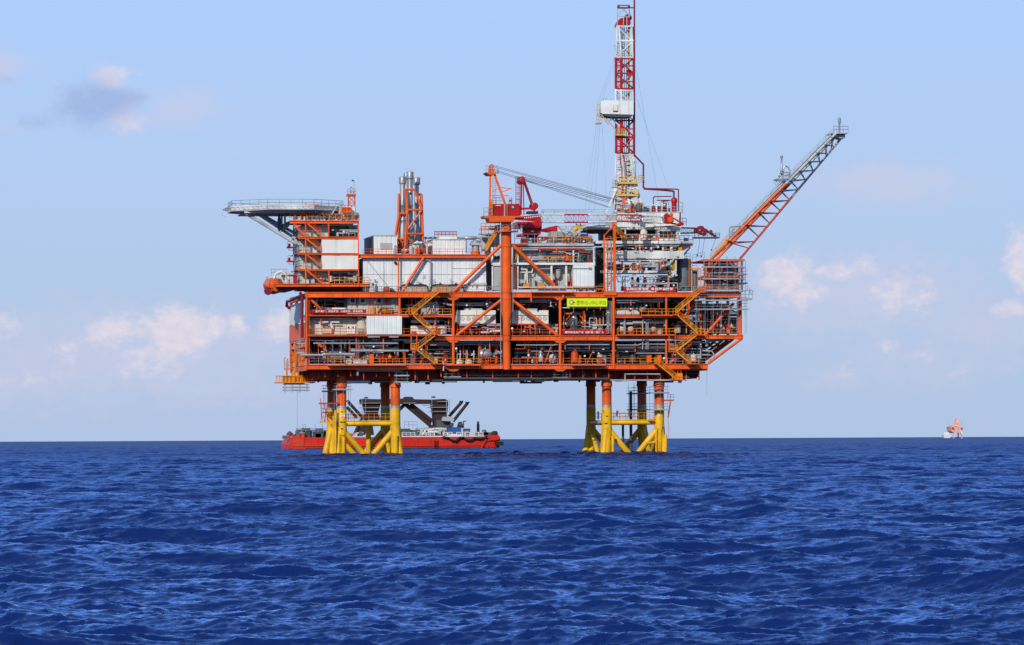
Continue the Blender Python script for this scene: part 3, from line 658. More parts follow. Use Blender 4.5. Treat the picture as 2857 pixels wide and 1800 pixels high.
def doors(t):
    for px in (968, 980):
        d_ = part(t, 'door', 'white', lambda b: b.pb(px,908,px+11,931,2.3,.15))
        g = MB(); g.pb(px+2.5,911,px+7,917,2.25,.05); g.build('door_window', 'glass', d_)
    part(t, 'locker', ['beige','redorange'], lambda b: (b.pb(900,915,925,931,1.6,.8), b.mat(1).pb(902,913,924,915,1.5,.8)))
    part(t, 'round_tank', 'beige', lambda b: b.lathe(P(1008,932,2.4), [(.9,0),(.9,2.6),(.5,3.0)], 18), True)
    for px in (893, 924): part(t, 'white_pipe', 'white', lambda b: b.path([P(px,912,1.5), P(px,899,1.5), P(px+22,899,1.5), P(px+22,897,1.5)], .13))
    part(t, 'cabinet', 'lgrey', lambda b: b.pb(1000,918,1014,931,1.4,.5))
walled('control_room', 'grey beige room with two white doors on the middle deck at left', 'deck room', 868,889,1022,933,2.6,9,'beige',True,extra=doors,pitch=1.1)
def wallx(t):
    part(t, 'foot_rail', 'lgrey', lambda b: b.pb(1026,939,1060,941.5,.1,.12).pb(1086,939,1112,941.5,.1,.12))
walled('white_weather_wall', 'white corrugated weather wall between two deck beams left of the amber stairs', 'weather wall', 1024,882,1121,933,-.1,2.2,'clad',True,extra=wallx,pitch=.8)
# white store behind the stairs
def store(t):
    part(t, 'door', 'beige', lambda b: b.pb(1192,858,1202,876,2.7,.1)); part(t, 'pipe', 'lgrey', lambda b: b.path([P(1170,846,2.4), P(1210,846,2.4), P(1210,876,2.4)], .12))
walled('store_room', 'pale store room behind the top flight of the left amber stairs', 'deck room', 1176,842,1225,877,3.0,5,'lgrey',True,extra=store,pitch=1.0)
walled('pump_house', 'white panelled pump house beside the middle flight of the left amber stairs', 'deck room', 1146,908,1240,932,2.8,6,'warm',True,pitch=1.2,
       extra=lambda t: (part(t,'orange_lid','orange',lambda b: b.pprism([(1148,931),(1150,925),(1160,923),(1164,931)],1.4,1.0)), part(t,'pipe','galv',lambda b: b.path([P(1146,896,2.5),P(1225,896,2.5)],.35)), part(t,'panel','redorange',lambda b: b.pb(1216,912,1226,930,2.3,.3))))
# beige engine enclosures
for x0, x1, side, oth in ((1276,1383,'left','left of the crane pedestal'), (1429,1530,'right','right of the crane pedestal')):
    def eng(t):
        n = 6
        for i in range(n):
            px = x0+14+(x1-x0-24)*i/(n-1); part(t, 'port_cover', 'beige', lambda b: b.lathe(P(px,888,2.42), [(.42,.12),(.42,0),(.36,-.05),(.34,.04)], 16, 'y'))
        part(t, 'ledge', 'beige', lambda b: b.pb(x0-1,878,x1+1,879.5,2.3,.3)); part(t, 'seam', 'beige', lambda b: b.pb((x0+x1)/2-.8,866,(x0+x1)/2+.8,903,2.4,.2))
        part(t, 'frame', 'redorange', lambda b: b.pb(x0-1,903,x1+2,907,2.2,.5).pb(x0-1,907,x0+3,932,2.2,.4).pb(x1-2,907,x1+2,932,2.2,.4).pb((x0+x1)/2-2,907,(x0+x1)/2+2,932,2.2,.4).pb(x0+34,907,x0+37,932,2.2,.4).pb(x1-37,907,x1-34,932,2.2,.4))
        part(t, 'roof_vent', 'lgrey', lambda b: b.pb(x0+20,861,x0+70,866,3,1.5))
    walled('engine_enclosure', 'cream engine enclosure with round ports on an orange frame, %s' % oth, 'engine enclosure', x0,866,x1,903,2.5,8,'warm',False,'cream engine enclosures',eng)
# shiny upright vessel in its orange frame
t = thing('process_vessel', 'shiny silver upright vessel inside an orange frame under the lime sign', 'vessel', P(1601,918,3))
part(t, 'shell', 'steel', lambda b: b.lathe(P(1602,918,3), [(.5,0),(.72,.3),(.72,2.0),(.6,2.5),(.4,2.9),(.75,3.0),(.75,3.15),(.3,3.3),(.12,3.5)], 24), True)
part(t, 'frame', 'orange', lambda b: b.pb(1574,873,1634,877,2,.3).pb(1574,877,1577,920,2,.3).pb(1630,877,1634,920,2,.3).bar(P(1577,896,2.1),P(1590,880,2.1),.15).bar(P(1630,896,2.1),P(1617,880,2.1),.15))
part(t, 'pipe', 'char', lambda b: b.path([P(1582,912,1.9), P(1582,900,1.9), P(1592,890,1.9), P(1601,889,1.9), P(1601,915,1.9)], .13), True)
part(t, 'pipe', 'char', lambda b: b.path([P(1578,908,2.0), P(1625,908,2.0)], .1), True)
t = thing('round_vessel', 'pale dome ended vessel with a bent pipe above the red slogan banner', 'vessel', P(1664,925,3))
part(t, 'shell', 'beige', lambda b: b.lathe(P(1664,914,3), [(.1,-.3),(.5,-.2),(.75,.1),(.75,1.8)], 20, 'y'), True)
part(t, 'pipe', 'lgrey', lambda b: b.path([P(1645,915,2.6), P(1645,888,2.6), P(1664,888,2.6), P(1664,905,2.6)], .1), True)
part(t, 'valve', 'orange', lambda b: b.lathe(P(1674,898,2.8), [(.2,-.7),(.28,0),(.2,.7)], 10), True)
# beige horizontal tanks at right
for i, (px, w_) in enumerate(((1737,'nearest the tall orange post'), (1760,'in the middle'), (1823,'beside the amber stairs'))):
    t = thing('horizontal_tank', 'cream round tank end on the right middle deck, %s' % w_, 'tank', P(px,932,2.4), 'cream tanks on the right middle deck')
    part(t, 'shell', 'beige', lambda b: b.lathe(P(px,918,2.4), [(.1,-.35),(.42,-.25),(.62,.0),(.62,2.6)], 20, 'y'), True)
    part(t, 'saddle', 'redorange', lambda b: b.pb(px-7,925,px+7,932,2.6,.4))
for i in range(7):
    px = 1733+i*11
    t = thing('gas_bottle', 'one of a row of dark gas bottles above the right mezzanine', 'gas bottle', P(px,877,3), 'dark gas bottles above the right mezzanine')
    part(t, 'shell', 'teal', lambda b: b.lathe(P(px,868,3), [(.3,0),(.34,.1),(.34,1.35),(.2,1.6),(.1,1.75)], 12), True); part(t, 'valve', 'galv', lambda b: b.lathe(P(px,845,3), [(.08,0),(.12,.1),(.08,.3)], 8))
for x0, x1, w_ in ((1720,1760,'longer, left of the amber walkway'), (1763,1784,'shorter, low and domed')):
    t = thing('equipment_box', 'cream box on the right mezzanine, %s' % w_, 'equipment box', P((x0+x1)/2,877,.8), 'cream boxes on the right mezzanine')
    part(t, 'body', 'warm', lambda b: b.pprism([(x0,877),(x0,869),(x0+3,867),(x1-6,867),(x1,872),(x1,877)], .8, 1.2)); part(t, 'lid', 'white', lambda b: b.pb(x0+2,865.5,x1-8,867,.85,1.0))
# bottom-deck machines
t = thing('silver_separator', 'shiny silver barrel tank on the bottom deck left of the thick pedestal', 'tank', P(1354,1000,2.2))
part(t, 'shell', 'steel', lambda b: b.lathe(P(1354,988,2.2), [(.2,-1.3),(.8,-1.1),(1.0,-.7),(1.0,.7),(.8,1.1),(.2,1.3)], 20, 'x'), True); part(t, 'saddle', 'redorange', lambda b: b.pb(1346,1001,1362,1015,2.2,.5)); part(t, 'nozzle', 'galv', lambda b: b.tube(P(1354,975,2.2), P(1354,963,2.2), .12))
t = thing('pump_skid', 'silver round pump on the bottom deck right of the thick pedestal', 'pump', P(1509,1012,2))
part(t, 'casing', 'steel', lambda b: b.lathe(P(1509,1010,2), [(.5,0),(.55,1.0),(.35,1.6),(.5,1.7),(.3,2.2)], 16), True); part(t, 'flange', 'lgrey', lambda b: b.lathe(P(1509,999,1.5), [(.35,-.1),(.35,.1),(.1,.15)], 14, 'y')); part(t, 'motor', 'grey', lambda b: b.tube(P(1512,975,2), P(1512,968,2), .3))
for px, w_ in ((1737,'left of the upright orange pipe'), (1795,'larger, nearer the amber stairs')):
    t = thing('dark_drum', 'dark horizontal drum on the bottom deck at right, %s' % w_, 'drum', P(px,1000,4), 'dark drums on the right bottom deck')
    r_ = .8 if px < 1750 else 1.0
    part(t, 'shell', 'char', lambda b: b.lathe(P(px,991,4), [(.3,-1.5),(r_,-1.2),(r_,1.2),(.3,1.5)], 18, 'x'), True); part(t, 'saddle', 'char', lambda b: b.pb(px-8,1000,px+8,1015,4,.4))
t = thing('orange_locker', 'tall orange locker standing on the bottom deck walkway at left', 'locker', P(1037,1016,-.9))
lb = part(t, 'body', 'orange', lambda b: b.pb(1031,988,1043,1016,-.85,.7)); part(lb, 'door', 'orange', lambda b: b.pb(1032,990,1042,1014,-.9,.05))
t = thing('cable_reel', 'pale coil of hose on the bottom deck walkway at left', 'hose reel', P(972,1014,-.6))
part(t, 'coil', 'beige', lambda b: b.lathe(P(973,1010,-.5), [(.3,-.2),(.6,-.2),(.65,0),(.6,.2),(.3,.2)], 18, 'y'), True); part(t, 'stand', 'redorange', lambda b: b.pb(962,1008,968,1016,-.4,.4))
t = thing('white_cabinet_row', 'long white low cabinet on the bottom deck walkway at left', 'cabinet', P(1003,1015,-.4))
part(t, 'body', 'white', lambda b: b.pb(986,1004,1024,1015,-.4,.8)); part(t, 'panel_seam', 'grey', lambda b: b.pb(1000,1005,1001,1014,-.43,.05).pb(1012,1005,1013,1014,-.43,.05))
t = thing('red_valve_skid', 'row of red valves and pipes on the bottom deck behind the orange locker', 'valve skid', P(1083,1010,2.2))
for i in range(6):
    px = 1060+i*9; part(t, 'valve', 'red', lambda b: b.lathe(P(px,1003-(i%2)*6,2.2), [(.1,-.5),(.4,-.2),(.4,.2),(.1,.5)], 10, 'z')); part(t, 'handwheel', 'red', lambda b: b.lathe(P(px,994-(i%2)*5,2.0), [(.1,-.05),(.35,-.04),(.35,.04),(.1,.05)], 12, 'z'))
part(t, 'pipe', 'red', lambda b: b.path([P(1056,1006,2.2), P(1112,1006,2.2)], .16), True)
t = thing('white_round_tanks', 'pair of cream drum lids behind the amber railing on the bottom deck', 'drum', P(1295,1014,1))
for px in (1282, 1308): part(t, 'drum', 'beige', lambda b: b.lathe(P(px,1016,1.2), [(.7,0),(.72,.5),(.5,.8),(.1,.95)], 18), True)
for px in (1284, 1303, 1322):
    part(t, 'standpipe', 'white', lambda b: b.path([P(px,1005,1.4), P(px,978,1.4)], .1).tube(P(px-8,988,1.4), P(px+3,988,1.4), .08))
# three round floodlight globes on the lower decks
for i, (px, py, w_) in enumerate(((1273,973,'left of the silver barrel tank'), (1475,992,'right of the thick pedestal'), (1429,917,'low between the two cream engine enclosures'), (1853,1000,'beside the post at right'))):
    t = thing('floodlight', 'round white floodlight %s' % w_, 'floodlight', P(px,py+8,.3), 'round white floodlights on the deck edge')
    part(t, 'globe', 'lamp', lambda b: b.lathe(P(px,py,.3), [(.05,-.24),(.18,-.16),(.24,0),(.18,.16),(.05,.24)], 14), True); part(t, 'bracket', 'galv', lambda b: b.tube(P(px,py+2,.35), P(px,py+9,.35), .05))

# ---------------------------------------------------------------- sign and banners
t = thing('lime_name_sign', 'bright lime name sign with a round emblem and dark lettering below the top deck', 'sign', P(1638,856,-.35))
bd = part(t, 'board', 'lime', lambda b: b.pb(1582,832.5,1694,855.5,-.35,.12))
part(t, 'hanger', 'orange', lambda b: [b.pb(px-.8,828,px+.8,866,-.2,.12) for px in (1600,1638,1675)])
em = part(bd, 'emblem', ['olive','letter','orange2','redorange'], lambda b: (b.lathe(P(1595,844,-.36), [(.48,.0),(.48,-.03),(.28,-.03),(.28,.0)], 24, 'y'), b.mat(1).lathe(P(1594.5,844,-.36), [(.27,.0),(.27,-.02),(.1,-.02)], 20, 'y'), b.mat(2).lathe(P(1595,845.5,-.39), [(.12,.0),(.12,-.02),(.05,-.02)], 12, 'y'), b.mat(3).pb(1597,842.8,1604.5,844.6,-.41,.02)))
text('恩平15-1中心平台', 1608.5,838.5,1691.5,850.5,-.37,'olive',bd,'lettering',.012)
def banner(label, x0, y0, x1, y1, Y, words_, tx0, tx1, ty0, ty1, sag=0):
    t = thing('slogan_banner', label, 'banner', P((x0+x1)/2,y1,Y), 'red slogan banners tied to the platform rails')
    b = MB(); n = 28; vs = []; fs = []
    for i in range(n+1):
        s_ = i/n; px = x0+(x1-x0)*s_; lift = sag*math.sin(math.pi*s_)**2*.6; w_ = .03*math.sin(i*2.1)
        a, c = P(px,y1-lift,Y), P(px,y0+sag*.12*math.sin(math.pi*s_),Y)
        for q in (a, c): vs += [q+V((0,w_,0)), q+V((0,w_+.04,0))]
    for i in range(n):
        k = i*4; fs += [(k,k+4,k+6,k+2), (k+1,k+3,k+7,k+5), (k,k+1,k+5,k+4), (k+2,k+6,k+7,k+3)]
    fs += [(0,2,3,1), (n*4,n*4+1,n*4+3,n*4+2)]
    cl = b.add(vs, fs).build('cloth', 'banner', t)
    for (w_, a, c) in zip(words_, tx0, tx1):
        text(w_, a, ty0, c, ty1, Y-.05, 'letter', cl, 'lettering', .02)
    part(t, 'tie', 'galv', lambda b: [b.tube(P(px,y0-1.5,Y+.02), P(px,y0+1,Y+.02), .03, n=4) for px in (x0+1,(x0+x1)/2,x1-1)])
banner('long red banner with white writing at the left of the middle deck', 871,863.5,1022,874,-.1, ['生产再忙，安全不忘','人命关天，安全在先'], (880,950), (944,1012), 865.8,871.8)
banner('red banner with white writing on the rail below the lime sign', 1569,921.5,1692,933,-.1, ['遵守安全生产法','当好第一责任人'], (1576,1633), (1628,1685), 924.2,930.2)
banner('red sagging banner with white writing on the top deck rail at right', 1740,801,1885,814.5,-.1, ['弘扬石油精神','争当海油铁军'], (1748,1816), (1809,1878), 802.6,810.2, 6)
# ---------------------------------------------------------------- the two jackets that carry the deck
ZW = -1.2
def jacket(label, front, rear, extra):
    t = thing('steel_jacket', label, 'jacket', (P(front[0],1265,8).x, 17, 0), 'yellow steel jackets under the platform')
    YF, YR = 5.0, 24.0
    def leg(px, Y, w0, wtop, batter, cone=True, sleeve=None):
        b = MB(); x = P(px,1150,Y).x; r = m(wtop)/2
        zt, zg, zy = ZZ(1052,Y), ZZ(1131,Y), ZZ(1138,Y)
        b.tube((x,Y,zg), (x,Y,zt), r, n=24)
        if cone:
            zc = ZZ(1079,Y); b.lathe((x,Y,0), [(r*1.0,zc-.02),(r*1.22,zc),(r*1.08,zc+1.2),(r*1.05,zc+2.2)], 24)
            b.lathe((x,Y,0), [(r*1.03,zc-2.0),(r*1.03,zc-1.9)], 24)
        b.mat(1).tube((x,Y,zy), (x,Y,zg), r*1.02, n=24)
        zz = ZZ(1190,Y)
        b.mat(2).tube((x,Y,zz), (x,Y,zy), r*1.04, n=24)
        b.tube((x+batter,Y+(0.5 if Y>20 else -.3),ZW), (x,Y,zz), r*1.22, r*1.10, n=24)
        b.build('leg', ['orange','galv','yellow'], t, True)
        sg = 1 if batter > 0 else -1
        for k, (o0, o1, rr_) in enumerate(((1.0,.25,.62), (.5,.1,.6)) if Y > 20 else ((.55,.2,.6),)):
            part(t, 'pile_sleeve', 'yellow', lambda b: b.tube((x+batter*1.2+(sg if k == 0 else -sg)*o0,Y-1.0,ZW), (x+(sg if k == 0 else -sg)*o1,Y-.5,ZZ(1196,Y)), rr_, n=16), True)
        return x
    xs = {}
    for px, bt in zip(front, (-.35,.35)): xs[('f',px)] = leg(px, YF, 28, 27, bt)
    for px, bt in zip(rear, (-.6,.6)): xs[('r',px)] = leg(px, YR, 27, 26, bt)
    zt, zb = ZZ(1180,YF), -.4
    for key, Y in (('f',YF), ('r',YR)):
        a, c = sorted(v for k, v in xs.items() if k[0] == key); mid = (a+c)/2
        part(t, 'horizontal_brace', 'yellow', lambda b: b.tube((a,Y,zt), (c,Y,zt), .46, n=18), True)
        for q in (a, c): part(t, 'diagonal_brace', 'yellow', lambda b: b.tube((q,Y,ZZ(1193,YF)), (mid+(.2 if q > mid else -.2),Y,zb-.5), .57, n=18), True)
    for i in (0, 1):
        a = sorted(v for k, v in xs.items() if k[0] == 'f')[i]; c = sorted(v for k, v in xs.items() if k[0] == 'r')[i]
        part(t, 'horizontal_brace', 'yellow', lambda b: b.tube((a,YF,zt), (c,YR,zt), .46, n=18), True)
        for y in (YF, YR): part(t, 'diagonal_brace', 'yellow', lambda b: b.tube((a if y == YF else c,y,ZZ(1193,YF)), ((a+c)/2,(YF+YR)/2,zb-.5), .45, n=16), True)
    a, c = sorted(v for k, v in xs.items() if k[0] == 'f')
    part(t, 'walkway', 'yellow', lambda b: b.box(a+.9, c-.9, YF-.4, YF+.5, zt+.48, zt+.58))
    part(t, 'handrail', 'orange2', lambda b: b.rail((a+.9,YF-.4,zt+.58), (c-.9,YF-.4,zt+.58), 1.3, 1.1, .045).rail((a+.9,YR,zt+.5), (c-.9,YR,zt+.5), 1.3, 1.3, .045))
    extra(t, a, c, YF, YR, zt); return t
def ex_left(t, a, c, YF, YR, zt):
    part(t, 'ladder', 'yellow', lambda b: b.ladder(P(952,1262,3.5), P(952,1208,3.5), .7, .06))
    part(t, 'boat_fender', 'yellow', lambda b: b.tube(P(959,1268,3.4), P(959,1220,3.4), .34, n=14), True)
    part(t, 'boat_fender', 'yellow', lambda b: b.tube(P(936,1268,3.6), P(936,1145,3.6), .22, n=12), True)
    part(t, 'boat_fender', 'yellow', lambda b: b.tube(P(930,1268,3.6), P(930,1160,3.6), .16, n=12), True)
    part(t, 'boat_fender', 'yellow', lambda b: b.tube(P(1104,1268,3.6), P(1104,1216,3.6), .5, n=14), True)
    part(t, 'platform', 'yellow', lambda b: b.pb(895,1175,932,1180,4,2))
    part(t, 'handrail', 'orange2', lambda b: b.prail(896,930,1175,4.1,1.6,sp=.9,r=.05))
    part(t, 'side_frame', 'redorange', lambda b: b.pb(890,1124,946,1128,3.8,.3).bar(P(894,1112,4),P(899,1172,4),.14).bar(P(916,1176,4),P(904,1128,4),.16).bar(P(905,1176,4),P(914,1128,4),.16).bar(P(922,1150,4),P(912,1172,4),.13).path([P(900,1150,4),P(925,1150,4)],.07))
    text('34', 948, 1153, 962.5, 1165, 3.93, 'letter', t, 'leg_number', .02)
    part(t, 'inner_pile', 'yellow', lambda b: b.tube((c-3.4,YR-3,ZW), (c-3.4,YR-3,zt), .5, n=14), True)
    part(t, 'rust_mark', 'brown', lambda b: [b.pb(px,py,px+w_,py+h_,3.86,.12) for px, py, w_, h_ in ((949,1176,5,2.2),(955,1176.5,11,1.6),(951,1195,6,3),(952,1214,6,2.4),(1100,1224,2.5,4),(951,1148,4,1.6))])
def ex_right(t, a, c, YF, YR, zt):
    part(t, 'ladder', 'yellow', lambda b: b.ladder(P(1838,1264,3.4), P(1838,1190,3.4), .9, .07))
    part(t, 'boat_fender', 'yellow', lambda b: b.tube(P(1831,1266,3.5), P(1831,1196,3.5), .13, n=10), True)
    part(t, 'boat_fender', 'yellow', lambda b: b.tube(P(1857,1266,3.4), P(1857,1213,3.4), .3, n=14), True)
    part(t, 'boat_fender', 'yellow', lambda b: b.tube(P(1710,1266,3.4), P(1710,1216,3.4), .3, n=14), True)
    part(t, 'bumper_bar', 'yellow', lambda b: b.path([P(1805,1237,4), P(1830,1233,4)], .2), True)
    part(t, 'inner_pile', 'char', lambda b: b.tube((c-3,YR-4,ZW), (c-3,YR-4,ZZ(1090)), .3, n=12).tube((c-4.6,YR-4,ZW), (c-4.6,YR-4,ZZ(1180)), .25, n=12), True)
    part(t, 'side_platform', 'redorange', lambda b: b.pb(1852,1115,1880,1119,4,1.2).bar(P(1871,1120,4),P(1864,1165,4),.22).bar(P(1864,1165,4),P(1866,1222,4),.07))
    part(t, 'handrail', 'galv', lambda b: b.prail(1862,1880,1115,4.1,1.0,sp=.7,r=.045))
    part(t, 'bollard', 'char', lambda b: [b.bar(P(px,1160,4.6),P(px+dx_,1146,4.6),.34) for px, dx_ in ((1720,3),(1756,0))])
    part(t, 'bollard', 'galv', lambda b: b.bar(P(1669,1170,17),P(1669,1148,17),.3))
    part(t, 'gauge_frame', 'orange2', lambda b: b.pb(1812,1158,1814,1174,4,.1).pb(1822,1158,1824,1174,4,.1).pb(1810,1166,1826,1167,4,.1).pb(1810,1173,1826,1175,3.8,1))
    text('9', 1835, 1154, 1841, 1166, 3.93, 'letter', t, 'leg_number', .02)
    part(t, 'rust_mark', 'brown', lambda b: [b.pb(px,py,px+w_,py+h_,3.86,.12) for px, py, w_, h_ in ((1682,1145,2,3),(1686,1180,9,1.6),(1692,1195,1.5,2),(1848,1190,2,4),(1703,1222,2,5),(1850,1218,2,6),(1690,1160,6,1.4))])
jl = jacket('yellow steel jacket on four orange topped legs at the left end of the platform', (953,1103), (926,1075), ex_left)
jr = jacket('yellow steel jacket on four orange topped legs at the right end of the platform', (1693,1839), (1649,1791), ex_right)
def scaff(label, x0, x1, y0, y1, Y0, Y1, decks, **k):
    t = thing('pole_scaffold', label, 'scaffold', P((x0+x1)/2,y1,(Y0+Y1)/2), 'pole scaffolds hung around the platform')
    xa, xb = P(x0,y0,Y0).x, P(x1,y0,Y0).x; z1, z0 = P(x0,y0,Y0).z, P(x0,y1,Y0).z; n = max(1, round((xb-xa)/1.6))
    b = MB()
    for i in range(n+1):
        for y in (Y0, Y1): x = xa+(xb-xa)*i/n; b.tube((x,y,z0-random.uniform(0,.3)), (x,y,z1+random.uniform(0,.6)), .034, n=4)
    b.build('standard', 'galv', t)
    for d in decks:
        z = ZZ(d, Y0, (x0+x1)/2)
        b = MB(); b.box(xa-.4, xb+.4, Y0-.1, Y1+.1, z-.12, z+.13); pd = b.build('plank_deck', 'galv', t)
        b = MB()
        for dz in (.6, 1.15):
            for y in (Y0, Y1): b.tube((xa-.4,y,z+dz), (xb+.4,y,z+dz), .03, n=4)
            for x in (xa, xb): b.tube((x,Y0-.3,z+dz), (x,Y1+.3,z+dz), .036, n=4)
        b.build('guard_rail', 'galv', pd)
    return t
scaff('pole scaffold wrapped around the left jacket front leg', 938,978,1080,1180,3.2,6.8,(1087,))
scaff('pole scaffold on the rear left leg beside the orange boat landing frame', 907,934,1084,1176,19,22,(1092,1140))
scaff('hanging pole scaffold beside the second left leg under the deck', 1106,1136,1010,1070,1,3,(1048,1066))
scaff('tall pole scaffold around the rear leg of the right jacket', 1768,1802,1072,1160,21,27,(1098,1143))
scaff('pole scaffold around the front right leg with a grey plank ring', 1822,1862,1080,1150,3,7,(1096,1143))
scaff('small pole scaffold hanging under the amber landing at far left', 797,858,1074,1094,18,20,(1081,1089))
scaff('hanging pole scaffold under the deck near the hose', 1244,1280,1034,1054,1.2,2.6,(1052,))
scaff('hanging pole scaffold under the deck beneath the orange post right of the pedestal', 1548,1580,1032,1056,1.2,2.6,(1054,))
scaff('pole scaffold standing behind the bottom deck pipes at left', 905,1000,955,1016,.8,2.2,(1002,))
scaff('pole scaffold wrapped round the left end corner post', 836,852,950,1030,1.5,4,(958,985))
scaff('pole scaffold on the right end of the middle deck, two long plank lifts', 1944,2082,832,930,-1.3,.0,(838,863))
scaff('pole scaffold inside the right end above the bottom deck', 1885,1975,940,1012,2,4,(956,990))
scaff('pole scaffold around the flare tower base, three grey plank lifts', 1966,2072,718,812,-.8,.3,(745,778,811))
t = thing('side_gangway', 'grey railed gangway jutting out at the far right corner of the top deck', 'gangway', P(2085,836,1))
part(t, 'deck', 'galv', lambda b: b.pb(2066,832,2100,836,-.5,2)); part(t, 'handrail', 'galv', lambda b: b.prail(2068,2100,832,-.4,1.5,sp=.8,r=.05).prail(2068,2100,832,1.4,1.5,sp=.8,r=.05).rail(P(2084,812,0),P(2100,830,0),1.1,.8,.04))
# amber landing and boarding platform low on the left corner
t = thing('boarding_platform', 'amber barred boarding platform hanging below the left end of the deck', 'boarding platform', P(822,1070,19))
part(t, 'deck', 'orange2', lambda b: b.pb(770,1066,880,1069,17,4).pb(795,1069,850,1073,17.5,3))
part(t, 'bar_cage', 'orange2', lambda b: [b.pb(px,1049,px+1.6,1067,17+2*(i%2),.15) for i, px in enumerate(range(770,880,5))])
part(t, 'top_rail', 'orange2', lambda b: b.pb(769,1048,880,1050.5,17,.2).pb(769,1048,880,1050.5,20.6,.2))
part(t, 'apron', 'orange2', lambda b: b.pb(788,1050,846,1065,17.2,.3))
part(t, 'hanger', 'orange2', lambda b: [b.bar(P(px,1068,18),P(px+2,1000,18),.32) for px in (800,822,842)]+[b.bar(P(812,1066,18),P(832,985,18),.3)])
part(t, 'ladder', 'orange2', lambda b: b.ladder(P(828,1066,17), P(828,955,17), .8, .08))
t = thing('davit_post', 'slim grey lamp post over the orange perch at the far left corner', 'lamp post', P(803,1030,22))
part(t, 'post', 'galv', lambda b: b.path([P(793,1032,22), P(793,1000,22), P(798,997,22)], .08)); part(t, 'perch', 'orange', lambda b: b.pb(795,1028,822,1031,21,2).pb(798,1031,801,1046,21.5,.3).pb(813,1031,816,1050,21.5,.3)); part(t, 'handrail', 'galv', lambda b: b.prail(797,812,1028,21.1,1.3,sp=.7,r=.045))
t = thing('cooling_pipe', 'dark red pipe curling round the upper left corner of the platform', 'pipe', P(840,930,-.3))
part(t, 'pipe', 'dred', lambda b: b.path([P(843,942,-.4), P(843,826,-.4), P(838,818,.5)], .3, 10), True); part(t, 'bend', 'dred', lambda b: b.path([P(842,824,.2), P(812,838,22), P(801,842,30), P(800,853,31), P(806,859,31), P(813,859,31)], .28, 10), True)
# ---------------------------------------------------------------- amber stair towers
def stairs(label, runs, landings):
    t = thing('stair_tower', label, 'stairs', P(runs[-1][1][0], runs[-1][1][1], -1), 'amber zigzag stairs on the platform front')
    for p, q in runs: part(t, 'stair_flight', 'orange2', lambda b: b.stair(P(*p,-1.3), P(*q,-1.3), 1.1, .034))
    for x0, x1, y in landings:
        ld = part(t, 'landing', 'orange', lambda b: b.pb(x0,y,x1,y+2.5,-1.4,1.5)); part(ld, 'handrail', 'orange2', lambda b: b.prail(x0,x1,y,-1.35,1.1,sp=.9,r=.05))
    return t
stairs('amber zigzag stairs linking all decks left of the crane pedestal', [((1226,814),(1151,875)), ((1153,880),(1212,932)), ((1213,937),(1165,974)), ((1165,978),(1213,1014))], [(1140,1158,876),(1205,1236,932),(1146,1168,975),(1205,1236,1014),(1218,1250,814)])
stairs('amber zigzag stairs near the right end of the platform', [((1954,815),(1887,873)), ((1889,878),(1948,931)), ((1943,936),(1888,979)), ((1889,983),(1926,1014)), ((1835,1016),(1888,1058))], [(1878,1894,877),(1940,1966,933),(1866,1890,980),(1918,1950,1014),(1826,1840,1014),(1876,1904,1058),(1948,1968,814)])
for lab, x0, x1, y0, y1 in (('orange framed landing cage beside the left amber stairs', 1146,1164,938,975), ('orange framed landing cage beside the right amber stairs', 1866,1886,938,981)):
    t = thing('landing_cage', lab, 'landing cage', P((x0+x1)/2,y1,-1.2), 'orange landing cages by the stairs')
    part(t, 'post', 'orange', lambda b: [b.pb(px,y0,px+2.4,y1,-1.5,.2) for px in (x0,x1-2.4)]); part(t, 'rail', 'orange2', lambda b: [b.pb(x0,y1-16+k*5,x1,y1-15+k*5,-1.45,.08) for k in range(3)])
    part(t, 'mid_post', 'orange2', lambda b: [b.pb(px,y1-17,px+1,y1,-1.44,.06) for px in (x0+6,x0+11)])
t = thing('landing_box', 'amber box landing at the foot of the lowest right hand stair flight', 'landing', P(1893,1060,-1))
part(t, 'wall', 'orange2', lambda b: b.pb(1888,1041,1903,1058,-.2,1.5)); part(t, 'hanger', 'redorange', lambda b: [b.pb(px,1030,px+2,1044,.4,.2) for px in (1890,1899)]); part(t, 'floor', 'orange', lambda b: b.pb(1878,1059,1905,1063,-1.2,2.6)); part(t, 'hose', 'char', lambda b: b.path([P(1903,1054,0), P(1908,1060,0), P(1915,1062,0)], .08))
for px, y0, y1, Y, w_ in ((1972,1030,1110,2,'below the right end of the platform'), (829,1092,1215,19,'below the amber boarding platform')):
    one(MB().tube(P(px,y0,Y), P(px,y1,Y), .03, n=4), 'hanging_line', 'galv', 'thin line hanging towards the sea %s' % w_, 'line')
# ---------------------------------------------------------------- accommodation block, helideck and lifeboat (left)
lq = thing('accommodation_block', 'tall white and orange accommodation block under the helideck', 'accommodation block', P(915,800,8))
part(lq, 'wall', 'beige', lambda b: b.pb(842,664,1000,795,2.6,13).pb(842,628,918,664,2.7,12.9).pb(918,628,1000,664,7,8))
part(lq, 'side_wall', 'lgrey', lambda b: [b.pb(836,630+i*14,842,642+i*14,3.2,12) for i in range(12)])
for y0, y1 in ((666.5,706), (711,751)): part(lq, 'cladding_panel', 'warm', lambda b: b.corr(897.5,y0,1001,y1,.4,2.0,7.0,.05))
for y0, y1, x0, x1 in ((615,624,808,1002), (660.5,666.5,832,1001), (706,711,832,1001), (751,756,832,1001), (791,800,768,1031)):
    o = ibeam(x0, x1, y0, y1, .2, 'orange', 3, .12, lq)
for px, y0, y1 in ((853,620,795), (918,756,795), (1000,620,800), (917,624,662)): part(lq, 'column', 'orange', lambda b: b.pb(px-1.6,y0,px+1.6,y1,.1,.3))
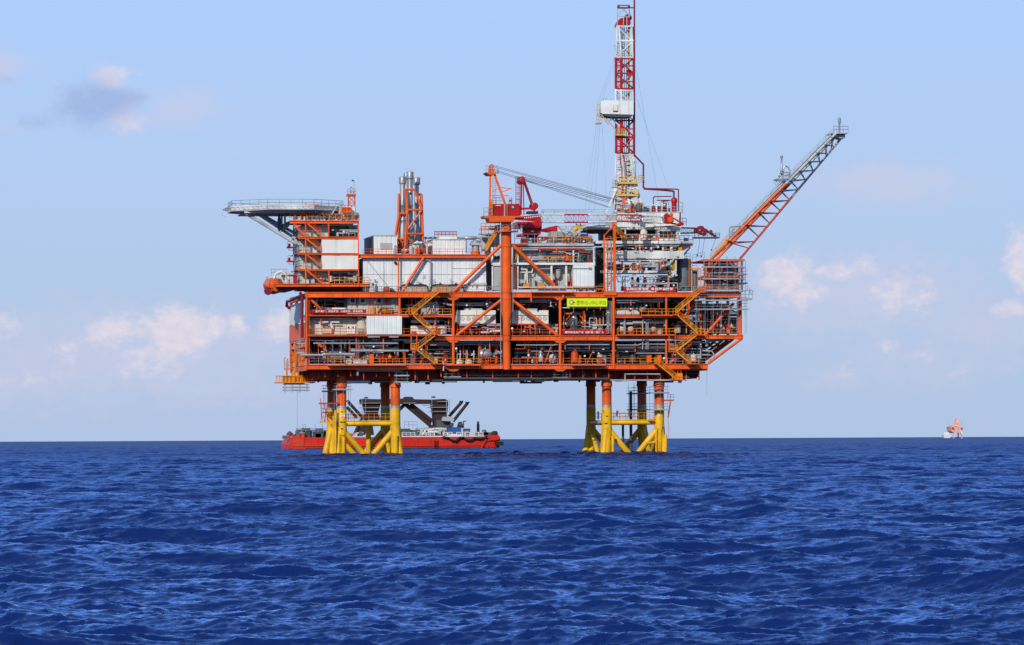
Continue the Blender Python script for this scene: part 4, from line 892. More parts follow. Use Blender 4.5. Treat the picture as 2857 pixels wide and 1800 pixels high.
for z_, x0, x1 in ((620,808,1002), (663,832,1001), (708,832,1001), (753,832,1001), (796,768,1031)): part(lq, 'floor', 'deck', lambda b: b.box(XX(x0,.6), XX(x1,.6), .7, 15, ZZ(z_,.7), ZZ(z_,.7)+.15))
part(lq, 'deck_edge', 'redorange', lambda b: b.pb(838,800,1000,808,4,12).pb(860,806,1020,812,6,8))
for p, q in (((858,624),(896,655)), ((856,667),(896,699)), ((856,711),(896,742)), ((857,755),(902,793)), ((820,626),(850,658))): part(lq, 'stair_flight', 'orange', lambda b: b.stair(P(*p,.4), P(*q,.4), 1.0, .032).bar(P(*p,.3),P(*q,.3),.15,.30))
for x0, x1, y in ((834,897,661), (834,897,706), (834,897,751), (858,895,620)): part(lq, 'handrail', 'galv', lambda b: b.prail(x0,x1,y,.2,1.15,sp=.9,r=.045))
part(lq, 'landing_end', 'orange', lambda b: b.pb(832,655,838,664,.1,1.5).pb(832,700,838,710,.1,1.5).pb(832,745,838,755,.1,1.5))
part(lq, 'handrail', 'orange2', lambda b: b.prail(920,1030,791,.2,1.15,sp=1.0,r=.055)); part(lq, 'handrail', 'orange2', lambda b: b.prail(808,918,615,.2,1.2,sp=1.1,r=.05)); part(lq, 'handrail', 'orange2', lambda b: b.prail(920,1002,615,.2,1.2,sp=1.1,r=.05))
for y0 in (680, 719):
    part(lq, 'side_balcony', 'red', lambda b: b.pb(802,y0+8,822,y0+12,8,2).pb(805,y0,811,y0+8,8.5,1)); part(lq, 'balcony_cage', 'galv', lambda b: b.path([P(803,y0+8,8), P(803,y0-4,8), P(807,y0-6,8), P(818,y0-6,8)], .06).path([P(806,y0+12,8), P(806,y0+18,8), P(818,y0+18,8)], .05))
part(lq, 'service_pipe', 'lgrey', lambda b: b.path([P(819,630,9), P(819,780,9)], .12)); part(lq, 'window', 'glass', lambda b: b.pb(866,686,884,706,2.5,.15)); part(lq, 'door', 'warm', lambda b: b.pb(867,687,884,705,2.4,.1))
part(lq, 'air_handler', 'lgrey', lambda b: b.pb(951,640,983,658,5.5,1.2).path([P(953,640,5.4), P(953,631,5.4)], .2).path([P(973,640,5.4), P(973,630,5.4)], .25).pb(988,648,999,658,5.6,1)); part(lq, 'cabinet', 'orange', lambda b: b.pb(898,640,908,660,4,1).pb(903,648,914,658,3.6,.5)); part(lq, 'duct', 'white', lambda b: b.path([P(898,628,2.2), P(985,627,2.2)], .14))
part(lq, 'machine', 'lgrey', lambda b: b.pb(985,764,995,786,1.6,.8).pb(862,772,878,790,1.8,.8).path([P(960,772,2), P(968,778,2), P(985,778,2)], .25)); part(lq, 'machine_window', 'glass', lambda b: b.pb(857,771,863,779,1.7,.1).pb(866,771,872,779,1.7,.1)); part(lq, 'locker', 'white', lambda b: b.pb(921,770,930,786,1.5,.8)); part(lq, 'duct', 'galv', lambda b: b.path([P(925,762,2), P(995,760,2)], .16))
part(lq, 'recess', 'char', lambda b: b.pb(918,757,1000,790,2.45,.12).pb(1002,752,1014,812,5,3))  # charcoal panels stand in for the shade of the open storey
# rooftop machinery under and beside the helideck
roof = thing('rooftop_skid', 'orange rooftop machinery and pipes under the right half of the helideck', 'rooftop machinery', P(890,615,5))
part(roof, 'frame', 'orange', lambda b: b.pb(848,578,893,587,2,.4).pb(852,566,855,616,1.8,.3).pb(890,578,893,616,2,.3).pb(860,570,890,573,2,.3))
for i, (px, w_, h_, c_) in enumerate(((860,9,10,'redorange'),(872,11,14,'orange'),(883,12,20,'grey'),(897,8,16,'lgrey'),(915,10,18,'lgrey'),(930,6,10,'red'),(840,7,14,'orange'),(822,8,18,'white'))): part(roof, 'unit', c_, lambda b: b.pb(px,612-h_,px+w_,612,2.2+(i%3),1.2).pb(px+1,612-h_-2,px+w_-1,612-h_,2.4+(i%3),.8))
for i, (a_, c_) in enumerate((((868,615),(885,580)), ((820,612),(830,590)), ((896,612),(903,576)), ((925,600),(938,578)), ((905,588),(925,585)))): part(roof, 'pipe', ['white','lgrey','galv','white','lgrey'][i], lambda b: b.path([P(*a_,1.8), P(*c_,1.8)], .14))
t = thing('plant_room', 'small white rooftop plant room right of the helideck', 'plant room', P(968,603,4)); part(t, 'wall', 'white', lambda b: b.pb(943,577,991,603,3.6,6)); part(t, 'corner_post', 'dark', lambda b: b.pb(942,576,944.5,603,3.5,.2)); part(t, 'door', 'lgrey', lambda b: b.pb(947,584,954,603,3.55,.1))
part(t, 'orange_unit', 'orange', lambda b: b.pb(955,578,979,593,2.2,1.2).pb(958,590,976,594,2.0,.4)); part(t, 'handrail', 'orange', lambda b: b.prail(953,981,590,2.0,1.2,sp=.6,r=.05))
t = thing('antenna_tower', 'narrow orange lattice tower with a railed top and tall mast above the accommodation block', 'antenna tower', P(981,604,5))
c4 = lambda x0, x1, y: [P(x0,y,4), P(x1,y,4), P(x1,y,5.4), P(x0,y,5.4)]
part(t, 'lattice', 'redorange', lambda b: b.lattice(c4(972,990,603), c4(972,990,548), 3, .11, .06, True)); part(t, 'post', 'orange', lambda b: b.pb(970.5,544,974,603,3.8,.25).pb(988.5,544,992,603,3.8,.25)); part(t, 'platform', 'orange', lambda b: b.pb(969,541,993.5,546.5,3.6,2)); part(t, 'handrail', 'galv', lambda b: b.prail(970,993,541,3.7,.95,sp=.5,r=.045).prail(970,993,541,5.4,.95,sp=.5,r=.045)); part(t, 'mast', 'lgrey', lambda b: b.tube(P(987.5,541,4.5), P(987.5,505,4.5), .09)); part(t, 'lamp', 'char', lambda b: b.path([P(987.5,506,4.5), P(984,503,4.5), P(981.5,505,4.5)], .12).pb(977,522,983,524,4.4,.2)); part(t, 'dish', 'white', lambda b: b.lathe(P(979,533,4), [(.4,0),(.3,.2),(.05,.25)], 14, 'y'))
# helideck
heli = thing('helideck', 'octagonal grey helideck cantilevered out over the sea on white struts', 'helideck', P(790,585,10))
def octo(cx, cy, r, z, k=.414): return [(cx+r*sx, cy+r*sy) for sx, sy in ((-1,-k),(-k,-1),(k,-1),(1,-k),(1,k),(k,1),(-k,1),(-1,k))]
hz = ZZ(575,0,790); hx0, hx1 = XX(640,11,575), XX(948,11,575); hc, hr = (hx0+hx1)/2, (hx1-hx0)/2; HY = 9.5
hd = part(heli, 'deck_plate', 'lgrey', lambda b: b.slab(octo(hc,HY,hr,0), hz-.45, hz)); part(heli, 'under_structure', 'white', lambda b: b.slab(octo(hc,HY,hr*.90,0), hz-.9, hz-.47))
part(hd, 'edge_trim', 'white', lambda b: [b.bar(V((*p,hz-.3)), V((*q,hz-.3)), .2, .95) for p, q in zip(octo(hc,HY,hr*1.005,0), octo(hc,HY,hr*1.005,0)[1:]+octo(hc,HY,hr*1.005,0)[:1])])
part(heli, 'under_beam', 'white', lambda b: [b.box(hc-hr*.8, hc+hr*.8, HY+y, HY+y+.25, hz-1.2, hz-.9) for y in (-7,-3.5,0,3.5,7)])
oo, o2 = octo(hc,HY,hr,0), octo(hc,HY,hr*1.10,0)
def net(b):
    for p, q, p2, q2 in zip(oo, oo[1:]+oo[:1], o2, o2[1:]+o2[:1]):
        p, q, p2, q2 = V((*p,hz-.35)), V((*q,hz-.35)), V((*p2,hz-.1)), V((*q2,hz-.1)); b.tube(p2, q2, .05, n=5)
        for k in range(9): b.tube(p.lerp(q,k/8), p2.lerp(q2,k/8), .035, n=4)
        b.tube(p.lerp(p2,.5), q.lerp(q2,.5), .02, n=4)
part(hd, 'safety_net', 'galv', net)
part(hd, 'handrail', 'galv', lambda b: [b.rail(V((*p,hz)), V((*q,hz)), 1.25, 2.3, .045) for p, q in zip(oo, oo[1:]+oo[:1])])
for p, q, Y0, Y1 in (((686,596),(826,680),4,3), ((712,592),(834,672),8,6), ((700,582),(838,660),13,8), ((795,585),(795,634),6,6), ((786,592),(786,640),11,9), ((806,628),(788,646),6,6), ((786,640),(812,618),9,8)):
    part(heli, 'strut', 'lgrey', lambda b: b.tube(P(*p,Y0), P(*q,Y1), .3 if p[0] < 750 else .2, n=12), True)
part(heli, 'strut_foot', 'lgrey', lambda b: b.bar(P(822,668,4), P(838,692,4), .5)); part(heli, 'drain_line', 'galv', lambda b: b.path([P(622,592,9), P(620,600,9), P(630,606,9)], .03).path([P(778,594,10), P(778,600,10)], .06))
t = thing('fuel_canister', 'dark slim canister hanging below the helideck beside its white struts', 'canister', P(779,645,5)); part(t, 'body', 'teal', lambda b: b.lathe(P(779,640,5), [(.1,-.4),(.3,0),(.34,1.6),(.22,2.6),(.1,3.0)], 14), True); part(t, 'hook', 'char', lambda b: b.path([P(779,600,5), P(776,592,5)], .05).path([P(776,640,5), P(782,648,5), P(790,644,5)], .05))
# lifeboat on its shelf
t = thing('lifeboat', 'orange enclosed lifeboat hanging at the left edge of the platform', 'lifeboat', P(765,818,6))
def boat(px, py, Y, L_, W_, H_):
    b = MB(); c = P(px,py,Y); n = 12; rows = []
    for i in range(n+1):
        s_ = i/n; w_ = W_*(math.sin(math.pi*min(1,max(.0,s_*.94+.03)))**.5); pr = []
        for (a, h) in ((0,-.5),(.55,-.42),(.9,-.15),(1,.02),(.97,.1),(.7,.38),(0,.46)): pr.append((a*w_, h*H_*(.75+.25*math.sin(math.pi*s_))))
        ring = [(x, z) for x, z in pr]+[(-x, z) for x, z in reversed(pr[1:-1])]
        rows.append([V((c.x+x, c.y+(s_-.5)*L_, c.z+z)) for x, z in ring])
    k = len(rows[0]); vs = [p for r_ in rows for p in r_]
    fs = [(i*k+j, i*k+(j+1)%k, (i+1)*k+(j+1)%k, (i+1)*k+j) for i in range(n) for j in range(k)]+[tuple(range(k)), tuple(n*k+j for j in reversed(range(k)))]
    b.add(vs, fs); return b
bo = boat(763,797,8,9,2.0,3.4); bo.build('hull', 'orange', t, True)
part(t, 'fender_belt', 'redorange', lambda b: b.path([P(744,800,5), P(760,804,3.6), P(786,800,3.8)], .12)); part(t, 'hatch', 'glass', lambda b: b.pb(752,783,760,788,4.5,.3)); part(t, 'propeller_guard', 'dred', lambda b: b.lathe(P(748,812,5), [(.7,-.2),(.8,0),(.7,.2)], 14, 'y'))
t = thing('lifeboat_davit', 'white davit arms and winch above the orange lifeboat', 'davit', P(788,796,6))
part(t, 'arm', 'white', lambda b: b.path([P(800,795,5), P(796,765,5), P(785,757,5), P(770,764,5), P(764,778,5)], .22, 8)); part(t, 'arm', 'white', lambda b: b.path([P(808,795,9), P(804,762,9), P(790,755,9), P(774,764,9)], .22, 8)); part(t, 'winch', 'char', lambda b: b.pb(786,767,798,774,4.8,.6).pb(790,774,794,782,4.8,.4)); part(t, 'crossbeam', 'white', lambda b: b.pb(772,760,802,763,6.5,.3).pb(778,769,784,773,4.8,.4)); part(t, 'handrail', 'galv', lambda b: b.prail(757,800,770,5,1.3,sp=.8,r=.045))
t = thing('lifeboat_shelf', 'orange shelf deck carrying the lifeboat and davit at far left', 'deck', P(800,802,5)); part(t, 'deck', 'orange', lambda b: b.pb(770,796,832,802,2,9)); part(t, 'upstand', 'red', lambda b: b.pb(820,766,829,796,2.4,2).pb(806,766,829,770,2.2,3)); part(t, 'soffit', 'dred', lambda b: b.pprism([(770,803),(782,812),(806,813),(845,803)],3,9)); part(t, 'handrail', 'orange2', lambda b: b.prail(770,818,796,2.1,1.2,sp=.8,r=.05)); part(t, 'lamp_post', 'galv', lambda b: b.path([P(744,795,3), P(744,775,3), P(748,772,3)], .08))
# ---------------------------------------------------------------- white machinery hall and the houses on its roof
hall = thing('machinery_hall', 'long white panelled machinery hall on the top deck left of the crane pedestal', 'machinery hall', P(1184,812,8))
part(hall, 'wall', 'clad', lambda b: b.corr(1013,720,1356,813,1.6,14,1.15,.05)); 
for px in (1071, 1261): part(hall, 'panel_joint', 'grey', lambda b: b.pb(px-.6,721,px+.6,812,1.52,.06))
part(hall, 'panel_joint', 'lgrey', lambda b: b.pb(1261,748,1354,749.5,1.53,.05).pb(1014,765,1354,766,1.53,.05)); part(hall, 'roof_beam', 'orange', lambda b: b.pb(1000,711,1357,719,.7,1.2).pb(1000,709.5,1357,711,.5,1.6).pb(1000,718,1357,719.5,.6,1.4)); part(hall, 'roof', 'deck', lambda b: b.pb(1013,710.5,1356,712,2.2,14))
part(hall, 'downpipe', 'grey', lambda b: b.path([P(1186,716,1.2), P(1188,724,1.2), P(1198,726,1.2), P(1202,732,1.2), P(1202,795,1.2)], .16, 8), True); part(hall, 'rust_stain', 'beige', lambda b: b.pb(1181,765,1188,778,1.56,.03)); part(hall, 'flood_lamp', 'dark', lambda b: b.lathe(P(1103,733,1.2), [(.1,-.3),(.28,0),(.1,.3)], 10, 'x')); part(hall, 'stay_wire', 'galv', lambda b: b.tube(P(1020,722,1.3), P(1090,808,1.3), .045, n=4)); part(hall, 'gap_shade_block', 'char', lambda b: b.pb(1356,720,1372,808,4,6))  # charcoal block at the hall's right end paints the gap's shade
part(hall, 'handrail', 'orange', lambda b: b.prail(1013,1354,709.5,.9,1.0,sp=1.5,r=.04)); part(hall, 'wall_lamp', 'galv', lambda b: [b.path([P(px,808,1.0), P(px,782,1.0), P(px-4,781,1.0), P(px+4,781,1.0)], .045) for px in (1035,1120,1163,1210,1258)])
def hs(t): part(t, 'roof_edge', 'lgrey', lambda b: b.pb(1042,656,1110,658.5,2.4,17)); part(t, 'vent_panel', 'lgrey', lambda b: b.pb(1061,678,1094,696,2.42,.06)); part(t, 'side_wall', 'char', lambda b: b.box(XX(1043,2.6)-.12, XX(1043,2.6)-.02, 2.9, 17.4, ZZ(707,2.5), ZZ(659,2.5))); part(t, 'door', 'grey', lambda b: b.pb(1100,684,1106,707,2.42,.06))  # side wall: its shade is put into the charcoal colour
walled('roof_house', 'white roof house with a shade-coloured side wall left of the exhaust stacks', 'roof house', 1043,658,1108,708.5,2.5,15,'clad',True,extra=hs,pitch=.9)
def hs2(t): part(t, 'roof_unit', 'clad', lambda b: b.pb(1225,660,1275,668,3.5,4)); part(t, 'roof_edge', 'lgrey', lambda b: b.pb(1207,667,1299,669.5,2.4,8)); part(t, 'handrail', 'redorange', lambda b: b.prail(1212,1274,660,4,1.0,sp=.7,r=.05).prail(1212,1274,662,8,1.0,sp=.7,r=.05))
walled('equipment_room', 'white corrugated equipment room right of the exhaust stacks', 'roof house', 1208,669,1298,709.5,2.5,8,'clad',True,extra=hs2,pitch=.8)
t = thing('vent_stack', 'short grey capped vent stack left of the crane pedestal', 'vent stack', P(1327,710,5)); part(t, 'pipe', 'galv', lambda b: b.lathe(P(1327,708,5), [(.75,0),(.75,1.9),(.95,2.0),(.95,2.35),(.5,2.6)], 20), True); part(t, 'base', 'orange', lambda b: b.lathe(P(1327,711,5), [(.9,0),(.9,.7)], 20)); part(t, 'cap_platform', 'lgrey', lambda b: b.pb(1314,678,1343,684,4,2))
t = thing('roof_pipeline', 'grey horizontal pipe with a fat silencer above the equipment room', 'pipe', P(1260,668,9)); part(t, 'pipe', 'grey', lambda b: b.path([P(1180,664,9), P(1340,664,9), P(1342,690,9)], .2, 8), True); part(t, 'silencer', 'galv', lambda b: b.lathe(P(1313,664,9), [(.2,-1.2),(.36,-1.0),(.36,1.0),(.2,1.2)], 14, 'x'), True); part(t, 'support', 'char', lambda b: [b.pb(px,665,px+2,706,9,.2) for px in (1186,1300,1320)])
t = thing('roof_pipework', 'cluster of fat white bent pipes at the foot of the exhaust stacks', 'pipework', P(1180,708,4))
for i, px in enumerate((1155, 1166, 1178, 1190)): part(t, 'bent_pipe', 'white', lambda b: b.path([P(px,708,3.5), P(px,682+i*2,3.5), P(px+9,677+i*2,3.5), P(px+20,680+i,3.8)], .32, 10), True)
for px in (1147, 1160): part(t, 'drum', 'lgrey', lambda b: b.lathe(P(px,709,3), [(.4,0),(.4,1.4),(.2,1.6)], 12), True)
# exhaust stacks: four silver flues in an orange guide frame
for i, (px, yt, yb, Y, w, cap, lab) in enumerate(((1145,480,708,5,15,20,'tallest silver exhaust flue in front with a capped top'), (1124,494,706,8,15,20,'silver exhaust flue at the left of the group'), (1163,496,706,9,13,21,'silver exhaust flue at the right of the group'), (1135,483,706,13,14,16,'silver exhaust flue hidden behind the tallest one'))):
    t = thing('exhaust_flue', lab, 'exhaust flue', P(px,yb,Y), 'four silver exhaust flues'); r = m(w)/2; z = lambda y: ZZ(y,Y)-ZZ(yb,Y)
    part(t, 'pipe', 'steel', lambda b: b.lathe(P(px,yb,Y), [(r*1.5,0),(r*1.55,z(640)),(r*1.1,z(625)),(r*1.1,z(617)),(r*1.25,z(615)),(r,z(610)),(r,z(575)),(r*1.1,z(574)),(r*1.1,z(571)),(r,z(570)),(r,z(yt+12))], 24), True)
    part(t, 'cap', 'steel', lambda b: b.lathe(P(px,yb,Y), [(r,z(yt+21)),(m(cap)/2,z(yt+19)),(m(cap)/2,z(yt+2)),(m(cap)/2-.1,z(yt)),(.2,z(yt)+.03)], 24), True)
t = thing('stack_guide_frame', 'orange tubular guide frame around the four silver exhaust flues', 'guide frame', P(1145,708,7))
for p, q, Y0, Y1 in (((1131,528),(1137,590),3.4,3.4), ((1137,586),(1129,708),3.4,3.0), ((1156,528),(1178,585),3.4,3.4), ((1176,543),(1181,708),4,3.4), ((1113,543),(1112,600),8,7), ((1112,600),(1103,660),7,6.5), ((1175,543),(1176,708),11,11), ((1114,543),(1113,706),12,12), ((1103,655),(1112,708),6.5,6.5), ((1160,543),(1170,700),11,11)): part(t, 'leg', 'orange', lambda b: b.tube(P(*p,Y0), P(*q,Y1), .24, n=10), True)
for y, x0, x1, Y in ((529,1131,1157,3.4), (543,1113,1131,8), (543,1158,1175,9), (586,1136,1178,3.4), (596,1112,1130,7), (653,1130,1181,3.2), (668,1110,1130,6)): part(t, 'ring_beam', 'orange', lambda b: b.tube(P(x0,y,Y), P(x1,y,Y), .22, n=8).tube(P(x0,y,Y), P(x0-1,y,Y+7), .2, n=8).tube(P(x1,y,Y), P(x1-1,y,Y+7), .2, n=8))
for p, q, Y in (((1137,640),(1176,588),3.3), ((1133,656),(1154,682),3.3), ((1113,545),(1126,600),8), ((1115,600),(1106,655),7), ((1158,530),(1174,580),3.4), ((1133,700),(1128,655),6), ((1110,700),(1128,660),6.4)): part(t, 'diagonal_brace', 'orange', lambda b: b.tube(P(*p,Y), P(*q,Y), .17, n=8))
# tarpaulin covered baskets on the top deck edge
for x0, x1, w_ in ((1117,1195,'beside the left orange post'), (1202,1294,'under the long diagonal brace')):
    t = thing('covered_basket', 'cream sided cargo basket under a dark tarpaulin, %s' % w_, 'cargo basket', P((x0+x1)/2,814,.6), 'tarpaulin covered cargo baskets')
    part(t, 'body', 'beige', lambda b: b.pb(x0+2,799,x1-2,814,.6,1.6)); part(t, 'tarpaulin', 'black', lambda b: b.pprism([(x0,809),(x0,799),(x0+6,794),(x0+16,792.5),((x0+x1)/2,794),(x1-16,792.5),(x1-6,794),(x1,799),(x1,809),(x1-3,809),(x1-4,800),(x0+4,800),(x0+3,809)],.5,1.8)); part(t, 'post', 'orange2', lambda b: [b.pb(px,799,px+1.2,814,.5,.1) for px in range(int(x0)+8,int(x1)-6,12)]); part(t, 'lug', 'char', lambda b: [b.pb(px,789,px+5,794,1,.3) for px in (x0+24,x1-24)])
t = thing('white_cabin', 'small white cabin with a dark window on the top deck by the accommodation block', 'cabin', P(1038,814,.6)); part(t, 'wall', 'white', lambda b: b.pprism([(1031,814),(1031,790),(1034,786),(1044,786),(1047,790),(1047,814)],.5,1.4)); part(t, 'window', 'glass', lambda b: b.pb(1038,790,1043,797,.44,.06))
t = thing('red_pump', 'small red pump with a dark green hood on the top deck edge', 'pump', P(1082,814,.6)); part(t, 'body', 'redorange', lambda b: b.pb(1070,804,1088,814,.6,1)); part(t, 'hood', 'teal', lambda b: b.pprism([(1088,804),(1094,803),(1104,813),(1094,813)],.6,1)); part(t, 'handle', 'red', lambda b: b.path([P(1070,804,.6), P(1078,801,.6), P(1086,804,.6)], .1)); part(t, 'gauge_post', 'red', lambda b: b.path([P(1047,790,1), P(1047,782,1)], .08).pb(1044,780,1051,782,1,.1))
# ---------------------------------------------------------------- orange pedestal crane
c1 = thing('pedestal_crane', 'big orange pedestal crane with a maroon engine house in the middle of the platform', 'crane', P(1413,1030,.2))
YC = .2
part(c1, 'pedestal', 'orange', lambda b: b.lathe(P(1414,1031,YC), [(m(11),0),(m(11),ZZ(890,YC)-ZZ(1031,YC)),(m(15.4),ZZ(868,YC)-ZZ(1031,YC)),(m(15.4),ZZ(833,YC)-ZZ(1031,YC)),(m(15),ZZ(820,YC)-ZZ(1031,YC)),(m(14.6),ZZ(648,YC)-ZZ(1031,YC)),(m(14.4),ZZ(622,YC)-ZZ(1031,YC)),(m(17),ZZ(619,YC)-ZZ(1031,YC)),(m(17),ZZ(613,YC)-ZZ(1031,YC))], 36), True)
zp = lambda y: ZZ(y,YC)-ZZ(1031,YC)
for y in (688, 816, 834, 935, 950): part(c1, 'ring_stiffener', 'orange', lambda b: b.lathe(P(1414,1031,YC), [(m(13),zp(y)-.08),(m(16.6 if y < 900 else 12.4),zp(y)-.08),(m(16.6 if y < 900 else 12.4),zp(y)+.08),(m(13),zp(y)+.08)], 32))
part(c1, 'access_ring', 'orange', lambda b: b.lathe(P(1414,1031,YC), [(m(14),zp(648)),(m(33),zp(648)),(m(33),zp(645)),(m(14),zp(645))], 28)); part(c1, 'handrail', 'galv', lambda b: [b.rail(P(1414,645,YC)+V((m(32)*math.cos(a),m(32)*math.sin(a),0)), P(1414,645,YC)+V((m(32)*math.cos(a+.5),m(32)*math.sin(a+.5),0)), 1.1, 1, .04) for a in [i*.5236 for i in range(12)]])
part(c1, 'pedestal_pipe', 'galv', lambda b: b.path([P(1397,1030,-.9), P(1397,836,-.9), P(1396,700,-.9)], .07).path([P(1431,870,-.9), P(1431,690,-.9)], .06))
part(c1, 'slew_deck', 'orange', lambda b: b.pprism([(1350,602),(1460,602),(1460,607),(1438,607),(1432,619),(1367,619),(1364,609),(1352,608)],-2.0,5)); part(c1, 'handrail', 'galv', lambda b: b.prail(1350,1374,602,-1.9,1.5,sp=.8,r=.045).rail(P(1350,602,-1.9),P(1350,602,3),1.5,.9,.045).prail(1374,1405,569,-.5,1.2,sp=.8,r=.045))
eh = part(c1, 'engine_house', 'red', lambda b: b.corr(1374,569,1407,601,-1.5,4,.36,.06)); part(eh, 'house_lettering', 'letter', lambda b: [b.pb(px,572,px+1.8,574.6,-1.56,.03) for px in (1383,1386,1389,1392,1395)])
cb = part(c1, 'cab', 'red', lambda b: b.pb(1415,569,1450,601,-1.2,3).pprism([(1436,570),(1452,574),(1452,601),(1436,601)],-1.0,2.4)); part(cb, 'cab_window', 'glass', lambda b: b.pb(1427,574,1436,583,-1.26,.06).pprism([(1438,576),(1447,578),(1445,594),(1438,594)],-1.06,.05)); part(cb, 'cab_frame', 'lgrey', lambda b: b.pb(1428,575,1434,581,-1.3,.05)); part(c1, 'ladder', 'orange2', lambda b: b.ladder(P(1411,601,-1.6), P(1411,571,-1.6), .6, .06)); part(c1, 'fuel_tank', 'lgrey', lambda b: b.lathe(P(1424,569,.5), [(.35,0),(.35,1.1),(.2,1.3)], 12))
for (p, q, w_) in (((1366,602),(1368.5,480),5), ((1410,570),(1378,482),6)):
    for Y in (-1.2, 2.4): part(c1, 'gantry_leg', 'orange', lambda b: b.bar(P(*p,Y), P(*q,Y if q[1] < 490 else Y), m(w_)))
part(c1, 'gantry_tie', 'orange', lambda b: b.bar(P(1370,546,-1.2),P(1419,546,-1.2),.16).bar(P(1373,536,-1.2),P(1395,524,-1.2),.14).bar(P(1395,538,-1),P(1426,526,-1),.16).bar(P(1397,523,-1),P(1428,527,-1),.14).bar(P(1371,520,-1.2),P(1371,520,2.4),.2).bar(P(1395,530,-1.2),P(1395,530,2.4),.2)); part(c1, 'gantry_ladder', 'galv', lambda b: b.ladder(P(1379,570,-1.3), P(1379,492,-1.3), .6, .05)); part(c1, 'ladder_platform', 'orange2', lambda b: b.pb(1370,556,1375,600,-1.7,.5))
part(c1, 'head_platform', 'orange', lambda b: b.pprism([(1356,481),(1388,481),(1384,486),(1376,488),(1366,488)],-1.8,5)); part(c1, 'head_rail', 'lgrey', lambda b: b.prail(1356,1388,481,-1.7,1.25,sp=.5,r=.05).prail(1356,1388,481,3,1.25,sp=.7,r=.05)); part(c1, 'head_sheave', 'orange', lambda b: b.pprism([(1365,481),(1367,462),(1372,459),(1375,462),(1377,481)],-.6,2).lathe(P(1371,464,.4), [(.4,-.6),(.42,0),(.4,.6)], 16, 'y')); part(c1, 'head_hook', 'char', lambda b: b.tube(P(1389,472,-1), P(1389,485,-1), .1))
bf = part(c1, 'boom_foot', 'red', lambda b: b.pprism([(1440,606),(1472,602),(1508,598),(1511,621),(1500,619),(1436,613)],-1.6,.5).pprism([(1440,606),(1472,602),(1508,598),(1511,621),(1500,619),(1436,613)],1.6,.5).pb(1455,606,1505,612,-1.2,3)); part(bf, 'boom_lettering', 'letter', lambda b: [b.bar(P(px,608.5-(px-1460)*.12,-1.63), P(px+3.4,608-(px-1460)*.12,-1.63), .03, .18) for px in range(1461,1504,6)])
def sec(x0, x1, ta, tb, ba, bb, Y0, Y1, n, mt, name='boom_section', rc=.14, rb=.036, hw=1.1):
    A = [P(x0,ta,Y0-hw), P(x0,ta,Y0+hw), P(x0,ba,Y0+hw), P(x0,ba,Y0-hw)]; B = [P(x1,tb,Y1-hw), P(x1,tb,Y1+hw), P(x1,bb,Y1+hw), P(x1,bb,Y1-hw)]
    return lambda b: b.lattice(A, B, n, rc, rb)
Yb = lambda px: .3+(px-1500)/400*4
for x0, x1, ta, tb, ba, bb, n, mt in ((1508,1574,598.5,599,620,620.5,5,'white'), (1574,1640,599,599,620.5,620.5,5,'red'), (1640,1720,599,599.5,620.5,618,6,'white'), (1720,1790,599.5,600.5,618,617,5,'red'), (1790,1852,600.5,605,617,624,5,'white')):
    part(c1, 'boom_section', mt, sec(x0,x1,ta,tb,ba,bb,Yb(x0),Yb(x1),n,mt))
part(c1, 'boom_tip', 'red', lambda b: b.pprism([(1851,606),(1862,594),(1868,601),(1877,607),(1881,618),(1870,624),(1858,622)],Yb(1860)-1.2,2.4).bar(P(1875,607,Yb(1870)),P(1908,626,Yb(1870)),.5,.25).bar(P(1868,622,Yb(1870)),P(1900,628,Yb(1870)),.3).pb(1895,622,1907,629,Yb(1870)-.6,1.2)); part(c1, 'tip_sheave', 'orange', lambda b: b.lathe(P(1870,613,Yb(1870)-1.4), [(.2,-.1),(.55,-.08),(.55,.08),(.2,.1)], 16, 'y').lathe(P(1872,600,Yb(1870)), [(.2,-.2),(.4,-.1),(.4,.1),(.2,.2)], 14, 'y')); part(c1, 'tip_rail', 'dred', lambda b: b.prail(1895,1915,629,4,1.4,sp=.8,r=.045))
part(c1, 'boom_walkway', 'galv', lambda b: b.pb(1510,587,1518,600,-.5,.15).prail(1512,1640,588.5,Yb(1550)-1,.01,sp=3,r=.03).prail(1512,1720,598,Yb(1600)+1.2,.9,sp=2.4,r=.03)); part(c1, 'hoist_sling', 'char', lambda b: [b.bar(P(px,624,Yb(px)),P(px+3,628,Yb(px)),.2) for px in (1607,1618,1780)])
for i, (ya, x1, yb) in enumerate(((461,1855,598), (465,1852,600), (472,1845,603), (476,1840,604))): part(c1, 'boom_hoist_rope', 'char' if i else 'dred', lambda b: b.tube(P(1374,ya,.6+i*.25), P(x1-140 if i > 1 else x1-120,yb-(38 if i<2 else 24),Yb(x1-130)+.2), .042, n=5))
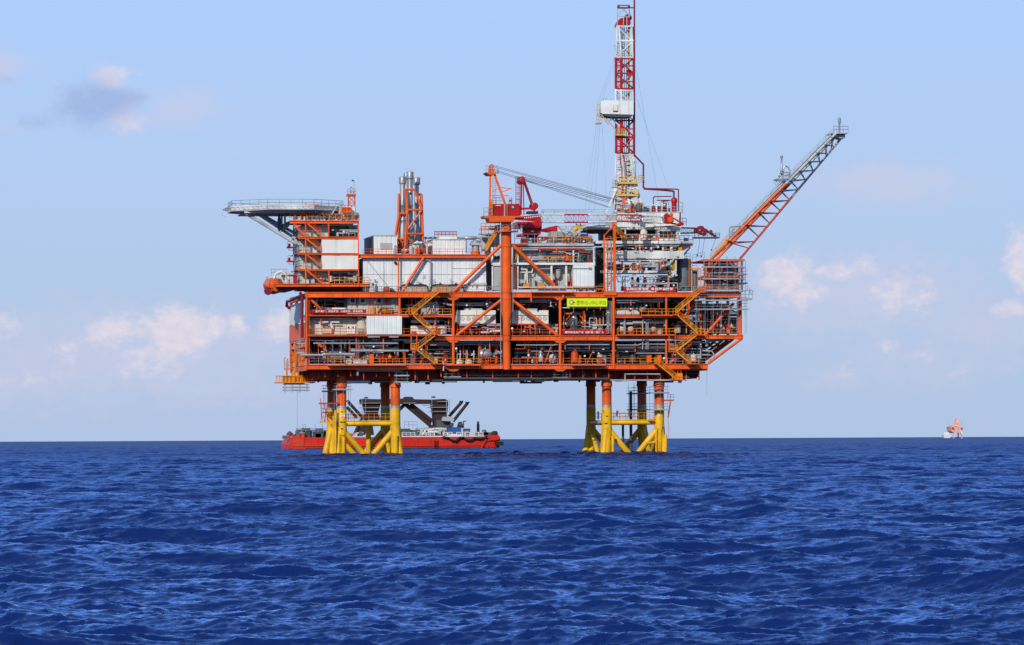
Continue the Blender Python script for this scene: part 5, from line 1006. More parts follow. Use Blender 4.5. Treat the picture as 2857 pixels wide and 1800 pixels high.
# ---------------------------------------------------------------- red crane on the far side
c2 = thing('red_crane', 'bright red deck crane behind the orange one, with a tall A frame', 'crane', P(1480,680,20)); YD = 19
part(c2, 'pedestal', 'red', lambda b: b.lathe(P(1484,690,YD+1), [(m(16),0),(m(16),ZZ(662,YD)-ZZ(690,YD)),(m(24),ZZ(652,YD)-ZZ(690,YD)),(m(27),ZZ(634,YD)-ZZ(690,YD))], 28), True); part(c2, 'slew_house', 'red', lambda b: b.pb(1442,619,1512,635,YD-2,6).pprism([(1455,635),(1512,635),(1508,655),(1492,658),(1466,656)],YD-1,3.4)); part(c2, 'base_box', 'red', lambda b: b.pb(1503,661,1540,668,YD-2,2).pb(1444,655,1468,661,YD-1,2)); part(c2, 'plate', 'lamp', lambda b: b.pb(1482,644,1490,647,YD-2.06,.05)); part(c2, 'exhaust', 'galv', lambda b: b.path([P(1446,655,YD-2.6), P(1455,650,YD-2.6), P(1456,628,YD-2.6)], .25, 8)); part(c2, 'handrail', 'galv', lambda b: b.prail(1426,1444,650,YD-2,1.6,sp=.7,r=.05).prail(1434,1512,619,YD-2.2,1.0,sp=1,r=.04))
for p, q, w_ in (((1453,600),(1455,497),5), ((1462,600),(1460,510),2.5), ((1485,578),(1461,508),3.4), ((1492,586),(1465,508),3.4), ((1448,583),(1496,581),6), ((1484,578),(1493,588),7)):
    for Y in (YD-1.4, YD+1.6): part(c2, 'frame_leg', 'dred' if w_ < 4 else 'red', lambda b: b.bar(P(*p,Y), P(*q,Y), m(w_)))
part(c2, 'frame_head', 'red', lambda b: b.pprism([(1448,505),(1452,493),(1459,491),(1465,496),(1466,508),(1460,514),(1451,511)],YD-1.6,3.4).lathe(P(1458,503,YD-1.7), [(.4,-.1),(.6,0),(.4,.1)], 16, 'y')); part(c2, 'head_rail', 'dred', lambda b: b.prail(1439,1448,506,YD-1.5,.9,sp=.4,r=.05)); part(c2, 'ladder', 'red', lambda b: b.ladder(P(1444,574,YD-1.8), P(1444,506,YD-1.8), .7, .055, cage=True)); part(c2, 'frame_foot', 'dark', lambda b: b.pb(1474,589,1502,596,YD-1.5,3)); part(c2, 'rope_drum', 'red', lambda b: b.lathe(P(1489,576,YD), [(.5,-1.6),(.7,-1.5),(.4,-1.3),(.4,1.3),(.7,1.5),(.5,1.6)], 18, 'y'))
part(c2, 'boom_foot', 'red', lambda b: b.pprism([(1508,641),(1530,634),(1555,629),(1555,646),(1534,648),(1510,644)],YD-1.3,2.6))
for x0, x1, ta, tb, ba, bb, n, mt in ((1555,1620,629,630,646,648,6,'white'), (1620,1720,630,632,648,650,8,'dred'), (1720,1850,632,634,650,652,10,'white'), (1850,1942,634,637,652,650,8,'dred')): part(c2, 'boom_section', mt, sec(x0,x1,ta,tb,ba,bb,YD,YD+1,n,mt,hw=1.1))
part(c2, 'boom_tip', 'dred', lambda b: b.pprism([(1941,646),(1943,636),(1950,634),(1954,630),(1962,631),(1965,636),(1974,640),(1975,648),(1966,654),(1956,652)],YD-.8,2.6).bar(P(1970,643,YD),P(1998,661,YD),.6,.4).lathe(P(1983,647,YD-.9), [(.2,-.1),(.4,0),(.2,.1)], 14, 'y').lathe(P(1964,652,YD-.9), [(.2,-.1),(.5,0),(.2,.1)], 14, 'y')); part(c2, 'tip_platform', 'char', lambda b: b.pb(1938,661,2008,664.5,YD-1.2,2.8)); part(c2, 'tip_rail', 'char', lambda b: b.prail(1938,2008,661,YD-1.2,.75,sp=.9,r=.05).prail(1938,2008,661,YD+1.4,.75,sp=.9,r=.05)); part(c2, 'tip_lamp', 'lamp', lambda b: b.pb(1951,641,1954,643,YD-.86,.05))
for x0, y0, x1, y1 in ((1953,664,1946,715), (1966,664,1957,718), (1996,666,1985,700)): part(c2, 'hook_rope', 'char', lambda b: b.tube(P(x0,y0,YD), P(x1,y1,YD), .035, n=4).tube(P(x1,y1-5,YD), P(x1,y1,YD), .12, n=6))
for i, (ya, x1, yb) in enumerate(((495,1780,575), (499,1770,578), (504,1730,572))): part(c2, 'hoist_rope', 'char', lambda b: b.tube(P(1464,ya,YD), P(x1,yb,YD+1), .05, n=5))
# ---------------------------------------------------------------- mud treatment module (grey white, right of the pedestal)
mud = thing('mud_module', 'grey white open module with louvred windows just right of the orange crane pedestal', 'process module', P(1545,812,8))
part(mud, 'back_wall', 'beige', lambda b: b.pb(1432,692,1660,735,3.4,.3).pb(1432,740,1602,808,3.6,.3)); part(mud, 'roof_beam', 'lgrey', lambda b: b.pb(1450,679,1657,686,1.2,.5).pb(1440,686.5,1657,688,1.5,5)); part(mud, 'mid_beam', 'white', lambda b: b.pb(1440,733,1660,739,1.0,.5)); part(mud, 'floor', 'deck', lambda b: b.pb(1432,737,1660,739,1.6,10).pb(1432,680,1657,683,1.8,12)); part(mud, 'sill', 'white', lambda b: b.pb(1445,800,1602,803,1.1,.8))
part(mud, 'pipe_bank', 'lgrey', lambda b: [b.path([P(1436,y,1.6), P(1655,y,1.6)], .14) for y in (692,697)]); part(mud, 'pipe_bank', 'redorange', lambda b: b.path([P(1500,694,1.3), P(1630,694,1.3)], .12).pb(1436,680,1472,685,.9,.3))
for px in (1445, 1539, 1580, 1600, 1657): part(mud, 'column', 'white', lambda b: b.pb(px-2.5,739,px+2.5,808,1.3,.5) if px in (1539,1580) else b.pb(px-1.8,684,px+1.8,808,1.5,.4))
part(mud, 'panel_wall', 'lgrey', lambda b: b.pb(1470,700,1560,732,3.2,.2).pb(1582,700,1618,733,3.0,.4)); part(mud, 'louvre_window', 'teal', lambda b: b.pb(1523,704,1559,732,2.9,.3)); part(mud, 'louvre_window', 'teal', lambda b: b.pb(1594,706,1628,730,2.7,.3)); part(mud, 'window_frame', 'lgrey', lambda b: b.pb(1502,702,1524,732,3.0,.2)); part(mud, 'dark_machine', 'char', lambda b: b.pb(1622,698,1640,720,2.6,.7).lathe(P(1630,716,2.4), [(.2,-.3),(.5,0),(.2,.3)], 12, 'y'))
part(mud, 'handrail', 'orange2', lambda b: b.prail(1510,1612,732,1.0,1.1,sp=1.4,r=.055)); part(mud, 'handrail', 'galv', lambda b: b.prail(1436,1510,679,1.0,1.8,sp=1.4,r=.04)); part(mud, 'handrail', 'orange2', lambda b: b.prail(1500,1655,679,1.0,1.3,sp=1.2,r=.045))
part(mud, 'red_cabinet', 'red', lambda b: b.pb(1643,722,1651,734,1.4,.5).pb(1583,785,1596,803,2.5,1)); part(mud, 'silo', 'lgrey', lambda b: b.lathe(P(1557,765,3), [(.2,-.9),(.55,-.4),(.55,.7),(.75,.75),(.75,.9),(.2,1.1)], 18), True); part(mud, 'pipework', 'white', lambda b: b.path([P(1456,742,2), P(1456,752,2), P(1470,752,2), P(1472,795,2)], .16).path([P(1446,760,2.2), P(1485,760,2.2), P(1487,745,2.2)], .14).path([P(1466,760,2.4), P(1466,806,2.4)], .2)); part(mud, 'pump', 'orange2', lambda b: b.pb(1460,790,1476,806,1.8,1).pb(1500,790,1520,803,2.4,1)); part(mud, 'pump', 'lgrey', lambda b: b.pb(1450,780,1466,790,1.6,.5).pb(1500,782,1514,789,2.5,.6)); part(mud, 'wall_panel', 'lgrey', lambda b: b.pb(1490,745,1515,800,3.3,.2)); part(mud, 'fan_unit', 'dark', lambda b: [b.lathe(P(px,719,1.9), [(.35,-.1),(.4,0),(.1,.1)], 14, 'y') for px in (1380,1390)]); part(mud, 'left_wall', 'lgrey', lambda b: b.pb(1370,690,1394,735,2.2,.3).pb(1376,742,1398,808,2.0,.3)); part(mud, 'left_trim', 'white', lambda b: b.pb(1371,733,1398,739,1.4,.5).pb(1372,690,1376,808,1.8,.3)); part(mud, 'left_beam', 'char', lambda b: b.pb(1356,690,1372,810,6,2))
walled('white_container', 'white corrugated container standing at the right end of the grey module', 'container', 1600,739.5,1658,802,.6,5,'clad',True,pitch=.75, extra=lambda t: (part(t,'junction_box','grey',lambda b: b.pb(1644,746,1651,752,.4,.2).path([P(1600,749,.45),P(1644,749,.45)],.06)), part(t,'skid','dark',lambda b: b.pb(1600,802,1660,806,.8,4.6)), part(t,'side_gap_shade','char',lambda b: b.pb(1659,742,1664,802,3,2))))  # charcoal strip beside the container paints the shade of the gap
t = thing('yellow_stair_cluster', 'amber stairs and rails climbing the left side of the grey module', 'stairs', P(1375,700,3)); part(t, 'stair_flight', 'orange2', lambda b: b.stair(P(1356,700,2), P(1392,642,2), 1, .06).stair(P(1432,735,1.4), P(1448,700,1.4), .8, .05)); part(t, 'platform', 'lgrey', lambda b: b.pb(1342,650,1396,654,3,4).pb(1345,636,1392,640,6,4)); part(t, 'handrail', 'orange2', lambda b: b.prail(1342,1394,650,2.9,1.2,sp=.8,r=.06).prail(1342,1394,640,6,1.2,sp=.9,r=.06)); part(t, 'tower_post', 'galv', lambda b: [b.pb(px,632,px+1.6,708,3,.12) for px in (1343,1362,1380)]); part(t, 'rear_wall', 'lgrey', lambda b: b.pb(1344,655,1394,700,8,1))
t = thing('chain_ladder', 'amber caged ladder on the right of the orange crane pedestal', 'ladder', P(1436,812,.4)); part(t, 'ladder', 'orange', lambda b: b.ladder(P(1435,812,.4), P(1435,735,.4), .7, .06))
walled('roof_container', 'pale grey container on the grey module roof behind the red crane boom', 'container', 1537,646,1619,675,9,4,'lgrey',True,pitch=.7)
walled('blue_container', 'small bright blue container on the grey module roof', 'container', 1620,652,1641,677,9,3,'blue',True,pitch=.5)
t = thing('yellow_duct', 'mustard elbow duct on the grey module roof', 'duct', P(1615,640,12)); part(t, 'duct', 'mustard', lambda b: b.path([P(1600,645,12), P(1612,634,12), P(1630,633,12), P(1633,640,12)], .4, 10).pb(1610,631,1630,639,11.6,.8), True)
t = thing('triangle_frame', 'grey V shaped lattice rest under the red boom', 'boom rest', P(1576,670,7)); part(t, 'lattice', 'galv', lambda b: b.path([P(1558,630,7), P(1576,662,7), P(1600,632,7)], .09).path([P(1566,640,7), P(1585,646,7)], .07).path([P(1562,634,7),P(1574,640,7),P(1582,634,7)],.06)); part(t, 'foot', 'orange2', lambda b: b.pb(1572,664,1580,680,6.8,.5))
t = thing('blue_pallet_row', 'low row of blue crates behind the railing right of the pedestal', 'crate row', P(1540,812,.3))
for px in (1503, 1523, 1543, 1563): part(t, 'crate', 'blue', lambda b: b.pb(px,804,px+17,811,.2,1)); 
part(t, 'cover', 'white', lambda b: b.pb(1500,799.5,1584,803,.25,1)) 
# ---------------------------------------------------------------- drilling module
dm = thing('drilling_module', 'white multi level drilling module carrying the derrick', 'drilling module', P(1780,815,14)); YM = 5
part(dm, 'wind_wall', 'white', lambda b: b.corr(1722,594,1900,634,YM+4,.4,1.2,.08)); part(dm, 'side_wall', 'lgrey', lambda b: b.box(XX(1722,YM+4)-.1, XX(1722,YM+4), YM+4, YM+16, ZZ(634,YM+4), ZZ(594,YM+4))); part(dm, 'drill_floor', 'white', lambda b: b.pb(1640,633,1899,640,YM+2,14).pb(1636,628,1700,634,YM+1,6)); part(dm, 'floor_wedge', 'dark', lambda b: b.pprism([(1640,640),(1700,640),(1690,648),(1655,646)],YM+3,8)); part(dm, 'handrail', 'galv', lambda b: b.prail(1722,1902,594,YM+4,1.2,sp=1.4,r=.04).prail(1722,1902,594,YM+15,1.2,sp=1.4,r=.04)); part(dm, 'handrail', 'galv', lambda b: b.prail(1640,1720,633,YM+2,1.3,sp=1.1,r=.045))
part(dm, 'roof', 'lgrey', lambda b: b.pb(1722,591,1900,594.5,YM+4,12)); part(dm, 'rear_wall', 'char', lambda b: b.pb(1670,642,1835,672,YM+11,.5).pb(1690,682,1895,698,YM+8,.5))
part(dm, 'deck_beam', 'white', lambda b: b.pb(1663,672,1899,680,YM,.6)); part(dm, 'deck_plate', 'lgrey', lambda b: b.pb(1663,673,1934,679,YM+.7,14)); part(dm, 'parapet', 'white', lambda b: b.corr(1690,699.5,1908,722,YM,.3,.6,.05)); part(dm, 'deck_plate', 'lgrey', lambda b: b.pb(1690,718,1908,722,YM+.4,13)); part(dm, 'deck_beam', 'white', lambda b: b.pb(1676,755,1885,762,YM+.2,.6)); part(dm, 'deck_plate', 'lgrey', lambda b: b.pb(1690,756,1885,761,YM+.9,8)); part(dm, 'thin_beam', 'white', lambda b: b.pb(1690,725,1860,728,YM+.3,.3).pb(1715,682,1895,686,YM+.5,.3).pb(1718,770,1876,773,YM+.8,.3).pb(1680,682,1716,690,YM+.2,.4))
for px, y0, y1 in ((1745,640,672), (1785,655,760), (1818,680,699), (1850,680,722), (1872,680,760), (1716,640,760), (1690,680,815), (1825,728,815), (1866,762,800), (1700,760,815), (1896,640,680), (1886,720,756)): part(dm, 'column', 'white', lambda b: b.pb(px-2,y0,px+2,y1,YM+.4,.35))
part(dm, 'inclined_brace', 'white', lambda b: b.bar(P(1862,720,YM),P(1832,765,YM),.22).bar(P(1880,722,YM),P(1850,755,YM),.2).bar(P(1896,725,YM+4),P(1926,690,YM+4),.3).bar(P(1812,728,YM),P(1825,738,YM),.2)); part(dm, 'hopper', 'lgrey', lambda b: b.pprism([(1788,728),(1850,728),(1826,745),(1816,742)],YM+1,4)); part(dm, 'handrail', 'orange2', lambda b: b.prail(1718,1784,755,YM+.1,1.15,sp=.9,r=.05).prail(1720,1895,671,YM,1.1,sp=1.0,r=.05)); part(dm, 'stair_flight', 'orange2', lambda b: b.stair(P(1720,645,YM), P(1743,670,YM), .9, .06).bar(P(1720,644,YM-.1),P(1744,671,YM-.1),.2,.3)); part(dm, 'orange_unit', 'redorange', lambda b: b.pb(1828,655,1838,672,YM+1,.8)); part(dm, 'dark_gear', 'char', lambda b: [b.pb(px,645+(i*5)%12,px+14,672,YM+6+(i%3),1.5) for i, px in enumerate(range(1675,1835,19))]); part(dm, 'dark_gear', 'char', lambda b: [b.pb(px,686,px+18,699,YM+4,1.5) for px in range(1700,1890,26)]); part(dm, 'dark_gear', 'char', lambda b: [b.pb(px,732+(px%5)*2,px+12,755,YM+4,1.5) for px in range(1700,1880,22)]); part(dm, 'drum', 'dred', lambda b: b.lathe(P(1650,643,YM+5), [(.3,-1),(.7,-.8),(.7,.8),(.3,1)], 16, 'x')); part(dm, 'lamp', 'lamp', lambda b: [b.pb(px,766,px+10,768,YM+1,.3) for px in (1722,1765)]); part(dm, 'gutter_pipe', 'lgrey', lambda b: b.path([P(1820,788,YM+1), P(1852,788,YM+1), P(1855,792,YM+1), P(1855,800,YM+1)], .13).path([P(1690,790,YM), P(1712,782,YM), P(1712,800,YM)], .12)); part(dm, 'hanging_hose', 'black', lambda b: [b.path([P(x0,775,YM+2), P(x0+6,787,YM+2), P(x0+18,787,YM+2), P(x0+24,776,YM+2)], .07) for x0 in (1720,1735,1765)]+[b.path([P(px,775,YM+2), P(px-4,790,YM+2), P(px-8,802,YM+2)], .1) for px in (1778,1785,1798)]); part(dm, 'post', 'dred', lambda b: b.pb(1762,772,1768,802,YM+3,.5))
part(dm, 'under_bank', 'dark', lambda b: b.pb(1836,768,1890,815,YM+6,2)); part(dm, 'under_bank', 'dark', lambda b: b.pb(1664,690,1690,815,YM+3,1.4))
dh = thing('driller_cabin', 'glazed white control cabin at the right end of the drilling module', 'control cabin', P(1863,672,YM+1)); part(dh, 'wall', 'white', lambda b: b.pb(1836,641,1890,645,YM+.2,3).pb(1836,665,1890,671,YM+.2,3).pb(1836,645,1840,665,YM+.2,3).pb(1886,645,1890,665,YM+.2,3)); dw = part(dh, 'window', 'glass', lambda b: b.pb(1840,645,1886,665,YM+.5,2)); part(dw, 'mullion', 'lgrey', lambda b: [b.pb(px,645,px+1.2,665,YM+.4,.1) for px in (1851,1862,1874)])
t = thing('side_balcony', 'white railed balcony at the right end of the drilling module', 'balcony', P(1920,683,9)); part(t, 'deck', 'white', lambda b: b.pb(1896,680,1934,684,YM+3,5).pprism([(1896,684),(1934,684),(1905,700)],YM+4,.4)); part(t, 'handrail', 'galv', lambda b: b.prail(1896,1934,680,YM+3,1.6,sp=.9,r=.05).prail(1896,1934,680,YM+8,1.6,sp=.9,r=.05)); part(t, 'ladder_cage', 'orange2', lambda b: b.pb(1893,688,1903,706,YM+1,1).prail(1893,1905,712,YM+1,1.0,sp=.4,r=.06)); part(t, 'dark_unit', 'char', lambda b: b.pb(1910,664,1920,672,YM+5,1))
t = thing('mustard_chute', 'mustard yellow chute hanging at the right of the drilling module', 'chute', P(1870,770,YM)); part(t, 'body', 'mustard', lambda b: b.pb(1868,723,1884,757,YM+.6,1.2)); part(t, 'bucket', 'mustard', lambda b: b.lathe(P(1868,765,YM+.5), [(.15,-.5),(.3,-.1),(.5,.15),(.5,.4)], 14)); part(t, 'red_box', 'redorange', lambda b: b.pb(1848,740,1860,756,YM+3,1))
for i, (px, lab) in enumerate(((1823,'red pump drum nearest the derrick on the drilling module roof'), (1839,'middle red pump drum on the drilling module roof'), (1855,'red pump drum nearest the tall red vessel'))):
    t = thing('pump_drum', lab, 'pump', P(px,592,12), 'red pump drums on the drilling module roof'); part(t, 'body', 'red', lambda b: b.lathe(P(px,592,12), [(.5,0),(.5,.7),(.35,.9),(.35,1.2)], 14)); part(t, 'frame', 'white', lambda b: b.pb(px-7,566,px-5.5,592,11,.2).pb(px-7,570,px+3,572,11,.2))
t = thing('red_vessel', 'tall bright red vessel with bent pipes at the right end of the drilling module roof', 'vessel', P(1881,592,12)); z_ = lambda y: ZZ(y,12)-ZZ(592,12)
part(t, 'shell', 'red', lambda b: b.lathe(P(1881,592,12), [(.45,0),(.5,.1),(.5,z_(568)),(.62,z_(563)),(.62,z_(556)),(.4,z_(552)),(.2,z_(551))], 20), True); part(t, 'pipe', 'dred', lambda b: b.path([P(1880,552,12), P(1880,535,12), P(1876,533,12), P(1842,530,12), P(1796,527,12)], .18, 8), True); part(t, 'pipe', 'dred', lambda b: b.path([P(1893,590,12), P(1893,530,12), P(1889,528,12), P(1800,526,12.4)], .12, 8), True); part(t, 'pipe', 'dred', lambda b: b.path([P(1823,575,12), P(1823,551,12), P(1826,549,12), P(1874,548,12)], .1), True); part(t, 'pipe', 'dred', lambda b: b.path([P(1832,559,12), P(1870,559,12), P(1850,562,12), P(1850,578,12)], .1), True); part(t, 'pipe', 'dred', lambda b: b.path([P(1898,592,6), P(1898,630,6), P(1824,634,6), P(1821,640,6)], .12), True); part(t, 'lamp_post', 'galv', lambda b: b.path([P(1905,596,12), P(1905,566,12), P(1896,564,12)], .06))
t = thing('roof_gear', 'dark drums and cabinets on the drilling module roof beside the derrick', 'roof machinery', P(1795,592,11)); part(t, 'drum', 'char', lambda b: [b.pb(px,580-(i%2)*4,px+8,592,11,1.2) for i, px in enumerate((1785,1797,1808,1846,1862))]); part(t, 'cabinet', 'lgrey', lambda b: b.pb(1846,560,1866,575,13,1).pb(1786,576,1791,592,10.5,.6)); part(t, 'post', 'white', lambda b: [b.pb(px,566,px+2,594,10,.2) for px in (1813,1830,1846,1862)])
# orange ladder tower
t = thing('ladder_tower', 'tall orange lattice ladder tower rising from the top deck in front of the drilling module', 'ladder tower', P(1700,815,.5))
part(t, 'mast_post', 'orange', lambda b: b.pb(1711.5,628,1718.5,815,.1,.5).pb(1708,620,1718,630,.1,.5)); part(t, 'mast_post', 'orange', lambda b: b.pb(1684.5,655,1688.5,815,.2,.3)); part(t, 'top_brace', 'orange', lambda b: b.bar(P(1687,656,.3),P(1711,630,.3),.2)); part(t, 'rung_beam', 'orange', lambda b: [b.pb(1688,y,1712,y+2.4,.25,.2) for y in (664,702,740,777,812)]); part(t, 'diagonal_brace', 'orange', lambda b: [b.bar(P(a,y,.35),P(c,y2,.35),.14) for a, y, c, y2 in ((1688,666,1711,702),(1711,704,1688,740),(1688,742,1711,777),(1711,779,1688,812))]); part(t, 'rear_post', 'orange', lambda b: b.pb(1694,680,1696,815,2,.2).pb(1706,680,1708,815,2,.2)); part(t, 'ladder', 'galv', lambda b: b.ladder(P(1700,815,1), P(1700,660,1), .6, .05, cage=True)); part(t, 'foot_bracket', 'orange', lambda b: b.pb(1684,815,1720,824,-.2,.2))
# storage silos
for px, y0, w_, Y, lab in ((1908,724,42,9,'big dark grey storage silo right of the drilling module'), (1938,758,16,6,'slim grey storage tank beside the big silo')):
    t = thing('storage_silo', lab, 'silo', P(px,814,Y)); r = m(w_)/2; h = ZZ(y0,Y)-ZZ(812,Y); part(t, 'shell', 'slate', lambda b: b.lathe(P(px,812,Y), [(r,0),(r,h),(r*.9,h+.12),(.3,h+.25)], 32), True); part(t, 'top_rail', 'galv', lambda b: b.prail(px-w_*.45,px+w_*.45,y0-1,Y-.5,1.1,sp=.8,r=.045)); part(t, 'lug', 'char', lambda b: [b.pb(px-w_*.4+k*w_*.2,y0-4,px-w_*.4+k*w_*.2+3,y0+1,Y-1,.3) for k in range(4)])
t = thing('silo_ladder', 'amber caged ladders between the grey silos and the scaffolded tower', 'ladder', P(1945,814,5)); part(t, 'ladder', 'orange2', lambda b: b.ladder(P(1927,800,5), P(1927,725,5), .6, .06)); part(t, 'ladder', 'orange2', lambda b: b.ladder(P(1951,800,4), P(1951,748,4), .6, .07)); part(t, 'bridge', 'orange2', lambda b: b.pb(1926,748,1954,751,4.5,1)); part(t, 'handrail', 'galv', lambda b: b.rail(P(1932,728,4),P(1965,718,3),1.1,.9,.04))

bay('pipes and small machines in the open lower bay of the grey white module', 1440,1600,741,800,34,31)
bay('pipes and fittings in the open upper bay of the grey white module', 1440,1655,690,731,22,32)
bay('pipework and gear in the open lower bay of the drilling module', 1720,1860,728,754,20,33)
bay('dark pipes in the open bay under the white parapet of the drilling module', 1692,1890,683,697,12,34)
bay('pipes and drums along the top deck edge right of the ladder tower', 1722,1890,770,812,22,35)
bay('small machines on the top deck edge between the container and the ladder tower', 1600,1690,790,813,12,36)
bay('small fittings along the top deck edge in front of the machinery hall', 1150,1395,792,813,22,37)
bay('pipes inside the scaffolded flare tower base', 1968,2052,732,812,30,38)
bay('pipes and rails behind the roof houses near the exhaust stacks', 1112,1208,676,708,14,39)

bay('pipes and rails crowding the accommodation block roof under the helideck', 815,1000,588,614,26,41)
bay('ducts and machines in the open top storey of the accommodation block', 920,998,630,659,14,42)
bay('machines and white ducts in the open bottom storey of the accommodation block', 856,998,758,789,18,43)
bay('fittings on the roof edge between the two white roof houses', 1112,1206,690,709,10,44)
bay('small gear on the grey module roof in front of the containers', 1450,1650,660,679,16,45)
bay('gear along the drilling module deck edge in front of the dark recess', 1745,1834,652,671,12,46)
bay('pipes and valves around the derrick foot on the drill floor', 1722,1795,570,592,14,47)
# ---------------------------------------------------------------- derrick
YE = 15
dk = thing('drilling_derrick', 'tall red and white banded drilling derrick mast rising above the platform', 'derrick', P(1750,592,YE))
def quad(xl, xr, y, d=3.2): return [P(xl,y,YE-d/2), P(xr,y,YE-d/2), P(xr,y,YE+d/2), P(xl,y,YE+d/2)]
for xa0, xb0, xa1, xb1, y0, y1, mt, n, rc in ((1723,1755,1722,1758,14,46,'lgrey',1,.09), (1722,1763,1719,1766,73,160,'white',2,.17), (1718,1768,1718,1768,162,248,'red',2,.24), (1718,1768,1718,1768,248,336,'white',2,.17), (1719,1769,1719,1769,336,428,'red',2,.25), (1719,1768,1717,1772,428,500,'white',5,.2), (1717,1772,1712,1790,500,590,'white',4,.26)):
    part(dk, 'mast_section', mt, lambda b: b.lattice(quad(xa0,xb0,y0), quad(xa1,xb1,y1), n, rc, rc*.62, False))
for y, mt in ((73,'white'),(113,'white'),(160,'white'),(164,'red'),(205,'red'),(247,'red'),(184,'red'),(228,'red'),(360,'red'),(408,'red'),(252,'white'),(337,'red'),(384,'red'),(427,'red'),(432,'white')): part(dk, 'ring_frame', mt, lambda b: b.bar(P(1720,y,YE-1.65),P(1768,y,YE-1.65),.24).bar(P(1735,y+2,YE-1.5),P(1735,y+2,YE+1.5),.2))
part(dk, 'front_leg', 'white', lambda b: b.bar(P(1726,74,YE-1.7),P(1733,160,YE-1.7),.3).bar(P(1733,249,YE-1.7),P(1733,336,YE-1.7),.3)); part(dk, 'front_leg', 'red', lambda b: b.bar(P(1733,162,YE-1.7),P(1733,248,YE-1.7),.42)); part(dk, 'front_leg', 'red', lambda b: b.bar(P(1734,337,YE-1.7),P(1734,425,YE-1.7),.62)); part(dk, 'front_leg', 'white', lambda b: b.bar(P(1734,428,YE-1.7),P(1740,500,YE-1.7),.3).bar(P(1757,428,YE-1.7),P(1768,500,YE-1.7),.28).bar(P(1738,515,YE-1.7),P(1764,590,YE-1.7),.34).bar(P(1762,515,YE-1.7),P(1752,545,YE-1.7),.26))
part(dk, 'guide_rail', 'mustard', lambda b: b.bar(P(1754,76,YE),P(1755,500,YE),.5,.3).bar(P(1754,513,YE),P(1760,588,YE),.5,.4)); part(dk, 'travelling_block', 'redorange', lambda b: b.pb(1750,195,1762,212,YE-.4,.8).pb(1748,382,1758,398,YE-.5,.8)); part(dk, 'drill_line', 'galv', lambda b: [b.tube(P(px,76,YE+.2), P(px,560,YE+.2), .07, n=5) for px in (1737,1742,1748)]); part(dk, 'cable_ladder', 'blue', lambda b: b.ladder(P(1739,160,YE-.6), P(1737,78,YE-.6), .5, .05)); part(dk, 'service_ladder', 'galv', lambda b: b.ladder(P(1727,430,YE+1.4), P(1727,76,YE+1.4), .7, .05, cage=True))
part(dk, 'crown_block', 'red', lambda b: b.pprism([(1721,73),(1722,66),(1727,58),(1734,50),(1742,50),(1742,73)],YE-1.5,3).pb(1742,56,1758,72,YE-1.2,2.4)); part(dk, 'crown_sheave', 'red', lambda b: b.lathe(P(1752,50,YE-.8), [(.2,-.25),(.75,-.2),(.75,.2),(.2,.25)], 20, 'y').lathe(P(1753,64,YE-1.4), [(.1,-.2),(.5,-.15),(.5,.15),(.1,.2)], 16, 'y')); part(dk, 'crown_frame', 'dred', lambda b: b.pb(1722,20,1770,23,YE-1.7,.3).bar(P(1724,16,YE-1.6),P(1757,16,YE-1.6),.14).bar(P(1723,23,YE+1.5),P(1757,23,YE+1.5),.2).pb(1723,14,1727,20,YE-1.8,.3).pb(1753,15,1758,20,YE-1.8,.3)); part(dk, 'crown_post', 'lgrey', lambda b: b.pb(1722,23,1724,72,YE-1.7,.15).pb(1754,23,1756,50,YE-1.7,.15).bar(P(1727,35,YE-1.6),P(1738,25,YE-1.6),.1).bar(P(1738,25,YE-1.6),P(1752,37,YE-1.6),.1).pb(1739,46,1741,73,YE-1.8,.12).pb(1748,46,1750,73,YE-1.8,.12))
part(dk, 'flank_leg', 'lgrey', lambda b: b.bar(P(1766,73,YE-1.2),P(1767,160,YE-1.2),.28)); part(dk, 'jib_arm', 'lgrey', lambda b: b.bar(P(1720,160,YE-1.4),P(1713,165,YE-1.4),.3).bar(P(1717,125,YE-1),P(1712,129,YE-1),.2).bar(P(1719,155,YE-1),P(1716,130,YE-1),.12))
mb = part(dk, 'monkey_board', 'clad', lambda b: b.pprism([(1676,284),(1686,280),(1768,281),(1768,320),(1681,318),(1677,314)],YE-3.5,5.5)); part(mb, 'board_door', ['white','ochre'], lambda b: (b.pb(1711,290,1724,311,YE-3.58,.06), b.mat(1).pb(1710,293,1711.5,310,YE-3.62,.05).pb(1723,293,1724.5,310,YE-3.62,.05))); part(mb, 'board_vent', 'dark', lambda b: b.pb(1711,309,1724,312,YE-3.62,.08)); part(mb, 'board_seam', 'lgrey', lambda b: b.pb(1729,282,1729.8,319,YE-3.56,.05).pb(1754,282,1754.8,319,YE-3.56,.05)); part(mb, 'board_floor', 'char', lambda b: b.pprism([(1682,319),(1766,320),(1760,327),(1720,327),(1690,324)],YE-3.3,5)); part(mb, 'board_prop', 'white', lambda b: b.bar(P(1700,322,YE-2),P(1728,352,YE-1.7),.25).bar(P(1706,322,YE-2),P(1700,340,YE-2),.12).bar(P(1712,322,YE-2),P(1703,340,YE-2),.12)); part(dk, 'amber_prop', 'ochre', lambda b: b.bar(P(1680,322,YE-2.5),P(1698,348,YE-2.5),.16).bar(P(1684,322,YE-2.5),P(1718,362,YE-1.7),.14).bar(P(1688,336,YE-2.5),P(1700,348,YE-2.5),.14))
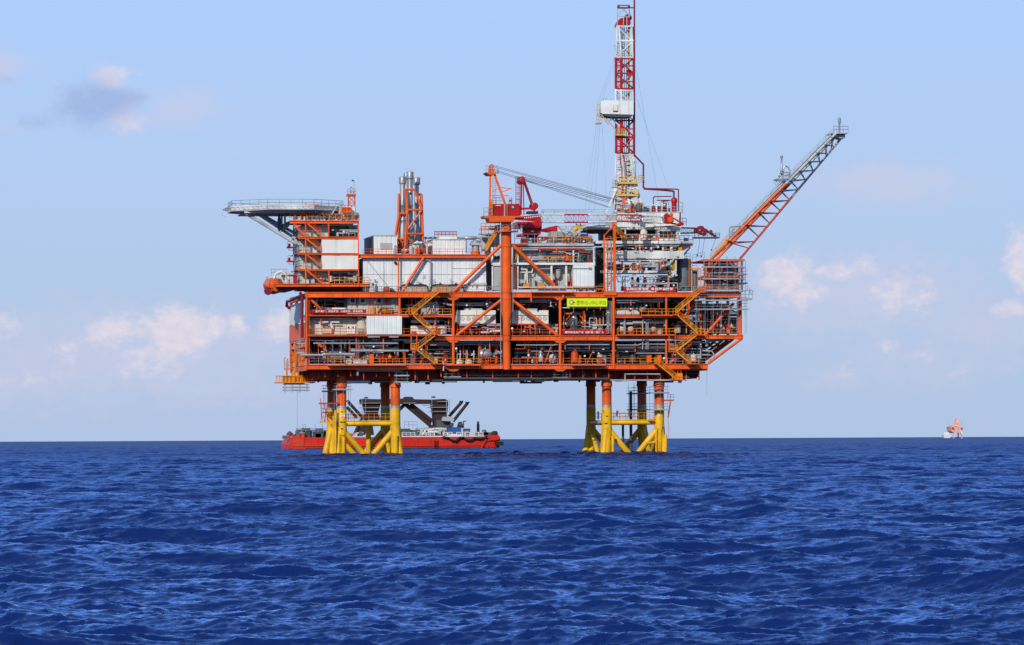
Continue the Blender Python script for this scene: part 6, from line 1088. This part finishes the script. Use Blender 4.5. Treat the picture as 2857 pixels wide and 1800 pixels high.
part(dk, 'escape_basket', 'ochre', lambda b: b.pb(1664,343,1679,345.5,YE-3,1.6).prail(1664,1679,344,YE-3,1.4,sp=.35,r=.035)); part(dk, 'ladder_cage', 'warm', lambda b: b.ladder(P(1668,340,YE-2.8), P(1668,287,YE-2.8), .6, .05, cage=True).ladder(P(1675,330,YE-2.4), P(1675,285,YE-2.4), .6, .05)); part(dk, 'roof_hook', 'galv', lambda b: b.path([P(1684,280,YE-2), P(1683,275,YE-2), P(1687,274,YE-2)], .06).path([P(1692,280,YE-2), P(1690,276,YE-2), P(1695,273,YE-2)], .06).bar(P(1704,280,YE-1),P(1718,270,YE-1),.1))
part(dk, 'amber_basket', 'ochre', lambda b: b.pb(1718,374,1745,378,YE-2.8,1.4).prail(1718,1744,375,YE-2.8,1.0,sp=.4,r=.08)); part(dk, 'work_platform', 'ochre', lambda b: b.pb(1728,508,1781,513,YE-2.6,5).pb(1730,500,1780,504,YE-2.7,.15).prail(1728,1798,508,YE-2.6,1.0,sp=.8,r=.07)); part(dk, 'work_platform', 'ochre', lambda b: b.pb(1724,542,1781,547,YE-2.6,5).pb(1725,532,1733,542,YE-2.7,.2).pb(1770,532,1780,542,YE-2.7,.2).prail(1724,1781,542,YE-2.6,1.0,sp=.7,r=.07)); part(dk, 'side_cage', 'lgrey', lambda b: b.pb(1710,520,1722,523,YE-2,2).prail(1710,1722,520,YE-2,1.2,sp=.5,r=.05)); part(dk, 'side_cage', 'lgrey', lambda b: b.pb(1700,552,1722,555,YE-2,2).prail(1700,1722,552,YE-2,1.2,sp=.5,r=.05).prail(1782,1798,512,YE-1,1.6,sp=.5,r=.05)); part(dk, 'root_leg', 'white', lambda b: b.bar(P(1721,524,YE-1.6),P(1690,596,YE-3),.3).bar(P(1721,528,YE+1.6),P(1714,592,YE+2),.4).bar(P(1776,515,YE-1.6),P(1792,592,YE-2),.34).bar(P(1712,555,YE-1),P(1722,590,YE-1),.5)); part(dk, 'root_platform', 'ochre', lambda b: b.pb(1768,570,1790,582,YE-2.8,.2).prail(1768,1792,580,YE-2.8,1.0,sp=.5,r=.07)); part(dk, 'orange_riser', 'orange', lambda b: b.pb(1737,552,1744,572,YE-2.9,.4).bar(P(1739,570,YE-2.8),P(1752,590,YE-2.8),.32).pb(1735,490,1737,555,YE-2.4,.12).pb(1744,470,1746,555,YE-2.4,.12)); part(dk, 'mud_hose', 'red', lambda b: b.path([P(1730,432,YE-2), P(1731,455,YE-2), P(1735,470,YE-2), P(1735,555,YE-2)], .09).path([P(1738,432,YE-2), P(1743,450,YE-2), P(1745,470,YE-2), P(1745,550,YE-2)], .09), True); part(dk, 'hanging_bag', 'grey', lambda b: b.bar(P(1757,590,YE-2),P(1763,585,YE-2),.8)); part(dk, 'tool_arm', 'galv', lambda b: b.tube(P(1773,455,YE-2), P(1770,497,YE-2), .14).pb(1769,450,1777,454,YE-2.2,.4)); part(dk, 'floor_gear', 'dark', lambda b: b.pb(1722,582,1760,590,YE-2,2).pb(1770,575,1784,592,YE-1,2))
part(dk, 'standpipe', 'dred', lambda b: b.path([P(1770,-6,YE-2), P(1770,433,YE-2), P(1795,459,YE-2), P(1795,522,YE-2), P(1799,527,YE-2)], .17, 8), True)
for x0, y0, x1, y1 in ((1712,168,1668,288), (1714,180,1676,286), (1664,346,1632,584), (1670,346,1643,590), (1680,347,1692,560), (1674,347,1658,590), (1776,195,1838,560), (1778,280,1870,540)): part(dk, 'guy_wire', 'galv', lambda b: b.tube(P(x0,y0,YE), P(x1,y1,YE-(0 if x1 < 1700 else 1)), .022, n=4))
# ---------------------------------------------------------------- flare boom
fb = thing('flare_boom', 'long lattice flare boom slanting up over the sea, orange below and grey above', 'flare boom', P(2020,723,14))
def fpt(t, k):
    """k 0/1 near and far top chords, 2 lower chord"""
    if k == 0: return P(1985+(2333-1985)*t, 723+(372-723)*t, 9)
    if k == 1: return P(1996+(2338-1996)*t, 727+(374-727)*t, 15)
    return P(2064+(2347-2064)*t, 723+(386-723)*t, 12)
TC = .60
for a, c, mt in ((0,TC,'orange'), (TC,1,'lgrey')):
    for k in (0, 1): part(fb, 'top_chord', mt, lambda b: b.tube(fpt(a,k), fpt(c,k), .26, n=10), True)
for a, c, mt in ((0,.52,'redorange'), (.52,1,'lgrey')): part(fb, 'lower_chord', mt, lambda b: b.tube(fpt(a,2), fpt(c,2), .22, n=10), True)
lo = [.09,.145,.27,.38,.485,.575,.66,.735,.81,.875,.935,.985]; hi = [.0,.135,.27,.37,.46,.545,.625,.70,.775,.845,.91,.965]
for i in range(1, len(lo)):
    mt = 'orange' if lo[i] < .55 else 'galv'; mt2 = 'redorange' if lo[i] < .55 else 'galv'
    part(fb, 'web_post', mt2, lambda b: [b.tube(fpt(hi[i],k), fpt(lo[i],2), .10, n=6) for k in (0,1)]); part(fb, 'web_strut', mt2, lambda b: [b.tube(fpt(min(1,hi[i]+.045),k), fpt(lo[i],2), .085, n=6) for k in (0,1)] if i < 0 else [b.tube(fpt(hi[i]+.0,k), fpt(lo[i]-.085 if i > 1 else .09,2), .09, n=6) for k in (0,1)])
    part(fb, 'cross_beam', mt, lambda b: b.tube(fpt(hi[i],0), fpt(hi[i],1), .13, n=8).tube(fpt(hi[i-1],0), fpt(hi[i],1), .09, n=6)); part(fb, 'node_plate', mt, lambda b: b.lathe(fpt(hi[i],0), [(.1,-.3),(.36,0),(.1,.3)], 10))
up = V((-.45,0,.7))
part(fb, 'walkway', 'galv', lambda b: b.bar((fpt(.02,0)+fpt(.02,1))/2+UZ*.15, (fpt(.99,0)+fpt(.99,1))/2+UZ*.15, 1.3, .1)); part(fb, 'handrail', 'galv', lambda b: b.rail(fpt(.10,0)+V((0,.6,.2)), fpt(.985,0)+V((0,.6,.2)), 1.25, 2.2, .04)); part(fb, 'handrail', 'galv', lambda b: b.rail(fpt(.10,1)+V((0,-.6,.2)), fpt(.985,1)+V((0,-.6,.2)), 1.25, 2.2, .04)); part(fb, 'gas_pipe', 'galv', lambda b: b.tube(fpt(.12,0)+V((0,2,.45)), fpt(.98,0)+V((0,2,.45)), .2, n=10).tube(fpt(.2,0)+V((0,3.2,.4)), fpt(.62,0)+V((0,3.2,.4)), .26, n=10), True); part(fb, 'tip_pipe', 'char', lambda b: b.tube(fpt(.66,0)+V((0,4,.25)), fpt(.97,0)+V((0,4,.25)), .14, n=8), True); part(fb, 'lower_pipe', 'mustard', lambda b: b.tube(fpt(.0,0)+V((0,1,-.35)), fpt(.56,0)+V((0,1,-.35)), .14, n=8), True); part(fb, 'stair_flight', 'orange2', lambda b: b.stair(P(1984,722,7), P(2030,672,7), .9, .028).pb(2028,668,2040,671,7,2))
part(fb, 'tip_platform', 'lgrey', lambda b: b.pb(2322,370,2367,373,9,6).pb(2334,376,2358,386,10,3)); part(fb, 'tip_rail', 'galv', lambda b: b.prail(2326,2366,370,9,1.25,sp=.9,r=.055).prail(2326,2366,370,15,1.25,sp=.9,r=.055).rail(P(2366,370,9),P(2366,370,15),1.25,1.2,.05)); part(fb, 'burner', 'grey', lambda b: b.lathe(P(2342,372,12), [(.2,0),(.2,1.9),(.26,2.0),(.32,2.2),(.32,2.9),(.22,3.1)], 14), True)
part(fb, 'pilot_stack', 'galv', lambda b: b.lathe(P(2181,490,12), [(.2,0),(.2,2.0),(.16,2.1),(.16,3.3),(.22,3.4),(.28,3.9)], 12), True); part(fb, 'pilot_coil', 'galv', lambda b: b.path([P(2175,500,11), P(2172,488,11), P(2176,478,11), P(2184,476,11)], .15, 8).path([P(2183,500,11.4), P(2186,470,11.4), P(2190,463,11.4), P(2198,466,11.4), P(2203,475,11.4), P(2203,490,11.4), P(2199,496,11.4)], .16, 8).path([P(2172,492,10.6), P(2202,488,10.6)], .14).path([P(2174,483,10.8), P(2201,481,10.8)], .12), True); part(fb, 'pilot_platform', 'galv', lambda b: b.pb(2168,498,2206,501,10,4).pb(2171,502,2196,504,10,3)); part(fb, 'wind_fence', 'galv', lambda b: [b.bar(P(2158+i*5,508+i*-3,9),P(2170+i*5,520+i*-3,9),.1) for i in range(4)]); part(fb, 'riser_loop', 'grey', lambda b: b.path([P(2035,660,9), P(2035,638,9), P(2038,633,9), P(2078,630,9)], .16, 8).path([P(2043,660,9), P(2043,636,9)], .1).path([P(2048,655,9), P(2048,636,9)], .1), True)
# flare tower base
ft = thing('flare_tower_base', 'orange boxy tower wrapped in scaffolding at the foot of the flare boom', 'tower', P(2018,815,10))
part(ft, 'top_beam', 'orange', lambda b: b.pb(1958,723,2078,729,.4,.5).pb(1962,724,2076,728,16,.5)); part(ft, 'top_deck', 'redorange', lambda b: b.pb(1960,725,2076,728,1,15)); 
for px in (1979, 2058): part(ft, 'column', 'orange', lambda b: b.pb(px-2.6,729,px+2.6,815,.6,.4))
for px in (1966, 1995, 2022, 2048, 2070): part(ft, 'rear_column', 'redorange', lambda b: b.pb(px-2,729,px+2,815,14,.4))
part(ft, 'diagonal_brace', 'orange', lambda b: b.bar(P(2003,727,.7),P(1990,744,.7),.22).bar(P(2032,727,.7),P(2046,744,.7),.22).bar(P(1994,727,8),P(1960,755,8),.2)); part(ft, 'mid_floor', 'redorange', lambda b: b.pb(1962,770,2064,776,2,12).pb(1962,800,2062,815,3,11)); part(ft, 'mid_beam', 'orange', lambda b: b.pb(1998,770,2056,774,1.2,.4).pb(1990,806,2062,815,1.2,.4)); part(ft, 'inner_wall', 'dark', lambda b: b.pb(1966,732,2050,768,9,1).pb(1968,780,2046,800,9,1)); part(ft, 'pipe', 'lgrey', lambda b: b.path([P(1972,762,2.5), P(2046,761,2.5)], .2).path([P(1978,768,3), P(2030,768,3)], .14)); part(ft, 'end_frame', 'redorange', lambda b: [b.pb(px,776,px+2,815,4,.3) for px in (2044,2052,2060)]); part(ft, 'lamp', 'lamp', lambda b: [b.pb(px,782,px+8,784,1,.2) for px in (1978,2020)]); part(ft, 'vessel', 'grey', lambda b: b.lathe(P(2010,768,5), [(.2,-2.4),(.6,-2.2),(.6,2.2),(.2,2.4)], 14, 'x'))
scaff2 = scaff('tall pole scaffold up the right side of the flare tower base', 2064,2080,728,815,.5,8,(765,790))
# ---------------------------------------------------------------- barge far behind, with the rusty installation frame
YBG = 450
def PB(px, py, d=0): return P(px,py,YBG+d)
hull0 = PB(1100,1251)
bg = thing('barge', 'long red flat deck barge lying behind the platform', 'barge', (hull0.x, YBG+12, 0))
def pbb(b, x0, y0, x1, y1, d, dep): return b.pb(x0,y0,x1,y1,YBG+d,dep)
part(bg, 'hull', 'hull', lambda b: b.prism([(PB(a,c).x, PB(a,c).z) for a, c in ((806,1262),(806,1240),(816,1221),(1364,1218),(1376,1214),(1392,1214),(1396,1222),(1392,1262))], YBG, YBG+24)); part(bg, 'rubbing_strake', 'redorange', lambda b: pbb(b,850,1243,1366,1244.5,-.3,.3)); part(bg, 'hull_rib', 'hull', lambda b: [pbb(b,px,1222,px+1.4,1250,-.25,.25) for px in range(1360,1392,8)]+[pbb(b,px,1222,px+1,1248,-.15,.15) for px in (848,886,910)]); part(bg, 'ladder', 'brown', lambda b: b.ladder(PB(1217,1250,-.4), PB(1217,1228,-.4), .9, .1)); part(bg, 'bow_panel', 'redorange', lambda b: pbb(b,817,1226,848,1246,-.2,.2)); part(bg, 'boot_top', 'brown', lambda b: pbb(b,852,1249,1390,1251.5,-.1,.1)); part(bg, 'fender', 'black', lambda b: pbb(b,1382,1232,1405,1243,-1,2)); part(bg, 'fender_line', 'black', lambda b: b.path([PB(1235,1219,-.6), PB(1252,1223,-.6), PB(1262,1229,-.6), PB(1272,1231,-.6), PB(1282,1222,-.6), PB(1292,1221,-.6), PB(1303,1228,-.6), PB(1313,1229,-.6), PB(1324,1223,-.6), PB(1340,1225,-.6), PB(1360,1220,-.6)], .3)); part(bg, 'stern_frame', 'hull', lambda b: b.bar(PB(1342,1250,-.4),PB(1356,1226,-.4),.5).bar(PB(1376,1228,-.4),PB(1392,1224,-.4),.4).bar(PB(1362,1228,-.4),PB(1380,1226,-.4),.4))
for x0, x1 in ((1122,1158),(1178,1212),(1238,1262),(1274,1348)):
    part(bg, 'bulwark_fence', 'white', lambda b: (b.prail if 0 else b.rail)(PB(x0,1217,.3), PB(x1,1217,.3), 1.05, 1.2, .11, mid=2))
part(bg, 'deck_edge', 'white', lambda b: pbb(b,1122,1216,1350,1218,.2,.3)); part(bg, 'deck_house', 'lgrey', lambda b: pbb(b,1165,1194,1246,1216,4,5)); part(bg, 'deck_gear', 'char', lambda b: [pbb(b,x0,y0,x1,1216,4+i%3,3) for i, (x0,x1,y0) in enumerate(((1122,1145,1196),(1146,1166,1200),(1246,1252,1196),(1296,1312,1196),(1348,1374,1206)))]); part(bg, 'deck_gear', 'lgrey', lambda b: [pbb(b,x0,y0,x0+8,1214,2+i%4,1.5) for i, (x0, y0) in enumerate(((1172,1198),(1184,1193),(1197,1203),(1206,1194),(1222,1200),(1233,1196),(990,1208),(1006,1206),(1020,1210)))]); part(bg, 'deck_pipe', 'white', lambda b: b.path([PB(1180,1212,2), PB(1188,1200,2), PB(1205,1200,2), PB(1212,1196,2), PB(1232,1196,2)], .25).path([PB(1195,1214,1), PB(1196,1204,1), PB(1222,1206,1)], .22)); part(bg, 'bollard', 'brown', lambda b: b.lathe(PB(1380,1214,4), [(.9,0),(1.0,.5),(.6,1.2)], 12)); part(bg, 'bitts', 'redorange', lambda b: [b.lathe(PB(px,1222,3), [(.5,0),(.6,1.0),(.7,1.1)], 10) for px in (806,818,834,846)])
rb = random.Random(5)
for i in range(26):
    x0 = rb.choice([rb.uniform(1124,1245), rb.uniform(1288,1345), rb.uniform(820,930), rb.uniform(965,1010)]); hgt = rb.uniform(4,13)
    part(bg, 'deck_fitting', rb.choice(['white','lgrey','char','blue','redorange','teal','white','galv']), lambda b: b.pb(x0,1216-hgt,x0+rb.uniform(3,9),1217,YBG+rb.uniform(1.5,9),1.2) if i % 3 else b.path([PB(x0,1216,3), PB(x0,1214-hgt,3), PB(x0+rb.uniform(3,12),1214-hgt,3)], .2))
part(bg, 'plating_seam', 'brown', lambda b: [pbb(b,px,1222,px+.5,1249,-.06,.06) for px in range(1130,1345,36)])
part(bg, 'high_rail', 'galv', lambda b: b.rail(PB(1128,1194,3), PB(1164,1194,3), 1.8, 1.4, .05))
t = thing('blue_deck_cabin', 'bright blue cabin on the deck of the red barge', 'cabin', PB(1268,1216,3)); part(t, 'body', 'blue', lambda b: pbb(b,1250,1192,1287,1208,2,4)); part(t, 'base', 'white', lambda b: pbb(b,1248,1208,1290,1214,2.5,3))
t = thing('barge_winches', 'blue and grey winch machinery on the left bow of the red barge', 'winch', PB(870,1220,6))
for i, (x0, x1, y0, c_) in enumerate(((826,846,1202,'teal'),(842,866,1198,'char'),(864,884,1203,'blue'),(880,902,1199,'teal'),(898,918,1204,'char'),(834,850,1210,'galv'),(870,896,1211,'char'))): part(t, 'winch', c_, lambda b: pbb(b,x0,y0,x1,1221,3+i%3,2.4).path([PB(x0,y0-2,3), PB(x1,y0-2,3)], .2))
part(t, 'lamp_post', 'galv', lambda b: [b.path([PB(px,1204,3), PB(px,1186,3), PB(px-3,1184,3)], .08) for px in (846,852,880,900)]); part(t, 'guard_rail', 'galv', lambda b: b.rail(PB(826,1206,2), PB(918,1206,2), 1.1, 1.5, .06))
t = thing('bow_fairlead', 'dark blue bow fairlead at the very left end of the red barge', 'fairlead', PB(805,1222,6)); part(t, 'hood', 'teal', lambda b: pbb(b,802,1208,818,1216,4,3).pprism([(790,1224),(791,1215),(800,1216),(802,1224)],YBG+4,3)); part(t, 'drum', 'blue', lambda b: b.lathe(PB(808,1210,3.6), [(.2,-.4),(.7,-.3),(.7,.3),(.2,.4)], 14, 'y'))
fr = thing('installation_frame', 'rusty brown steel installation frame with slanting arms on the barge deck', 'steel frame', PB(1130,1216,10))
def fbar(p, q, w_, d=8): part(fr, 'slant_arm', 'brown', lambda b: b.tube(PB(*p,d), PB(*q,d), w_/19.4, n=12), True)
def fpl(name, pp, d, dep, mt='brown'): part(fr, name, mt, lambda b: b.pprism(pp, YBG+d, dep))
fpl('top_beam', [(1008,1116),(1012,1113),(1060,1114),(1130,1112),(1134,1107),(1150,1107),(1156,1114),(1204,1115),(1240,1113),(1250,1117),(1250,1127),(1010,1128)],6,6); fpl('column', [(1016,1126),(1062,1126),(1054,1160),(1024,1160)],6,6); fpl('column', [(1207,1126),(1251,1126),(1247,1162),(1252,1186),(1214,1186),(1212,1160)],6,6); fpl('column_base', [(1020,1158),(1056,1158),(1066,1172),(1010,1172)],6,6,'brown'); fpl('foot', [(1205,1185),(1262,1185),(1266,1214),(1196,1214)],6,6); fpl('foot', [(1000,1214),(1006,1190),(1040,1188),(1044,1214)],6,6)
for p, q, w_ in (((1131,1128),(1200,1186),12), ((1145,1128),(1206,1176),12), ((1130,1128),(1105,1152),10), ((1253,1162),(1289,1121),9), ((1264,1176),(1305,1124),9), ((972,1122),(1010,1164),9), ((968,1136),(996,1166),9), ((1008,1172),(990,1212),11), ((1024,1172),(1006,1216),11)): fbar(p, q, w_)
part(fr, 'tip_plate', 'brown', lambda b: [b.pb(x,y,x+9,y+4,YBG+7,2) for x, y in ((1284,1118),(1301,1121),(966,1117),(1206,1106),(1018,1108))]); part(fr, 'scaffold_ring', 'galv', lambda b: [b.pb(x0,y,x1,y+1.4,YBG+5,8) for x0, x1, y in ((1009,1066,1124),(1010,1064,1137),(1012,1062,1148),(1127,1160,1124),(1202,1256,1136),(1204,1254,1148),(1220,1256,1120),(1188,1210,1130))]+[b.tube(PB(px,1114,5), PB(px,1158,5), .08, n=4) for px in (1010,1020,1064,1205,1254,1246)]); part(fr, 'tarp', 'lgrey', lambda b: b.pprism([(1236,1163),(1262,1163),(1268,1172),(1262,1176),(1234,1174)],YBG+3,2)); part(fr, 'inner_gear', 'char', lambda b: pbb(b,1218,1172,1258,1212,5,3).pb(1255,1180,1266,1190,YBG+4,2))
t = thing('deck_winch_frame', 'black winch frame standing right of the blue cabin on the barge', 'winch frame', PB(1285,1196,6)); part(t, 'frame', 'dark', lambda b: b.pprism([(1276,1194),(1282,1177),(1288,1177),(1296,1194)],YBG+5,2).path([PB(1293,1190,5), PB(1293,1176,5), PB(1300,1175,5)], .15)); part(t, 'drum', 'char', lambda b: b.lathe(PB(1286,1186,4.8), [(.2,-.2),(.5,-.1),(.5,.1),(.2,.2)], 12, 'y'))
t = thing('barge_stack', 'black upright exhaust pipe near the right end of the red barge', 'exhaust pipe', PB(1334,1216,6)); part(t, 'pipe', 'black', lambda b: b.lathe(PB(1334,1216,6), [(.42,0),(.42,3.3),(.3,3.4),(.3,4.0),(.2,4.2)], 12)); part(t, 'stay', 'galv', lambda b: b.tube(PB(1334,1178,6), PB(1329,1210,6), .06))
t = thing('capstan', 'dark blue capstan at the right end of the red barge', 'capstan', PB(1351,1214,6)); part(t, 'drum', 'teal', lambda b: b.lathe(PB(1351,1212,6), [(.5,0),(.5,.4),(.8,.6),(.6,1.2),(.2,1.4)], 12)); part(t, 'base', 'char', lambda b: pbb(b,1342,1206,1362,1214,5,3))
# ---------------------------------------------------------------- another rig and a supply boat on the horizon
YR_ = 6800.0
def PR(px, py): return P(px,py,YR_)
k_ = lambda px: px*(YR_+900)/FPX
rg = thing('distant_rig', 'small red drilling rig, its distant paleness coloured in, far away on the horizon', 'oil rig', (PR(2669,1218).x, YR_, 0)); 
def prr(b, x0, y0, x1, y1, dep=30, off=0): return b.pb(x0,y0,x1,y1,YR_+off,dep)
part(rg, 'hull', 'salmon', lambda b: b.pprism([(2652,1191),(2660,1188),(2685,1190),(2686,1199),(2680,1207),(2662,1208),(2655,1204)],YR_,30)); part(rg, 'derrick', 'salmon', lambda b: b.pprism([(2668,1168),(2671,1166),(2674,1168),(2677,1188),(2665,1188)],YR_+8,7)); part(rg, 'deck_house', 'white', lambda b: prr(b,2664,1186,2670,1190).pb(2678,1190,2683,1193,YR_-1,5).pb(2681,1204,2686,1212,YR_-1,6)); part(rg, 'crane_boom', 'lgrey', lambda b: b.bar(PR(2654,1194),PR(2644,1176),k_(1)).bar(PR(2683,1190),PR(2684,1174),k_(1.2))); part(rg, 'leg', 'salmon', lambda b: [prr(b,x,1206,x+2,1224,4,o) for x, o in ((2660,0),(2673,20),(2683,0))]); part(rg, 'equipment', 'redorange', lambda b: prr(b,2656,1192,2661,1197,5,-2).pb(2682,1193,2686,1198,YR_-2,5))
t = thing('supply_boat', 'tiny cream white supply boat beside the distant rig on the horizon', 'boat', (PR(2642,1218).x, YR_-60, 0)); part(t, 'hull', 'warm', lambda b: b.pprism([(2632,1213),(2654,1213),(2651,1222),(2635,1222)],YR_-60,12)); part(t, 'superstructure', 'lamp', lambda b: b.pb(2635,1207,2648,1213.5,YR_-60,10)); part(t, 'mast', 'lgrey', lambda b: b.pb(2640,1203,2642,1208,YR_-56,3))

# fittings of a wall hang on that wall
FIT = {'door','fan_grille','port_cover','vent_panel','panel_joint','hatch','window','junction_box','roof_edge','seam','ledge','downpipe','rust_stain','flood_lamp','wall_lamp','panel_seam'}
for o in list(COL.objects):
    if o.parent and o.parent.parent is None and o.name.split('.')[0] in FIT and not o.children:
        wl = [c for c in o.parent.children if c.name.split('.')[0] == 'wall']
        if wl: o.parent = wl[0]
